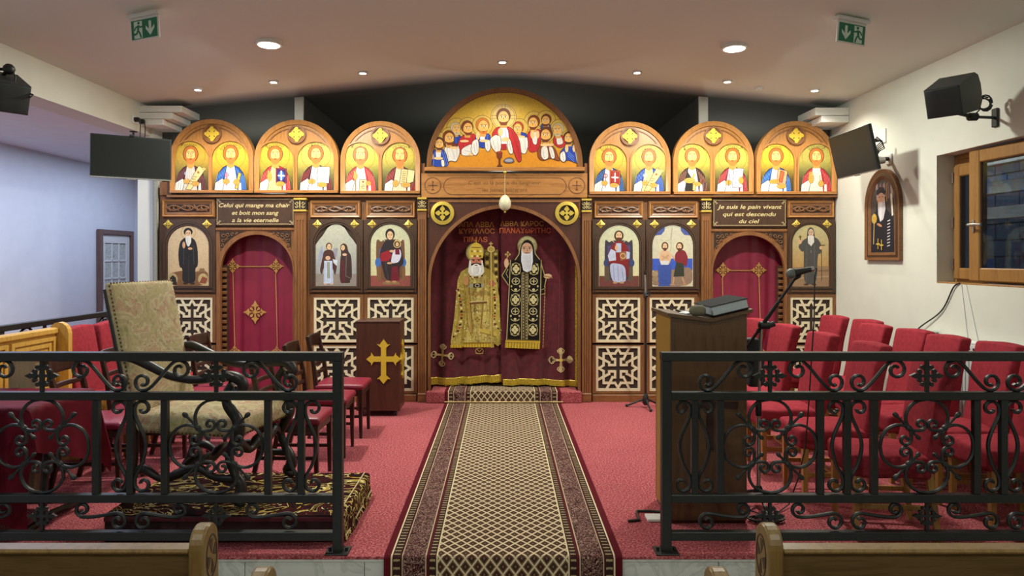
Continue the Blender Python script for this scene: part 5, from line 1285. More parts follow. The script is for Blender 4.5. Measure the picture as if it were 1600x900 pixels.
P.line(q([(262, 420), (255, 560), (240, 720)]), 2.4, '#8a6a30'); P.line(q([(150, 430), (168, 560), (188, 745)]), 3.0, '#9a7c3a')
P.line(q([(172, 560), (278, 553)]), 4.2, '#6a4a24'); P.line(q([(172, 553), (278, 546)]), .8, '#d8c890')
P.poly(q([(165, 440), (262, 440), (262, 466), (165, 466)]), '#8f8a6c'); P.poly(q([(195, 440), (243, 440), (243, 466), (195, 466)]), '#2a2620'); P.ring(*q([(219, 453)])[0], 12 / k, 9 / k, .9, '#bdb48c')
for cx, cy in ((212, 505), (220, 658)): 
    for dx, dy in ((0, -11), (0, 11), (-11, 0), (11, 0)): P.ell(*q([(cx + dx, cy + dy)])[0], 7 / k, 7 / k, '#8a6a2c', 8)
P.poly(q([(235, 712), (335, 735), (340, 765), (240, 735)]), '#bfa64e'); P.line(q([(235, 735), (338, 764)]), 1.6, '#8a7030')
for k2 in range(22): P.line(q([(138 + k2 * 8.4, 800), (137 + k2 * 8.5, 826)]), 2.2, '#c8a838' if k2 % 2 else '#a8862a')
P.line(q([(135, 800), (320, 800)]), 1.4, '#8a6a24')
for k2 in range(9): P.line(q([(60 + k2 * 8, 812), (60 + k2 * 8, 829)]), 2.0, '#c8a838' if k2 % 2 else '#a8862a')
blobs(P, [(172, 395), (212, 405), (255, 390)], q, k, ['#5a2420', '#d8c890', '#3c2018'], 6)
P.poly(q([(172, 285), (168, 245), (185, 205), (212, 190), (240, 205), (256, 245), (252, 285)]), '#c0a440'); blobs(P, [(180, 275), (245, 275)], q, k, ['#d8c890', '#6a5020'], 7); blobs(P, [(178, 245), (248, 245)], q, k, ['#8a6c28', '#e0d090'], 7); P.line(q([(185, 222), (240, 222)]), 1.2, '#7a5c22'); P.line(q([(212, 190), (212, 178)]), 1, '#c0a440')
P.poly(q([(172, 300), (252, 300), (262, 370), (240, 395), (180, 395), (164, 370)]), '#c8c4ba'); P.ell(*q([(213, 308)])[0], 32 / k, 30 / k, '#b4705a', 16)
P.line(q([(186, 296), (206, 296)]), 1.1, '#241614'); P.line(q([(218, 296), (240, 296)]), 1.1, '#241614'); P.ell(*q([(197, 302)])[0], 1.2, .9, '#100c0c', 8); P.ell(*q([(229, 302)])[0], 1.2, .9, '#100c0c', 8); P.line(q([(213, 300), (216, 318)]), 1, '#8a4a3a')
P.poly(q([(182, 320), (213, 314), (245, 320), (245, 330), (213, 326), (182, 332)]), '#2a2220'); P.ell(*q([(213, 356)])[0], 31 / k, 36 / k, '#d6d4d0', 18); P.ell(*q([(213, 330)])[0], 10 / k, 3 / k, '#7a3c34', 8)
for k2 in range(5): P.line(q([(198 + k2 * 8, 338), (200 + k2 * 6, 384)]), .5, '#9c9a98')
P.ell(*q([(152, 422)])[0], 17 / k, 30 / k, '#a87a4c', 12); P.ell(*q([(308, 440)])[0], 18 / k, 22 / k, '#a05a4a', 12)
P.line(q([(304, 250), (308, 828)]), 2.2, '#8a7238'); P.line(q([(302, 250), (306, 828)]), .8, '#d2ba6c'); P.ell(*q([(303, 232)])[0], 20 / k, 16 / k, '#9a8444', 14); P.ring(*q([(303, 232)])[0], 20 / k, 16 / k, .9, '#d2ba6c'); P.line(q([(302, 215), (302, 188)]), 1.6, '#b09850'); P.line(q([(290, 199), (314, 199)]), 1.6, '#b09850')
obj('applique_figure', P, M['cloth_paint'], eL)
# right figure: origin (780,350) scale 4.286
P = Paint(lambda a, b, off: CZ(a, b, wR(a, b) - .004 - off), .00025)
P.text('ΑΒΒΑ ΚΑΡΟϹ', 815.5, 349.5, 7.6, '#a8743c', bold=.02, width=68); P.text('ΠΙΑΝΑΧωΡΙΤΗϹ', 820.5, 360.3, 7.8, '#c0603c', bold=.02, width=80)
flower_cross(P, 876, 562, 19.5, 0); P.line([(874, 400), (872, 560)], .5, '#6a4a30')
obj('gold_embroidery', P, M['cloth_paint'], eR)
fr_ = min(wR(784 + i * 4, 365 + j * 6) for i in range(20) for j in range(31)) - .009
P = Paint(lambda a, b, off: CZ(a, b, fr_ - off), .0002); q = zmap(P, 780, 350, 4.286); k = 4.286
rob = [(80, 242), (280, 242), (290, 300), (272, 775), (270, 830), (40, 822), (48, 770), (66, 420), (20, 350), (40, 290)]
mbA = MB(); mbA.prism(q(rob), 0, 1, lambda a, b, d: CZ(a, b, fr_ + (wR(a, b) - fr_) * d)); obj('applique_backing', mbA, M['velvet'], eR)
c = q([(188, 148)])[0]; P.ell(*c, 67 / k, 68 / k, '#8a7c4c', 26); P.ell(*c, 61 / k, 62 / k, '#b5aa80', 26)
rr = random.Random(5)
for _ in range(26):
    a, r0 = rr.random() * 2 * PI, 28 + rr.random() * 28; x, y = q([(188 + r0 * cos(a), 148 + r0 * sin(a))])[0]; P.ell(x, y, 1.2, .8, rr.choice(['#d8d0a8', '#8f8454', '#a89c68']), 6, a)
BK = '#1d1816'
P.poly(q([(82, 245), (30, 320), (18, 350), (45, 385), (64, 415), (80, 330)]), BK); P.line(q([(70, 260), (18, 345), (62, 410)]), 1.3, '#a89a68'); P.line(q([(60, 300), (45, 330), (60, 360)]), .9, '#a89a68')
P.poly(q([(278, 262), (300, 330), (308, 400), (296, 470), (276, 470)]), BK); P.line(q([(280, 265), (302, 340)]), 1.3, '#a89a68'); P.line(q([(280, 440), (308, 430)]), 1, '#a89a68'); P.line(q([(280, 470), (306, 465)]), 1, '#a89a68')
P.poly(q([(76, 240), (280, 240), (272, 775), (48, 770)]), BK)
for a0, a1 in (((76, 240), (50, 770)), ((280, 240), (270, 775)), ((152, 320), (148, 772)), ((166, 320), (163, 772)), ((180, 320), (176, 772)), ((192, 320), (188, 772))): P.line(q([a0, a1]), 1.25 if a0[0] in (76, 280) else .9, '#b5a878')
P.poly(q([(155, 322), (189, 322), (186, 770), (152, 770)]), '#5a4e34'); 
for s in range(46): P.ell(*q([(161 + (s % 2) * 20, 326 + s * 9.7)])[0], .8, 1.0, '#c4b888', 6)
for cx in (112, 231):
    dx = -.018
    for cy, kind in ((300, 0), (382, 1), (438, 2), (505, 0), (582, 1), (635, 2), (705, 0)):
        x = cx + dx * (cy - 300)
        if kind == 0:
            P.ring(*q([(x, cy)])[0], 31 / k, 40 / k, 1.0, '#b5a878', 20)
            for j in range(4): P.ell(*q([(x + 13 * cos(j * PI / 2), cy + 16 * sin(j * PI / 2))])[0], 11 / k, 13 / k, '#c4b888', 8)
            for j in range(4): P.ell(*q([(x + 30 * cos(PI / 4 + j * PI / 2), cy + 40 * sin(PI / 4 + j * PI / 2))])[0], 8 / k, 8 / k, '#a89a68', 7)
        elif kind == 1:
            P.ring(*q([(x, cy)])[0], 25 / k, 22 / k, 1.1, '#c4b888', 16); P.line(q([(x - 16, cy), (x + 16, cy)]), 1.2, '#c4b888'); P.line(q([(x, cy - 15), (x, cy + 15)]), 1.2, '#c4b888')
        else:
            P.ring(*q([(x, cy - 8)])[0], 28 / k, 20 / k, 1.2, '#b5a878', 12, 0.2, PI - .2); P.ell(*q([(x, cy)])[0], 10 / k, 9 / k, '#c4b888', 8)
            for s in (-1, 1): P.ell(*q([(x + s * 28, cy - 22)])[0], 6 / k, 8 / k, '#b5a878', 7)
P.poly(q([(42, 768), (274, 775), (270, 832), (38, 822)]), '#8a6c24')
for j in range(24): P.line(q([(44 + j * 9.6, 786 + j * .25), (42 + j * 9.6, 824 + j * .35)]), 1.9, '#d0b040' if j % 2 else '#a8882c')
P.line(q([(42, 780), (273, 786)]), 2.4, '#c2a038')
P.poly(q([(118, 242), (138, 170), (155, 120), (185, 103), (215, 118), (240, 170), (268, 242), (230, 262), (150, 262)]), BK); P.line(q([(105, 242), (130, 205), (142, 140), (165, 110), (188, 103), (212, 112), (232, 145), (240, 200), (270, 240)]), 1.2, '#a89a68')
P.ell(*q([(184, 170)])[0], 37 / k, 44 / k, '#c0987c', 18); P.poly(q([(148, 168), (160, 195), (184, 200), (208, 195), (222, 168), (224, 250), (212, 310), (185, 322), (160, 310), (146, 250)]), '#c9cad0')
for s in range(6): P.line(q([(158 + s * 10, 210), (166 + s * 7.5, 305)]), .5, '#9a9ca4')
for s in (-1, 1): P.line(q([(184 + s * 28, 156), (184 + s * 9, 153)]), 1, '#6a5448'); P.ell(*q([(184 + s * 18, 164)])[0], 1.5, .7, '#3a2a24', 8)
P.line(q([(184, 160), (188, 182)]), 1.2, '#9a705a'); P.line(q([(170, 192), (200, 192)]), 1.0, '#8a5a4c')
P.ell(*q([(48, 262)])[0], 15 / k, 32 / k, '#c8a482', 12); P.line(q([(52, 235), (56, 190)]), 1.2, '#a88c50'); 
for dx, dy in ((0, -14), (0, 10), (-13, 0), (13, 0)): P.ell(*q([(57 + dx, 204 + dy)])[0], 7 / k, 8 / k, '#a88c50', 8)
P.ell(*q([(322, 348)])[0], 28 / k, 16 / k, '#c8a482', 12); P.line(q([(295, 345), (354, 360)]), 1.6, '#8a6a3a'); P.line(q([(312, 365), (300, 420)]), 1.2, '#b5a878')
for j in range(40): P.ell(*q([(305 - j * .38, 400 + j * 10.8)])[0], .95, 1.3, '#7a6034' if j % 2 else '#a08850', 6)
obj('applique_figure', P, M['cloth_paint'], eR)

# ------------------------------------------------------------------ step, runner, rod
mb = MB(); mb.box(-.84, .872, 7.74, 7.814, 0, .128, .008); mb.box(-.79, .83, 7.80, 8.6, 0, .127); tag(obj('carpeted_step', mb, M['carpet']), 'red carpeted step under the central velvet curtain', 'step')
path = [(8.20, .134), (7.86, .134), (7.745, .134), (7.731, .13), (7.728, .11), (7.727, .03), (7.725, .008), (7.70, .006)]
yy = 7.6
while yy > 3.85: path.append((yy, .006)); yy -= .25
path += [(3.80, .006), (3.775, .004), (3.764, -.006), (3.760, -.03), (3.758, -.19)]
mb = MB(); s_ = 0; rows = []
for i, (y, z) in enumerate(path):
    if i: s_ += math.hypot(y - path[i - 1][0], z - path[i - 1][1])
    for j in range(9): u = -.637 + 1.276 * j / 8; mb.v.append((u + .003, y, z)); mb.uv.append((u, s_))
for i in range(len(path) - 1):
    for j in range(8): a = i * 9 + j; mb.f.append((a, a + 1, a + 10, a + 9))
nv = len(mb.v)
tag(obj('carpet_runner', mb, M['runner'], None, True, True, 30), 'long patterned beige and maroon runner down the middle of the platform', 'runner')
mb = MB(); mb.tube([(-.635, 7.712, .02), (.66, 7.712, .02)], .009, 8); tag(obj('carpet_rod', mb, M['brass'], None, True), 'thin metal rod holding the runner at the step', 'rod')

# ------------------------------------------------------------------ wrought iron railings (drawn in photo-scaled units, y down)
def spiral(c, R, a1, d, turns, inner=.28, n=16, out=True):
    p = []
    for i in range(n + 1):
        t = i / n if out else 1 - i / n
        ang = a1 - d * turns * 2 * PI * (1 - t) if out else a1 + d * turns * 2 * PI * (1 - t)
        r = R * (inner + (1 - inner) * t ** .8)
        p.append((c[0] + r * cos(ang), c[1] - r * sin(ang)))
    return p
def bez(p0, t0, p1, t1, n=8):
    o = []
    for i in range(1, n):
        t = i / n; h = (2 * t ** 3 - 3 * t * t + 1, t ** 3 - 2 * t * t + t, -2 * t ** 3 + 3 * t * t, t ** 3 - t * t)
        o.append(tuple(h[0] * p0[k] + h[1] * t0[k] + h[2] * p1[k] + h[3] * t1[k] for k in (0, 1)))
    return o
def scroll(c1, r1, a1, d1, n1, c2, r2, a2, d2, n2, k=1.0, mids=()):
    A = spiral(c1, r1, a1, d1, n1); B = spiral(c2, r2, a2, d2, n2, out=False)
    L = math.hypot(B[0][0] - A[-1][0], B[0][1] - A[-1][1]) * k
    T1 = (-sin(a1) * d1 * L, -cos(a1) * d1 * L); T2 = (-sin(a2) * d2 * L, -cos(a2) * d2 * L)
    return A + bez(A[-1], T1, B[0], T2, 10) + B
def mir(p, cx): return [(2 * cx - a, b) for a, b in p]
def catmull(pts, n=6):
    o = []
    for i in range(len(pts) - 1):
        p0, p1, p2, p3 = pts[max(i - 1, 0)], pts[i], pts[i + 1], pts[min(i + 2, len(pts) - 1)]
        for j in range(n):
            t = j / n
            o.append(tuple(.5 * (2 * p1[k] + (p2[k] - p0[k]) * t + (2 * p0[k] - 5 * p1[k] + 4 * p2[k] - p3[k]) * t * t + (3 * p1[k] - p0[k] - 3 * p2[k] + p3[k]) * t ** 3) for k in (0, 1)))
    return o + [pts[-1]]
def railing(e, T, u0, u1, quads, triples, endpost, post_bars=(), scale=1.0):
    """T(u, v, w): u along, v photo-height, w across"""
    def bar(name, a0, a1, v0, v1, w=6.5):
        mb = MB(); mb.box(a0, a1, -w, w, v0, v1, .9, lambda a, d, b: T(a, b, d)); return obj(name, mb, M['iron'], e)
    def wire(name, pts, r=2.7, flat=1.35):
        mb = MB(); mb.tube([T(a, b, 0) for a, b in pts], r * .00349 * scale, 6, flat=flat); return obj(name, mb, M['iron'], e, True, 50)
    bar('top_rail', u0 - .6, u1 + .6, 550, 563.3, 9)
    for v0, v1 in ((612, 624.5), (771.5, 784), (829.5, 843)): bar('rail', u0 + 1.6, u1 - 1.6, v0, v1)
    for p in endpost: bar('post', p - 7.5, p + 7.5, 563, 861, 7.5)
    for p in endpost:
        mb = MB(); mb.box(p - 18, p + 18, -16, 16, 859.6, 862, .5, lambda a, d, b: T(a, b, d))
        for bx in (-13, 13): mb.lathe([(2.6, 0), (2.6, -5)], (p + bx, 0, 859.6), 6, lambda a, d, b: T(a, b, d))
        obj('foot_plate', mb, M['iron'], e)
    for cx, hw in triples:
        for b_ in (cx - hw, cx, cx + hw):
            if u0 + 4 < b_ < u1 - 4 and not any(abs(b_ - p) < 12 for p in endpost): bar('baluster', b_ - 5.2, b_ + 5.2, 624.5, 771.5, 5.2)
        L = spiral((cx - 19, 638), 13, 0, -1, .95) + catmull([(cx - 6, 641), (cx - 8, 652), (cx - 20, 680), (cx - 23, 700), (cx - 17, 725), (cx - 8, 742), (cx - 6, 752)])[1:] + spiral((cx - 19, 756), 13, 0, -1, .95, out=False)
        wire('scroll', L); wire('scroll', mir(L, cx))
        A = scroll((cx - 77, 578), 15.5, math.radians(60), -1, 1.2, (cx - 19, 596.5), 14, math.radians(246), 1, 1.15, .75)
        if cx - 92 > u0: wire('scroll', A)
        if cx + 92 < u1: wire('scroll', mir(A, cx))
        B = scroll((cx - 75, 796), 11.5, math.radians(262), 1, 1.15, (cx - 20, 815), 13.5, math.radians(98), -1, 1.15, .9)
        if cx - 90 > u0: wire('scroll', B)
        if cx + 90 < u1: wire('scroll', mir(B, cx))
    for cx in quads:
        half = spiral((-10, 33), 9.5, math.radians(270), 1, .0, n=1)
        sp = [(-10 + r * cos(math.radians(a)), 33 + r * sin(math.radians(a))) for r, a in ((3, 60), (3.6, 120), (4.6, 170), (5.4, 120), (7.2, 60), (8.2, 10), (9, -40), (9.5, -90))]
        sp = [(-10 + r * cos(math.radians(a)), 34 + r * sin(math.radians(a))) for r, a in [(2.6 + 7 * t / 15, 300 - 392 * t / 15) for t in range(16)]]
        up = sp + catmull([(-10.5, 24.4), (-22, 25), (-30.5, 33), (-33, 47), (-27, 61), (-15, 70), (0, 73)])[1:]
        full = up + [(-a, b) for a, b in reversed(up)][1:]
        for kq in range(4):
            a = kq * PI / 2
            wire('quatrefoil_loop', [(cx + x * cos(a) - y * sin(a), 697 - (x * sin(a) + y * cos(a))) for x, y in full], 2.5)
            d = a + PI / 4; c_, s_2 = cos(d), sin(d)
            mb = MB(); mb.tube([T(cx + r * c_, 697 - r * s_2, 0) for r in (15, 17, 20, 23, 34, 37, 40, 43, 46, 63, 66, 69, 72, 74)], [q * .00349 * scale for q in (1.5, 3.2, 3.6, 2.0, 2.3, 4.2, 5.0, 4.2, 2.4, 1.8, 3.4, 4.1, 3.4, 1.4)], 8); obj('dart', mb, M['iron'], e, True, 50)
        for cy, s in ((587, 1.0), (806, .86)):
            mb = MB(); cn = [0]
            def pl(pts): cn[0] += 1; mb.prism([(cx + x * s, cy + y * s) for x, y in pts], -2.2 - .04 * cn[0], 2.2 + .04 * cn[0], T)
            pl([(-2.6, -25 / s), (2.6, -25 / s), (3.4, 0), (2.6, 25 / s), (-2.6, 25 / s), (-3.4, 0)])
            pl([(-27, 0), (-18, -4.4), (-11, -2.4), (11, -2.4), (18, -4.4), (27, 0), (18, 4.4), (11, 2.4), (-11, 2.4), (-18, 4.4)])
            for x, y in ((-6.8, -13.5), (6.8, -13.5), (-6.8, 13.5), (6.8, 13.5), (-11.5, -7), (11.5, -7), (-11.5, 7), (11.5, 7)):
                pl([(x + 3.5 * cos(t * PI / 4), y + 3.5 * sin(t * PI / 4)) for t in range(8)])
            pl([(-5, -12), (5, -12), (5, -8.5), (-5, -8.5)]); pl([(-5, 12), (5, 12), (5, 8.5), (-5, 8.5)]); pl([(-13, -5), (-9, -5), (-9, 5), (-13, 5)]); pl([(13, -5), (9, -5), (9, 5), (13, 5)])
            obj('cross_ornament', mb, M['iron'], e)
DR = 3.834
def RT(u, v, w): return ((u - CX) * DR / K, DR + w * DR / K, EYE + (CY - v) * DR / K)
e = thing('iron_railing', 'black wrought iron railing along the left half of the platform edge', 'railing', RT(260, 862, 0), 0, 'front wrought iron railings')
railing(e, RT, -300, 536, [-206, 66, 338], [(-70, 53), (204.5, 53.5), (471, 52)], [528.5])
e = thing('iron_railing', 'black wrought iron railing along the right half of the platform edge', 'railing', RT(1360, 862, 0), 0, 'front wrought iron railings')
railing(e, RT, 1033, 1810, [1203, 1448, 1693], [(1085, 40), (1323, 42), (1567, 42)], [1040.5])
def ST(u, v, w): return (-3.80 + w * DR / K, 3.95 + (u - 1033) * DR / K * 1.31, EYE + (CY - v) * DR / K)
e = thing('iron_railing', 'black iron railing between the platform and the side aisle', 'railing', ST(1400, 862, 0))
railing(e, ST, 1033, 1810, [1203, 1448, 1693], [(1323, 42), (1567, 42)], [1040.5, 1330, 1802.5])
# ------------------------------------------------------------------ chairs
def red_chair(label, group):
    e = thing('covered_chair', label, 'chair', (0, 0, 0), 0, group)
    lean = lambda x, y, z: (x - .105 * max(0, z - .45) / .58 + .012 * sin(z * 9 + y * 5) * (z - .4), y + .006 * sin(z * 14), z + .008 * sin(y * 11 + 1) * (z > .98))
    mb = MB(); mb.soft((-.205, 0, .735), (.085, .40, .59), .02, 3, 7, lean); obj('backrest', mb, M['redcloth'], e, True, 60)
    dome = lambda x, y, z: (x, y * (1 - .03 * (z < .40)), z + (.018 * (1 - (x / .26) ** 2) * (1 - (y / .23) ** 2) if z > .44 else 0) + .004 * sin(x * 22 + y * 13))
    mb = MB(); mb.soft((.02, 0, .415), (.44, .42, .13), .028, 3, 7, dome); obj('seat', mb, M['redcloth'], e, True, 60)
    for sx in (-1, 1):
        for sy in (-1, 1):
            x = .20 if sx > 0 else -.19
            mb = MB(); mb.tube([(x + (0 if sx > 0 else -.05), sy * .175, 0), (x, sy * .175, .38)], [.02, .026], 4); obj('leg', mb, M['oakleg'], e)
    for sy in (-1, 1):
        mb = MB(); mb.box(-.20, .19, sy * .175 - .009, sy * .175 + .009, .17, .20, .003); obj('stretcher', mb, M['oakleg'], e)
    mb = MB(); mb.box(-.01, .01, -.17, .17, .172, .198, .003); obj('stretcher', mb, M['oakleg'], e)
    return e
GR = 'red fabric covered chairs on the right'
RC = [  # back-top X offset position of the chair centre, depth, yaw jitter, label
 (2.07, 6.60, .02, 'red covered chair in the inner right row, farthest back beside the lectern'),
 (2.12, 6.02, .05, 'red covered chair in the inner right row, second from the back, behind the boom microphone'),
 (2.14, 5.38, -.03, 'red covered chair in the inner right row, third from the back, below the microphone cable'),
 (2.18, 4.76, -.04, 'red covered chair in the inner right row, second nearest the railing'),
 (2.24, 4.17, -.12, 'red covered chair in the inner right row, nearest the railing, turned a little'),
 (2.97, 6.93, .03, 'red covered chair along the right wall, farthest back beside the screen'),
 (3.06, 6.487, .01, 'red covered chair along the right wall, second from the back'),
 (2.90, 6.05, .0, 'red covered chair along the right wall, third from the back'),
 (2.98, 5.615, .0, 'red covered chair along the right wall, fourth from the back, under the framed portrait'),
 (2.97, 5.18, .0, 'red covered chair along the right wall, in front of the radiator'),
 (3.04, 4.74, -.03, 'red covered chair along the right wall, second from the railing'),
 (3.05, 4.28, .02, 'red covered chair along the right wall, nearest the railing, at the frame edge')]
proto = red_chair(RC[0][3], GR); proto.location = (RC[0][0], RC[0][1], 0); proto.rotation_euler[2] = PI + RC[0][2]
for x, y, r, lb in RC[1:]: dup(proto, (x, y, 0), PI + r, lb)
GL = 'red fabric covered chairs by the side railing'
for x, y, r, lb in ((-3.24, 5.86, .01, 'red covered chair by the side railing, next to the yellow wooden bench'), (-3.23, 6.295, -.01, 'red covered chair by the side railing, middle of the three'),
                    (-3.22, 6.73, .01, 'red covered chair by the side railing, half hidden behind the tall armchair')):
    dup(proto, (x, y, 0), r, lb, GL)

def wood_chair(label, group):
    e = thing('wooden_chair', label, 'chair', (0, 0, 0), 0, group)
    dome = lambda x, y, z: (x, y, z + (.022 * (1 - (x / .24) ** 2) * (1 - (y / .22) ** 2) if z > .45 else 0))
    mb = MB(); mb.soft((.01, 0, .452), (.44, .41, .05), .024, 3, 5, dome); obj('seat', mb, M['vinyl'], e, True, 60)
    mb = MB()
    for b in ((-.19, .21, -.19, -.165), (-.19, .21, .165, .19), (.185, .21, -.19, .19), (-.2, -.175, -.19, .19)): mb.box(b[0], b[1], b[2], b[3], .375, .43, .004)
    o_ = obj('seat_frame', mb, M['darkleg'], e)
    for sy in (-1, 1):
        mb = MB(); mb.tube([(.2, sy * .175, 0), (.195, sy * .175, .42)], [.017, .026], 4); obj('leg', mb, M['darkleg'], e)
        mb = MB(); mb.tube([(-.26, sy * .18, 0), (-.2, sy * .18, .25), (-.195, sy * .18, .45), (-.22, sy * .18, .66), (-.275, sy * .18, .90)], [.018, .023, .025, .022, .019], 4); obj('leg', mb, M['darkleg'], e)
    def rail(z0, z1, x, name):
        mb = MB(); mb.soft((x, 0, (z0 + z1) / 2), (.022, .38, z1 - z0), .008, 2, 6, lambda a, b, c: (a - .03 * (1 - (b / .19) ** 2) - .06 * (c - (z0 + z1) / 2), b, c)); obj(name, mb, M['darkleg'], e, True, 50)
    rail(.80, .905, -.262, 'top_rail'); rail(.70, .735, -.232, 'slat'); rail(.62, .655, -.215, 'slat'); rail(.54, .575, -.203, 'slat')
    for sy in (-1, 1):
        mb = MB(); mb.box(-.2, .19, sy * .175 - .008, sy * .175 + .008, .18, .205, .003); obj('stretcher', mb, M['darkleg'], e)
    return e
GW = 'dark wooden chairs with burgundy seats'
WC = [(-1.455, 6.42, 0, 'dark wooden chair with burgundy seat, farthest back beside the small pulpit'), (-1.47, 5.80, .02, 'dark wooden chair with burgundy seat, second of the front row'), (-1.50, 5.12, -.02, 'dark wooden chair with burgundy seat, nearest the rug-covered dais'),
      (-2.83, 4.98, .04, 'dark wooden chair with burgundy seat behind the cloth-covered table'), (-2.74, 5.46, .02, 'dark wooden chair with burgundy seat left of the tall armchair back'),
      (-2.60, 5.92, 0, 'dark wooden chair with burgundy seat hidden behind the tall armchair'), (-2.50, 6.40, -.03, 'dark wooden chair with burgundy seat by the lattice right of the tall armchair back')]
wp = wood_chair(WC[0][3], GW); wp.location = (WC[0][0], WC[0][1], 0); wp.rotation_euler[2] = WC[0][2]
for x, y, r, lb in WC[1:]: dup(wp, (x, y, 0), r, lb)

# ------------------------------------------------------------------ dais with rug and the tall armchair
e = thing('dais', 'low dark maroon platform under the tall armchair', 'dais', (-1.56, 4.35, 0))
mb = MB(); mb.box(-2.24, -.905, 3.96, 4.74, 0, .146, .004); obj('platform', mb, plain('dark_maroon_cloth', '#2c0c11', .85, 0, .1, 60, .2), e)
mb = MB(); mb.box(-2.242, -.903, 3.956, 3.962, .118, .14, .001); obj('edge_band', mb, plain('maroon_band', '#561420', .8), e)
mb = MB(); rows = []
prof = [(-2.25, .150), (-1.9, .1515), (-1.5, .1515), (-1.1, .1515), (-.93, .152), (-.905, .149), (-.893, .138), (-.888, .09), (-.882, .03), (-.872, .006)]
ysr = [3.965 + .78 * j / 12 for j in range(13)]
for i, (x, z) in enumerate(prof):
    for j, y in enumerate(ysr): mb.v.append((x + (.006 * sin(y * 17) if i > 6 else 0), y, z + .002 * sin(y * 9 + x * 5)))
for i in range(len(prof) - 1):
    for j in range(12): a = i * 13 + j; mb.f.append((a, a + 1, a + 14, a + 13))
rg = thing('dais_rug', 'black and gold patterned rug draped over the dais', 'rug', (-1.5, 4.35, .15))
obj('pile', mb, M['daisrug'], rg, True, True, 60)
mb = MB(); mb.tube([(-.884, y, .034) for y in (3.965, 4.2, 4.5, 4.745)], .005, 5); mb2 = MB(); mb2.tube([(-.93, 3.965, .1545), (-.93, 4.745, .153)], .004, 5)
obj('gold_border', mb, M['threadlight'], rg, True); obj('gold_border', mb2, M['threadlight'], rg, True)

AZ = .167
e = thing('tall_armchair', 'tall carved dark wood armchair upholstered in faded floral tapestry on the dais', 'armchair', (-1.83, 4.44, AZ), 0)
def AT(x, y, z): return (x, y, z)
parts = []
def aobj(name, mb, m, par=None, **k):
    # built round the origin, then placed by the parent
    me_off = e.location.copy()
    mb.v = [(p[0] + me_off.x, p[1] + me_off.y, p[2] + me_off.z) for p in mb.v]
    return obj(name, mb, m, par or e, **k)
lean = lambda x, y, z: (x - .19 * (z - .44) / .83, y * (1 + .02 * (z - .44)), z)
mb = MB(); mb.soft((-.33, 0, .865), (.055, .56, .83), .022, 3, 8, lambda x, y, z: lean(x + (.012 * (1 - (y / .28) ** 2) if x > -.33 else 0), y, z)); bk = aobj('backrest', mb, M['tapestry'], smooth=True, ang=60)
mb = MB()
for s in (-1, 1):
    for i in range(34): z = .46 + i * .0243; p = lean(-.315, s * .282, z); mb.ball(p, .0065, 5, 3)
for i in range(23): p = lean(-.31, -.27 + i * .0245, 1.279); mb.ball(p, .0065, 5, 3)
o_ = aobj('nail_heads', mb, M['nails'], bk); o_['kind'] = 'stuff'
dome = lambda x, y, z: (x, y, z + (.05 * (1 - (x / .36) ** 2) * (1 - (y / .31) ** 2) if z > .45 else 0))
mb = MB(); mb.soft((.02, 0, .44), (.70, .60, .12), .045, 3, 8, dome); st = aobj('seat', mb, M['tapestry'], smooth=True, ang=60)
mb = MB()
for s in (-1, 1):
    for i in range(26): mb.ball((-.31 + i * .0264, s * .302, .40), .0065, 5, 3)
for i in range(22): mb.ball((.372, -.28 + i * .0267, .40), .0065, 5, 3)
o_ = aobj('nail_heads', mb, M['nails'], st); o_['kind'] = 'stuff'
for s in (-1, 1):
    y = s * .29
    mb = MB(); mb.stube([lean(-.36, s * .268, z) for z in (1.24, 1.0, .7, .44)] + [(-.345, s * .275, .36), (-.33, y, .22), (-.36, y, .1), (-.40, y, .02), (-.40, y, 0)], [.014, .017, .02, .024, .032, .026, .024, .03, .026], 10); aobj('rear_leg', mb, M['ebony'], smooth=True)
    # arm: dips then rises to a scroll
    pts = [(-.42, y, .84), (-.34, y, .835), (-.22, y, .79), (-.08, y, .735), (.08, y, .715), (.22, y, .735), (.32, y, .745), (.38, y, .725), (.40, y, .685), (.375, y, .655), (.345, y, .665), (.345, y, .69)]
    mb = MB(); mb.stube(pts, [q_ * .84 for q_ in [.026, .036, .034, .03, .03, .033, .038, .04, .038, .032, .026, .016]], 10); aobj('arm', mb, M['ebony'], smooth=True)
    # arm post, scrolled front leg and foot
    pts = [(.33, y, .70), (.29, y, .64), (.30, y, .57), (.36, y, .50), (.37, y, .43), (.34, y, .35), (.31, y, .28), (.335, y, .20), (.38, y, .13), (.385, y, .07), (.355, y, .035), (.38, y, .015), (.38, y, 0)]
    mb = MB(); mb.stube(pts, [q_ * .84 for q_ in [.03, .028, .034, .04, .046, .04, .032, .03, .038, .044, .036, .034, .034]], 10); aobj('front_leg', mb, M['ebony'], smooth=True)
    pts = [(-.36, y, .13), (-.26, y, .17), (-.14, y, .12), (-.02, y, .16), (.1, y, .2), (.22, y, .15), (.35, y, .15)]
    mb = MB(); mb.stube(pts, [q_ * .84 for q_ in [.026, .034, .024, .036, .03, .024, .03]], 10); aobj('stretcher', mb, M['ebony'], smooth=True)
pts = [(.3, -.29, .27), (.31, -.2, .33), (.32, -.1, .27), (.325, 0, .31), (.32, .1, .27), (.31, .2, .33), (.3, .29, .27)]
mb = MB(); mb.stube(pts, [q_ * .84 for q_ in [.026, .04, .028, .045, .028, .04, .026]], 10); aobj('front_stretcher', mb, M['ebony'], smooth=True)
mb = MB(); mb.stube([(-.02, -.29, .16), (-.02, -.14, .2), (-.02, 0, .16), (-.02, .14, .2), (-.02, .29, .16)], [.024, .034, .03, .034, .024], 10); aobj('stretcher', mb, M['ebony'], smooth=True)
e.rotation_euler[2] = math.radians(-12)

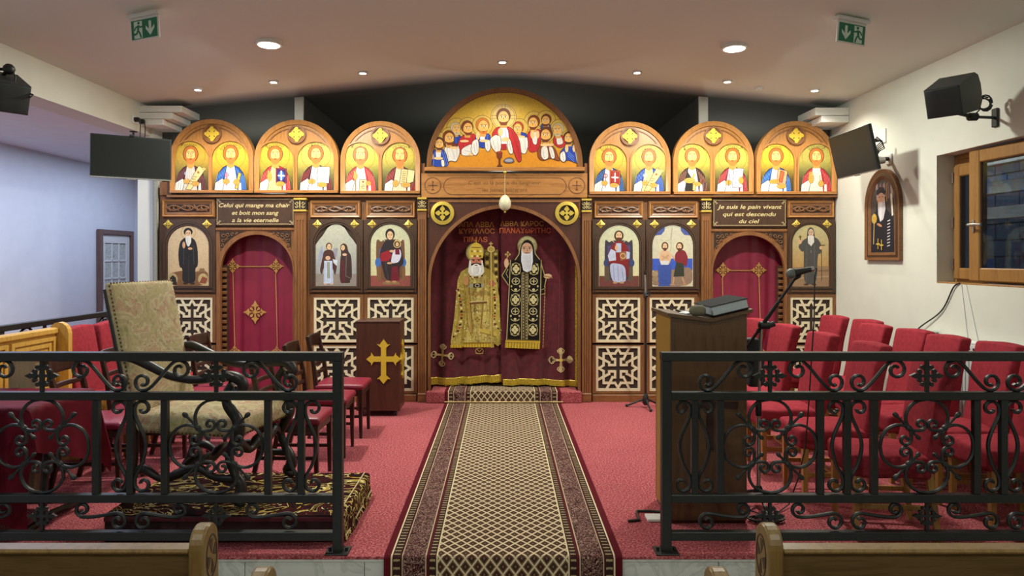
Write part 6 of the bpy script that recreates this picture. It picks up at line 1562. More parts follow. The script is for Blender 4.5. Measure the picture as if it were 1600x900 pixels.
# ------------------------------------------------------------------ cloth covered table
tx0, tx1, ty0, ty1, tz = -3.62, -2.69, 4.0, 4.60, .745
e = thing('folding_table', 'dark legged table under the burgundy cloth', 'table', (-3.1, 4.3, 0))
mb = MB(); mb.box(tx0, tx1, ty0, ty1, tz - .03, tz, .004); obj('tabletop', mb, M['darkleg'], e)
for x in (tx0 + .15, tx1 - .06):
    mb = MB(); mb.tube([(x, 4.2, .02), (x - .02, 4.28, .4), (x - .02, 4.31, tz - .03)], [.022, .024, .022], 6); obj('leg', mb, M['ebony'], e, True)
    mb = MB(); mb.tube([(x, 4.06, .02), (x, 4.3, .045), (x, 4.56, .02)], .02, 6); obj('foot_bar', mb, M['ebony'], e, True)
mb = MB(); mb.tube([(tx0 + .15, 4.3, .12), (tx1 - .06, 4.3, .12)], .02, 6); obj('stretcher', mb, M['ebony'], e, True)
# the cloth: a square laid over the top whose corners hang lowest
cw, cd = (tx1 - tx0) / 2 + .012, (ty1 - ty0) / 2 + .012; ccx, ccy = (tx0 + tx1) / 2, (ty0 + ty1) / 2
mb = MB(); nU, nV = 56, 56; hh = .79; ph = -math.radians(20)
def cloth(u, v):
    p, q_ = (u * 2 - 1) * hh, (v * 2 - 1) * hh
    a, b = p * cos(ph) - q_ * sin(ph), p * sin(ph) + q_ * cos(ph)
    ox, oy = max(0, abs(a) - cw), max(0, abs(b) - cd); sx, sy = (1 if a > 0 else -1), (1 if b > 0 else -1)
    if ox == 0 and oy == 0: return (ccx + a, ccy + b, tz + .004)
    drop = math.hypot(ox, oy); fl = .010 + .05 * drop
    wob = .05 * drop * sin((a if oy > ox else b) * 11 + 1.5)
    if ox > 0 and oy > 0:
        t = math.atan2(oy, ox); px = cw + fl * cos(t) + .22 * drop * sin(2 * t) * cos(t); py = cd + min(.02, fl * sin(t)) + .10 * drop * sin(2 * t) * sin(t)
    elif ox > 0: px, py = cw + fl + max(0, wob), abs(b)
    else: px, py = abs(a), cd + min(fl, .02) + max(0, wob) * .6
    if sy < 0: py = min(py, cd + .075)
    return (ccx + sx * px, ccy + sy * py, max(.012, tz + .004 - drop))
mb.grid(cloth, nU, nV)
tag(obj('tablecloth', mb, M['tablecloth'], None, True, True, 70), 'burgundy cloth with drooping corners over the table at left', 'tablecloth')

# ------------------------------------------------------------------ yellow bench and pale cabinet at far left
e = thing('panelled_bench', 'yellow pine bench with panelled back by the side railing', 'bench', (-3.5, 5.2, 0))
mb = MB(); mb.box(-3.58, -3.54, 4.86, 5.58, .3, 1.02, .004); obj('back_board', mb, M['pine'], e)
mb = MB(); mb.box(-3.59, -3.515, 4.84, 5.58, 1.0, 1.05, .01); obj('top_rail', mb, M['pine'], e)
for y0, y1 in ((4.86, 5.02), (5.06, 5.56)):
    for k, (g, x) in enumerate(((0, -3.524), (.045, -3.53))):
        mb = MB(); mb.strip([(y0 + g, .52 + g), (y1 - g, .52 + g), (y1 - g, .98 - g), (y0 + g, .98 - g)], [(y0 + g + .03, .55 + g), (y1 - g - .03, .55 + g), (y1 - g - .03, .95 - g), (y0 + g + .03, .95 - g)], x, -3.541, lambda a, b, d: (d, a, b)); obj('panel_moulding', mb, M['pine'], e)
prof = [(-3.60, 0), (-3.60, .98)] + [(-3.52 - .08 * cos(t * PI / 8), 1.0 + .09 * sin(t * PI / 8)) for t in range(9)] + [(-3.44, .55), (-3.12, .5), (-3.12, 0)]
mb = MB(); mb.prism(prof, 5.58, 5.63, lambda a, b, d: (a, d, b)); obj('bench_end', mb, M['pine'], e)
mb = MB(); mb.box(-3.54, -3.16, 4.86, 5.58, .40, .44, .01); obj('seat', mb, M['pine'], e)
e = thing('side_cabinet', 'narrow pale plank cabinet behind the cloth-covered table', 'cabinet', (-3.15, 4.7, 0))
mb = MB(); mb.box(-3.27, -3.09, 4.655, 4.735, 0, .93, .005); obj('body', mb, M['pale'], e)
mb = MB(); mb.box(-3.285, -3.075, 4.645, 4.745, .93, .955, .005); obj('top', mb, M['pale'], e)

# ------------------------------------------------------------------ small pulpit with gold cross
x0, x1, y0, y1, z1 = -1.475, -1.035, 7.10, 7.44, .965
e = thing('small_pulpit', 'small dark brown wheeled pulpit with gold cross before the lattice', 'pulpit', ((x0 + x1) / 2, 7.27, 0))
mb = MB(); mb.box(x0, x1, y0, y1, .055, z1 - .015, .006); obj('body', mb, M['mahog'], e)
mb = MB(); mb.box(x0 - .006, x1 + .006, y0 - .006, y1 + .006, z1 - .018, z1, .004); obj('top', mb, M['mahog'], e)
def goldcross(T, parent, s=1.0):
    a, b = .026 * s, .052 * s
    def arm(L): return [(-a, 0), (-a, L - .075 * s), (-b * 1.15, L - .045 * s), (-a * 1.0, L - .045 * s), (0, L), (a * 1.0, L - .045 * s), (b * 1.15, L - .045 * s), (a, L - .075 * s), (a, 0)]
    up, dn, sd = arm(.19 * s), arm(.245 * s), arm(.165 * s)
    up = [(-a, a)] + [(-a, .115 * s), (-.066 * s, .15 * s), (-.04 * s, .145 * s), (0, .20 * s), (.04 * s, .145 * s), (.066 * s, .15 * s), (a, .115 * s)] + [(a, a)]
    rt = [(.10 * s, a), (.125 * s, .066 * s), (.125 * s, .04 * s), (.175 * s, 0), (.125 * s, -.04 * s), (.125 * s, -.066 * s), (.10 * s, -a), (a, -a)]
    dw = [(a, -.165 * s), (.066 * s, -.2 * s), (.04 * s, -.2 * s), (0, -.25 * s), (-.04 * s, -.2 * s), (-.066 * s, -.2 * s), (-a, -.165 * s), (-a, -a)]
    lf = [(-.10 * s, -a), (-.125 * s, -.066 * s), (-.125 * s, -.04 * s), (-.175 * s, 0), (-.125 * s, .04 * s), (-.125 * s, .066 * s), (-.10 * s, a)]
    mb = MB(); mb.prism(up + rt + dw + lf, 0, .012, T); return obj('gold_cross', mb, M['goldpaint'], parent)
cz = 1.6 + (403 - 561) * 7.1 / K; cx = (599.5 - CX) * 7.1 / K
goldcross(lambda a, b, d: (cx + a, y0 - d, cz + b), e, 1.0); goldcross(lambda a, b, d: (x1 + d, 7.27 + a, cz + b), e, .9)
for sx in (x0 + .05, x1 - .05):
    for sy in (y0 + .05, y1 - .05):
        mb = MB(); mb.lathe([(.026, -.012), (.026, .012)], (sx, sy, .026), 12, axis='x'); mb.box(sx - .018, sx + .018, sy - .018, sy + .018, .045, .058); obj('caster', mb, M['blackp'], e, True)

# ------------------------------------------------------------------ large lectern at the right
lx0, lx1, ly0, ly1 = 1.015, 1.472, 4.24, 4.66
e = thing('lectern', 'tall brown wooden double-sloped lectern with dark inlaid cross', 'lectern', (1.245, 4.45, 0))
zl, zv, zr = 1.245, 1.215, 1.262; xv = 1.255
face = [(lx0, .02), (lx0, zl), (xv, zv), (lx1, zr), (lx1, .02)]
mb = MB(); mb.prism(face, ly0, ly0 + .02, lambda a, b, d: (a, d, b)); obj('front_panel', mb, M['walnut'], e)
mb = MB(); mb.prism(face, ly1 - .02, ly1, lambda a, b, d: (a, d, b)); obj('rear_panel', mb, M['walnut'], e)
mb = MB(); mb.box(lx0, lx0 + .02, ly0 + .02, ly1 - .02, .02, zl); obj('side_panel', mb, M['oakside'], e)
mb = MB(); mb.box(lx1 - .02, lx1, ly0 + .02, ly1 - .02, .02, zr); obj('side_panel', mb, M['walnut'], e)
mb = MB(); mb.box(lx0 + .005, lx1 - .005, ly0 + .005, ly1 - .005, 0, .02); obj('plinth', mb, M['darkleg'], e)
for (xa, za), (xb, zb) in (((lx0 - .025, zl + .005), (xv, zv)), ((xv, zv), (lx1 + .03, zr + .012))):
    mb = MB(); mb.prism([(xa, za), (xb, zb), (xb, zb + .02), (xa, za + .02)], ly0 - .02, ly1 + .02, lambda a, b, d: (a, d, b)); obj('sloped_top', mb, M['walnut'], e)
dk = plain('dark_red_inlay', '#2e1210', .5)
cxr = (1109.5 - CX) * ly0 / K; hzr = lambda y: 1.6 + (403 - y) * ly0 / K
mb = MB(); mb.prism([(cxr - .021, hzr(703)), (cxr + .021, hzr(703)), (cxr + .021, hzr(637.5)), (cxr + .165, hzr(637.5)), (cxr + .165, hzr(628)), (cxr + .021, hzr(628)), (cxr + .021, hzr(590)), (cxr - .021, hzr(590)), (cxr - .021, hzr(628)), (cxr - .165, hzr(628)), (cxr - .165, hzr(637.5)), (cxr - .021, hzr(637.5))], ly0 - .006, ly0 + .001, lambda a, b, d: (a, d, b)); obj('inlaid_cross', mb, dk, e)
mb = MB(); mb.box(lx0 - .004, lx0 + .001, 4.30, 4.33, .55, .95); obj('side_handle', mb, dk, e)
# the book on the right slope and the things on the left
sl = math.atan2(zr + .012 - zv, lx1 + .03 - xv)
def SL(a, b, c): return (xv + .01 + a * cos(sl) - c * sin(sl), b, zv + .027 + a * sin(sl) + c * cos(sl))
e = thing('open_book', 'large white-paged book lying on the right slope of the lectern', 'book', SL(.1, 4.45, 0))
mb = MB(); mb.box(.005, .235, 4.245, 4.62, 0, .006, .001, SL); obj('cover', mb, M['bookcover'], e)
mb = MB(); mb.box(.012, .228, 4.25, 4.615, .006, .060, .002, SL); obj('page_block', mb, plain('book_pages', '#aab0b8', .8, 0, .03), e)
mb = MB(); mb.box(.004, .236, 4.243, 4.622, .060, .064, .001, SL); obj('cover', mb, M['bookcover'], e)
e2 = math.atan2(zv - zl - .005, xv - lx0 + .025)
def SQ(a, b, c): return (lx0 - .02 + a * cos(e2) - c * sin(e2), b, zl + .026 + a * sin(e2) + c * cos(e2))
mb = MB(); mb.lathe([(.012, -.045), (.03, -.03), (.034, 0), (.034, .035), (.02, .05)], (xv - .07, 4.29, zv + .064), 12, axis='x'); tag(obj('rolled_cloth', mb, plain('olive_cloth', '#6f6a58', .9), None, True), 'small olive rolled cloth on the lectern top', 'cloth')
mb = MB(); mb.lathe([(.001, 0), (.034, 0), (.036, .008), (.02, .016), (.001, .018)], SQ(.13, 4.34, .0), 16); tag(obj('white_dish', mb, M['whitep'], None, True), 'small white dish at the left of the lectern top', 'dish')
mb = MB(); mb.box(.135, .255, 4.40, 4.60, .001, .012, .002, SQ); tag(obj('thin_book', mb, M['blackp']), 'thin black booklet lying behind the rolled cloth on the lectern', 'book')
# socket plate and wire on the floor
mb = MB(); mb.box(.88, .985, 4.26, 4.36, 0, .018, .004); tag(obj('floor_plate', mb, M['whitep']), 'white floor plate beside the lectern foot', 'floor plate')
mb = MB(); mb.tube([(1.005, 4.41, .008), (.93, 4.43, .008), (.845, 4.43, .008), (.835, 4.36, .008), (.83, 4.275, .008), (.76, 4.26, .008)], .008, 6); tag(obj('floor_wire', mb, M['blackp'], None, True), 'black wire bent on the carpet left of the lectern', 'wire')

# ------------------------------------------------------------------ microphone stands
def P3(x, y, d): return tuple(at(x, y, d))
e = thing('microphone_stand', 'black boom microphone stand behind the lectern with long tilted arm', 'microphone stand', (1.655, 4.55, 0))
bx, by = 1.655, 4.55
clx, clz = 1.675, 1.165
mb = MB(); mb.tube([(bx, by, .05), (bx, by, .62)], .013, 10); mb.tube([(bx, by, .62), (clx, by, clz)], .009, 10); obj('pole', mb, M['chrome'], e, True)
mb = MB(); mb.lathe([(.018, .58), (.02, .6), (.02, .66), (.014, .68)], (bx, by, 0), 12); obj('collar', mb, M['blackp'], e, True); mb = MB(); mb.lathe([(.03, .03), (.035, .09), (.018, .13)], (bx, by, 0), 12); obj('base_collar', mb, M['blackp'], e, True)
for a in (.4, 2.5, 4.6):
    mb = MB(); mb.tube([(bx, by, .10), (bx + .3 * cos(a), by + .3 * sin(a) * .9, .012)], .01, 6); mb.ball((bx + .3 * cos(a), by + .3 * sin(a) * .9, .014), .015); obj('leg', mb, M['blackp'], e, True)
tip = at(1241, 436, 4.42); low = at(1160, 562, 4.58); mid_ = Vector((clx, by - .01, clz))
tip = Vector((1.835, 4.42, 1.468)); dirv = (tip - mid_).normalized(); low = mid_ - dirv * .32
mb = MB(); mb.tube([tuple(low), tuple(mid_ - dirv * .05)], .010, 8); mb.tube([tuple(mid_ - dirv * .05), tuple(mid_ + dirv * .18)], .013, 8); mb.tube([tuple(mid_ + dirv * .18), tuple(tip)], .009, 8); obj('boom_arm', mb, M['blackp'], e, True)
mb = MB(); mb.lathe([(.012, -.04), (.026, -.03), (.026, .03), (.012, .04)], (clx + .015, by - .01, clz), 12, axis='x'); mb.tube([(clx + .04, by - .02, clz), (clx + .075, by - .02, clz + .012)], .018, 8); obj('clutch', mb, M['blackp'], e, True)
mic0 = at(1236, 427.5, 4.40); mic1 = at(1268, 420.5, 4.40)
mb = MB(); mb.tube([tuple(tip), tuple(at(1249, 432, 4.40)), tuple(at(1251, 425, 4.40))], .011, 8); obj('microphone_clip', mb, M['blackp'], e, True)
e = thing('microphone', 'black handheld microphone with grey mesh head clipped to the boom', 'microphone', tuple(mic0))
mdir = (mic1 - mic0).normalized()
mb = MB(); mb.ball(tuple(mic0), .032, 14, 10); obj('mesh_head', mb, plain('grey_mesh', '#6c706c', .5, .4, .3, 400, .8), e, True)
mb = MB(); mb.tube([tuple(mic0 + mdir * q) for q in (.02, .03, .09, .125)], [.028, .024, .018, .016], 12); obj('body', mb, M['blackp'], e, True)
mb = MB(); mb.tube([tuple(mic0 + mdir * q) for q in (.125, .145)], [.016, .014], 12); obj('plug', mb, M['chrome'], e, True)
mb = MB(); c0 = mic0 + mdir * .145
mb.tube([tuple(c0), tuple(c0 + Vector((.02, 0, .002))), tuple(at(1273, 432, 4.4)), tuple(at(1272, 500, 4.4)), tuple(at(1268, 560, 4.42)), tuple(at(1263, 640, 4.45)), tuple(at(1258, 700, 4.5)), tuple(at(1248, 745, 4.5)), (1.84, 4.52, .02), (1.74, 4.42, .008), (1.62, 4.36, .008), (1.56, 4.44, .008), (1.62, 4.5, .008)], .0042, 6); tag(obj('microphone_cable', mb, M['blackp'], None, True), 'thin black cable dropping from the microphone to the floor', 'cable')
mb = MB()
for k in range(3): mb.tube([(1.60 + .08 * cos(t * .5 + k) * (1 + .2 * k), 4.27 + .05 * sin(t * .5 + k), .008 + .006 * k) for t in range(13)], .006, 5)
o_ = tag(obj('cable_coil', mb, M['blackp'], None, True), 'tangle of black cable on the carpet at the foot of the boom stand', 'cable'); o_['kind'] = 'stuff'
# dark bag hanging on the stand
bgc = at(1180, 566, 4.70)
mb = MB(); mb.soft((bgc.x, bgc.y, bgc.z), (.115, .07, .33), .034, 3, 5, lambda x, y, z: (x - .015 * ((z - bgc.z) / .16) ** 2 + .012 * (bgc.z - z) / .16, y, z)); e = thing('hanging_bag', 'dark grey soft bag hanging behind the lectern beside the boom stand', 'bag', (bgc.x, bgc.y, bgc.z))
obj('pouch', mb, plain('charcoal_nylon', '#25282a', .7, 0, .1, 30, .3), e, True, True, 60)
mb = MB(); mb.tube([(bgc.x - .02, bgc.y, bgc.z + .15), (bgc.x, 4.62, bgc.z + .24), (bx + .008, 4.57, bgc.z + .27), (bgc.x + .02, 4.66, bgc.z + .22), (bgc.x + .03, bgc.y, bgc.z + .15)], .007, 5); obj('strap', mb, M['blackp'], e, True)
# far stand
fx, fy = 1.53, 7.52
e = thing('microphone_stand', 'slim upright microphone stand before the lattice right of the doorway', 'microphone stand', (fx, fy, 0))
mb = MB(); mb.tube([(fx, fy, .06), (fx, fy, 1.22)], .012, 10); obj('pole', mb, M['blackp'], e, True)
mb = MB(); mb.tube([(fx, fy, 1.22), (fx - .005, fy, 1.43)], .009, 8); obj('upper_pole', mb, M['chrome'], e, True)
mb = MB(); mb.lathe([(.012, 1.17), (.024, 1.18), (.024, 1.22), (.012, 1.24)], (fx, fy, 0), 10); mb.tube([(fx, fy - .02, 1.20), (fx + .03, fy - .03, 1.20), (fx + .035, fy - .03, 1.25)], .012, 6); mb.lathe([(.010, 1.42), (.014, 1.43), (.012, 1.47)], (fx - .005, fy, 0), 10); obj('clutch', mb, M['blackp'], e, True)
mb = MB(); mb.lathe([(.02, .03), (.035, .05), (.03, .12), (.016, .15)], (fx, fy, 0), 10); obj('collar', mb, M['blackp'], e, True)
for a in (-1.5, .6, 2.9):
    mb = MB(); mb.tube([(fx, fy, .10), (fx + .2 * cos(a), fy + .2 * sin(a), .012)], .011, 6); mb.ball((fx + .2 * cos(a), fy + .2 * sin(a), .015), .017); obj('leg', mb, M['blackp'], e, True)

# ------------------------------------------------------------------ speakers, televisions, picture, radiator, cables
def speaker(base, R_, label, cent):
    e = thing('loudspeaker', label, 'loudspeaker', tuple(cent), 0, 'black loudspeakers on wall brackets')
    def T(a, b, c): return tuple(cent + R_ @ Vector((a, b, c)))
    prof = [(-.20, -.10), (.11, -.135), (.175, -.10), (.205, -.03), (.205, .04), (.175, .11), (.11, .14), (-.20, .11)]
    mb = MB(); mb.prism(prof, -.115, .115, lambda a, b, d: T(a, d, b)); obj('cabinet', mb, M['speaker'], e)
    mb = MB(); mb.soft((-.205, 0, .005), (.02, .225, .205), .009, 2, 3, T); obj('grille', mb, M['speaker'], e, True)
    return e, T
RS = Matrix.Rotation(math.radians(38), 3, 'Z') @ Matrix.Rotation(math.radians(-20), 3, 'Y')
cR = at(1490, 152, 5.15)
e, T = speaker(None, RS, 'black loudspeaker on a bracket high on the right wall', cR)
wR_ = Vector((XR, 5.30, at(0, 186, 5.35).z))
mb = MB(); mb.box(XR - .02, XR, 5.27, 5.33, wR_.z - .07, wR_.z + .07, .004); obj('wall_plate', mb, M['blackp'], e)
el = Vector((XR - .22, 5.24, wR_.z - .005)); tp = Vector(T(.02, 0, -.12))
mb = MB(); mb.tube([(XR - .01, 5.30, wR_.z), tuple(el)], .011, 8); mb.tube([tuple(el), tuple(tp)], .014, 8); mb.lathe([(.03, -.03), (.03, .03)], tuple(el), 10, axis='x'); obj('bracket', mb, M['blackp'], e, True)
mb = MB()
for k in range(3): mb.tube([(el.x + .09 + .05 * cos(t * .55 + k), el.y - .01 + .012 * k, el.z + .10 + (.06 - .01 * k) * sin(t * .55 + k)) for t in range(12)], .006, 5)
mb.tube([T(.1, 0, -.12), tuple(el + Vector((.08, 0, .16))), tuple(el + Vector((.05, 0, .05))), tuple(el)], .005, 5)
o_ = obj('cable_bundle', mb, M['blackp'], e, True); o_['kind'] = 'stuff'
cL = Vector((-3.66, 5.15, at(0, 146, 5.15).z))
RSL = Matrix.Rotation(math.radians(180 - 38), 3, 'Z') @ Matrix.Rotation(math.radians(-20), 3, 'Y')
e, T = speaker(None, RSL, 'black loudspeaker at the left edge, hung from the wall above the aisle', cL)
k1 = at(14, 108, 5.10)
mb = MB(); mb.box(XL, XL + .02, 5.07, 5.13, k1.z - .05, k1.z + .05, .004); obj('wall_plate', mb, M['blackp'], e)
mb = MB(); mb.tube([(XL + .01, 5.10, k1.z), tuple(k1)], .011, 8); mb.ball(tuple(k1), .04); mb.tube([tuple(k1), T(.02, 0, .13)], .014, 8); obj('bracket', mb, M['blackp'], e, True)
mb = MB(); mb.tube([tuple(k1 + Vector((.02, 0, 0))), tuple(at(24, 120, 5.1)), tuple(at(22, 135, 5.1)), tuple(at(28, 140, 5.1)), tuple(at(40, 144, 5.1)), tuple(at(52, 148, 5.1)), tuple(at(48, 152, 5.1)), tuple(at(30, 143, 5.1))], .006, 5); o_ = obj('cable_bundle', mb, M['blackp'], e, True)

def tv(corners, label, paintfn=None, arm=None, wall=None):
    """corners: TL TR BR BL world points"""
    TL, TR, BR, BL = [Vector(c) for c in corners]
    u = (TR - TL); v = (TL - BL); n = u.cross(v).normalized(); o0 = (TL + TR + BR + BL) / 4; U = u.normalized(); V = n.cross(U); w, h = u.length, v.length
    e = thing('television', label, 'television', tuple(o0), 0, 'wall mounted televisions')
    def T(a, b, c): return tuple(o0 + U * a + V * b + n * c)
    mb = MB(); mb.box(-w / 2, w / 2, -h / 2, h / 2, -.035, 0, .004, T); obj('case', mb, M['blackp'], e)
    mb = MB(); mb.box(-w / 2 + .012, w / 2 - .012, -h / 2 + .018, h / 2 - .012, 0, .0015, 0, T); obj('screen', mb, M['screen'], e)
    mb = MB(); mb.box(-w / 2, w / 2, -h / 2 - .006, -h / 2 + .004, -.03, .003, .001, T); mb.box(-.035, .035, -h / 2 - .014, -h / 2 - .004, -.02, .0, .002, T); obj('lower_trim', mb, M['chrome'], e)
    mb = MB(); mb.box(-w * .25, w * .25, -h * .3, h * .25, -.065, -.035, .006, T); obj('rear_cover', mb, M['blackp'], e)
    return e, T, n
d0, d1 = 6.2, 6.52
e, T, n = tv((at(140, 208, d0), at(267.5, 218.5, d1), at(268, 280.5, d1), at(141, 275.5, d0)), 'black switched-off television at the left, under the aisle wall edge')
mb = MB(); mb.tube([T(0, 0, -.06), (-3.5, 6.85, 2.55), (-3.93, 7.5, 2.6), (-3.93, 7.5, 2.95)], .012, 8); mb.box(-3.96, -3.9, 7.47, 7.53, 2.94, 2.95, .003); obj('wall_bracket', mb, M['blackp'], e, True)
mb = MB(); mb.box(-.02, .02, .185, .205, -.03, .01, .003, T); obj('camera_bump', mb, M['blackp'], e)
X0, X1 = 3.245, 3.335
e, T, n = tv(((X0, 7.0, 2.79), (X0, 6.24, 2.79), (X1, 6.27, 2.385), (X1, 7.03, 2.385)), 'black television tilted down on an arm at the right wall')
mb = MB(); mb.tube([T(0, -.02, -.06), (3.45, 6.66, 2.55), (3.56, 6.72, 2.55), (XR, 6.76, 2.55)], .02, 8); obj('wall_bracket', mb, M['blackp'], e, True); mb = MB(); mb.box(XR - .015, XR, 6.71, 6.81, 2.50, 2.60, .004); obj('wall_plate', mb, M['trimwhite'], e)
mb = MB(); mb.tube([tuple(at(1366, 252, 6.66)), tuple(at(1381, 250, 6.66))], .034, 12); obj('arm_joint', mb, M['chrome'], e, True)
mb = MB()
for k in range(5): mb.tube([tuple(at(1364, 222, 6.6)), tuple(at(1370 + k * 2, 214 + k * 1.5, 6.6)), tuple(at(1378 + k, 220 + k * 3, 6.6)), tuple(at(1366 + k * 2, 232 + k, 6.6)), tuple(at(1372, 240, 6.6))], .006, 5)
o_ = obj('cable_bundle', mb, M['blackp'], e, True); o_['kind'] = 'stuff'
mb = MB(); mb.box(XR - .012, XR, 6.82, 6.91, 2.72, 2.86, .003); tag(obj('wall_socket', mb, M['whitep']), 'white socket plate on the right wall behind the tilted television', 'socket')
# socket on the left wall above the television
e = thing('wall_socket', 'double socket with two plugged leads above the left television', 'socket', (XL, 7.47, 2.98))
mb = MB(); mb.box(XL, XL + .012, 7.38, 7.58, 3.02, 3.10, .003); obj('socket_plate', mb, M['whitep'], e)
for y in (7.43, 7.53):
    mb = MB(); mb.lathe([(.026, 0), (.026, .03), (.018, .05)], (XL + .012, y, 3.06), 12, axis='x'); obj('plug', mb, M['blackp'], e, True)
    mb = MB(); mb.tube([(XL + .06, y, 3.06), (XL + .07, y, 3.0), (XL + .06, y + .01, 2.86), (XL + .05, y - .05, 2.72)], .005, 6); obj('lead', mb, M['blackp'], e, True)
mb = MB(); mb.tube([(-3.82, 7.74, 0), (-3.82, 7.74, 2.62)], .022, 10); tag(obj('conduit_pipe', mb, plain('grey_pipe', '#7d7f7c', .5), None, True), 'thin grey vertical pipe on the white pier left of the screen', 'pipe')

# arched portrait on the right wall
e = thing('arched_portrait', 'brown arched frame with photograph of a black-robed white-bearded man on the right wall', 'picture', (XR, 6.85, 1.58))
yl, yr, zb, zt = 7.16, 6.535, 1.578, 2.463
WT = lambda a, b, d: (XR - d, a, b)
def warch(g, n=24):
    a0, a1 = yl - g, yr + g; c = (a0 + a1) / 2; rx = (a0 - a1) / 2; ry = .36 - g
    return [(a0, zb + g * .75)] + [(c + rx * cos(PI * i / n), zt - g - ry + ry * sin(PI * i / n)) for i in range(n + 1)] + [(a1, zb + g * .75)]
mb = MB(); mb.prism(warch(0), 0.001, .02, WT); obj('frame_board', mb, M['carve'], e)
for g0, g1, d, di in ((0, .035, .038, .03), (.035, .065, .03, .034), (.065, .10, .036, .024)):
    mb = MB(); mb.strip(warch(g0), warch(g1), d, .019, WT, True, di); obj('moulding', mb, M['dark'] if g0 == .035 else M['carve'], e, True, 30)
P = Paint(lambda a, b, off: (XR - .0215 - off, a, b), .00025)
P.poly(warch(.10), '#4a4240')
# px of the enlargement: x 125..320 across (left = far = larger y), y 155..745 down
def q2(L): return [(7.06 - (a - 125) / 195 * .425, 2.363 - (b - 158) / 587 * .705) for a, b in L]
for k in range(5): P.poly(q2([(165 + k * 30, 200), (180 + k * 30, 180), (190 + k * 30, 320), (172 + k * 30, 320)]), '#8a6f78' if k % 2 else '#a58f8c')
P.poly(q2([(128, 745), (130, 480), (170, 400), (180, 300), (250, 300), (255, 400), (310, 470), (316, 745)]), '#23222a')
P.poly(q2([(172, 275), (170, 240), (200, 215), (235, 225), (248, 260), (240, 290)]), '#2a2a38')
P.poly(q2([(180, 285), (240, 285), (248, 400), (230, 480), (205, 500), (188, 440)]), '#c9c4c8'); c = q2([(210, 310)])[0]; P.ell(*c, .07, .055, '#c89a80', 14)
P.line(q2([(192, 298), (206, 296)]), .006, '#2a1c18'); P.line(q2([(216, 296), (230, 298)]), .006, '#2a1c18'); P.line(q2([(211, 305), (214, 325)]), .006, '#9a6a54'); P.poly(q2([(195, 340), (225, 340), (218, 470), (205, 490)]), '#dcd6da')
c = q2([(155, 470)])[0]; P.ell(*c, .05, .05, '#b89440', 10); P.poly(q2([(142, 455), (155, 425), (168, 455)]), '#c8a850'); P.line(q2([(155, 480), (150, 680)]), .014, '#b8a070'); c = q2([(200, 525)])[0]; P.ell(*c, .05, .014, '#b07a5c', 8, .3)
P.poly(q2([(288, 285), (302, 285), (314, 455), (300, 462)]), '#cfc8b4'); P.line(q2([(260, 200), (262, 340)]), .02, '#9a7440')
for k in range(9): P.line(q2([(266, 500 + k * 25), (288, 492 + k * 25)]), .010, '#c0bcc4')
for a, b in ((190, 680), (220, 690)): P.line(q2([(a, b - 45), (a, b + 40)]), .012, '#c8a850'); P.line(q2([(a - 16, b), (a + 16, b)]), .012, '#c8a850')
obj('photograph', P, M['paintmatte'], e)
# radiator under the window wall
e = thing('radiator', 'white panel radiator on the right wall behind the red chairs', 'radiator', (XR - .06, 5.2, .1))
ry0, ry1 = 3.95, 6.22
mb = MB(); mb.box(XR - .10, XR - .085, ry0, ry1, .14, .93, .004); obj('front_panel', mb, M['radiator'], e)
mb = MB(); mb.box(XR - .10, XR - .015, ry0, ry1, .93, .95, .004); mb.box(XR - .10, XR - .02, ry1 - .01, ry1, .14, .93); mb.box(XR - .10, XR - .02, ry0, ry0 + .01, .14, .93); obj('casing', mb, M['radiator'], e)
mb = MB()
for i in range(44): y = ry0 + .05 + i * .05; mb.box(XR - .1015, XR - .0995, y, y + .018, .885, .905)
o_ = obj('grille_slots', mb, M['recess'], e); o_['kind'] = 'stuff'
mb = MB()
for i in range(56): y = ry0 + .03 + i * .04; mb.box(XR - .106, XR - .1, y, y + .014, .17, .86, .002)
o_ = obj('panel_ribs', mb, M['radiator'], e); o_['kind'] = 'stuff'
for y in (4.3, 5.9):
    mb = MB(); mb.box(XR - .08, XR - .03, y - .02, y + .02, 0, .14, .003); obj('foot', mb, M['radiator'], e)
mb = MB(); mb.lathe([(.02, -.05), (.022, .03), (.012, .05)], (XR - .06, ry1 + .03, .80), 10); tag(obj('radiator_valve', mb, M['whitep'], None, True), 'white valve at the far end of the radiator', 'valve')
# cables at the window
w0 = (XR - .01, 5.62, WZ0 - .0)
mb = MB(); mb.stube([(XR - .004, 5.72, WZ0 + .01), (XR - .012, 5.79, WZ0 - .03), (XR - .012, 5.95, 1.15), (XR - .03, 6.25, .97), (3.66, 6.5, .75), (3.66, 6.6, .45)], .006, 6, 8); tag(obj('wall_cable', mb, M['blackp'], None, True), 'black cable running down the right wall from the window corner', 'cable')
for k, (ya, yb) in enumerate(((5.70, 5.62), (5.64, 5.5))):
    mb = MB(); mb.tube([(XR - .004, ya, WZ0 - .002), (XR - .006, yb, .95)], .003, 5); tag(obj('thin_wire', mb, M['radiator'], None, True), ['thin pale wire hanging below the window, the one nearer the screen', 'thin pale wire hanging below the window, the one nearer the railing'][k], 'wire')
mb = MB(); mb.lathe([(.001, 0), (.07, .004), (.085, .02), (.06, .014), (.001, .01)], (XR - .09, 6.02, .951), 16); tag(obj('small_tray', mb, M['chrome'], None, True), 'small metal tray on top of the radiator', 'tray')

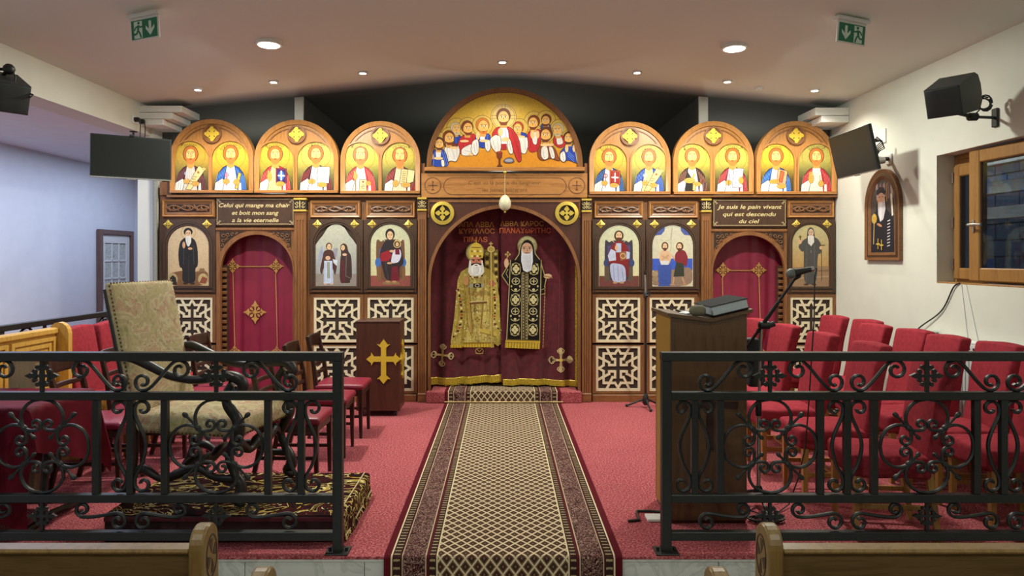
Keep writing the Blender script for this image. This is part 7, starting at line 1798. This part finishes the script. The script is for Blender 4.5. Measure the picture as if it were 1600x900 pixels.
# ------------------------------------------------------------------ pews in the foreground
def pew(xe, side, y0, label, L=2.6, sd=.46, seat=True):
    """xe: outer face of the aisle end, side: +1 if the bench runs to +X"""
    e = thing('pew', label, 'pew', (xe, y0, -.2), 0, 'oak pews in the foreground'); f = lambda a: xe + side * a
    zb = -.2; top = .827
    prof = [(y0 - .005, zb), (y0 - .005, top - .06)] + [(y0 + .05 - .055 * cos(t * PI / 12), top - .058 + .058 * sin(t * PI / 12)) for t in range(13)] + [(y0 + .105, top - .06), (y0 + .115, .5)] + ([(y0 + sd - .04, .42), (y0 + sd, .36), (y0 + sd, zb)] if seat else [(y0 + .115, zb)])
    bm_ = MB(); bm_.prism(prof, 0, .044, lambda a, b, d: (f(d), a, b)); en = obj('pew_end', bm_, M['pewv'], e)
    bv = en.modifiers.new('bevel', 'BEVEL'); bv.width = .008; bv.segments = 3; bv.limit_method = 'ANGLE'
    cy, cz = y0 + .054, top - .095; cir = lambda r: [(cy + r * .82 * cos(2 * PI * k / 24), cz + r * 1.35 * sin(2 * PI * k / 24)) for k in range(24)]
    mb = MB(); mb.strip(cir(.047), cir(.043), -.0015, .004, lambda a, b, d: (f(d), a, b)); obj('carved_ring', mb, M['darkleg'], en)
    mb = MB()
    for k in range(4):
        a = k * PI / 2 + .35
        mb.prism([(cy + .006 * cos(a), cz + .01 * sin(a)), (cy + .030 * cos(a - .5), cz + .05 * sin(a - .5)), (cy + .033 * cos(a), cz + .054 * sin(a)), (cy + .030 * cos(a + .3), cz + .05 * sin(a + .3))], -.0012, .004, lambda p, q, d: (f(d), p, q))
    obj('carved_cross', mb, M['darkleg'], en)
    mb = MB(); mb.box(f(.044), f(L), y0 + .02, y0 + .05, .05, .755, .004); obj('backrest', mb, M['pew'], e)
    mb = MB(); mb.box(f(.044), f(L), y0 + .005, y0 + .062, .752, .768, .006); obj('cap_rail', mb, M['pewv'], e)
    if seat: mb = MB(); mb.box(f(.044), f(L), y0 + .05, y0 + sd - .02, .235, .265, .006); obj('seat', mb, M['pew'], e)
    bm_ = MB(); bm_.prism(prof, L, L + .044, lambda a, b, d: (f(d), a, b)); obj('pew_end', bm_, M['pewv'], e)
pew(-.848, -1, 2.0, 'oak front pew screen with carved rounded end at the lower left corner', seat=False)
pew(.755, 1, 2.0, 'oak front pew screen with carved rounded end at the lower right corner', seat=False)
for xe, sd_, lb in ((-.577, -1, 'nearest left oak pew, only the rounded top of its end showing'), (.515, 1, 'nearest right oak pew, only the rounded top of its end showing')):
    pew(xe, sd_, 1.705, lb, sd=.28)
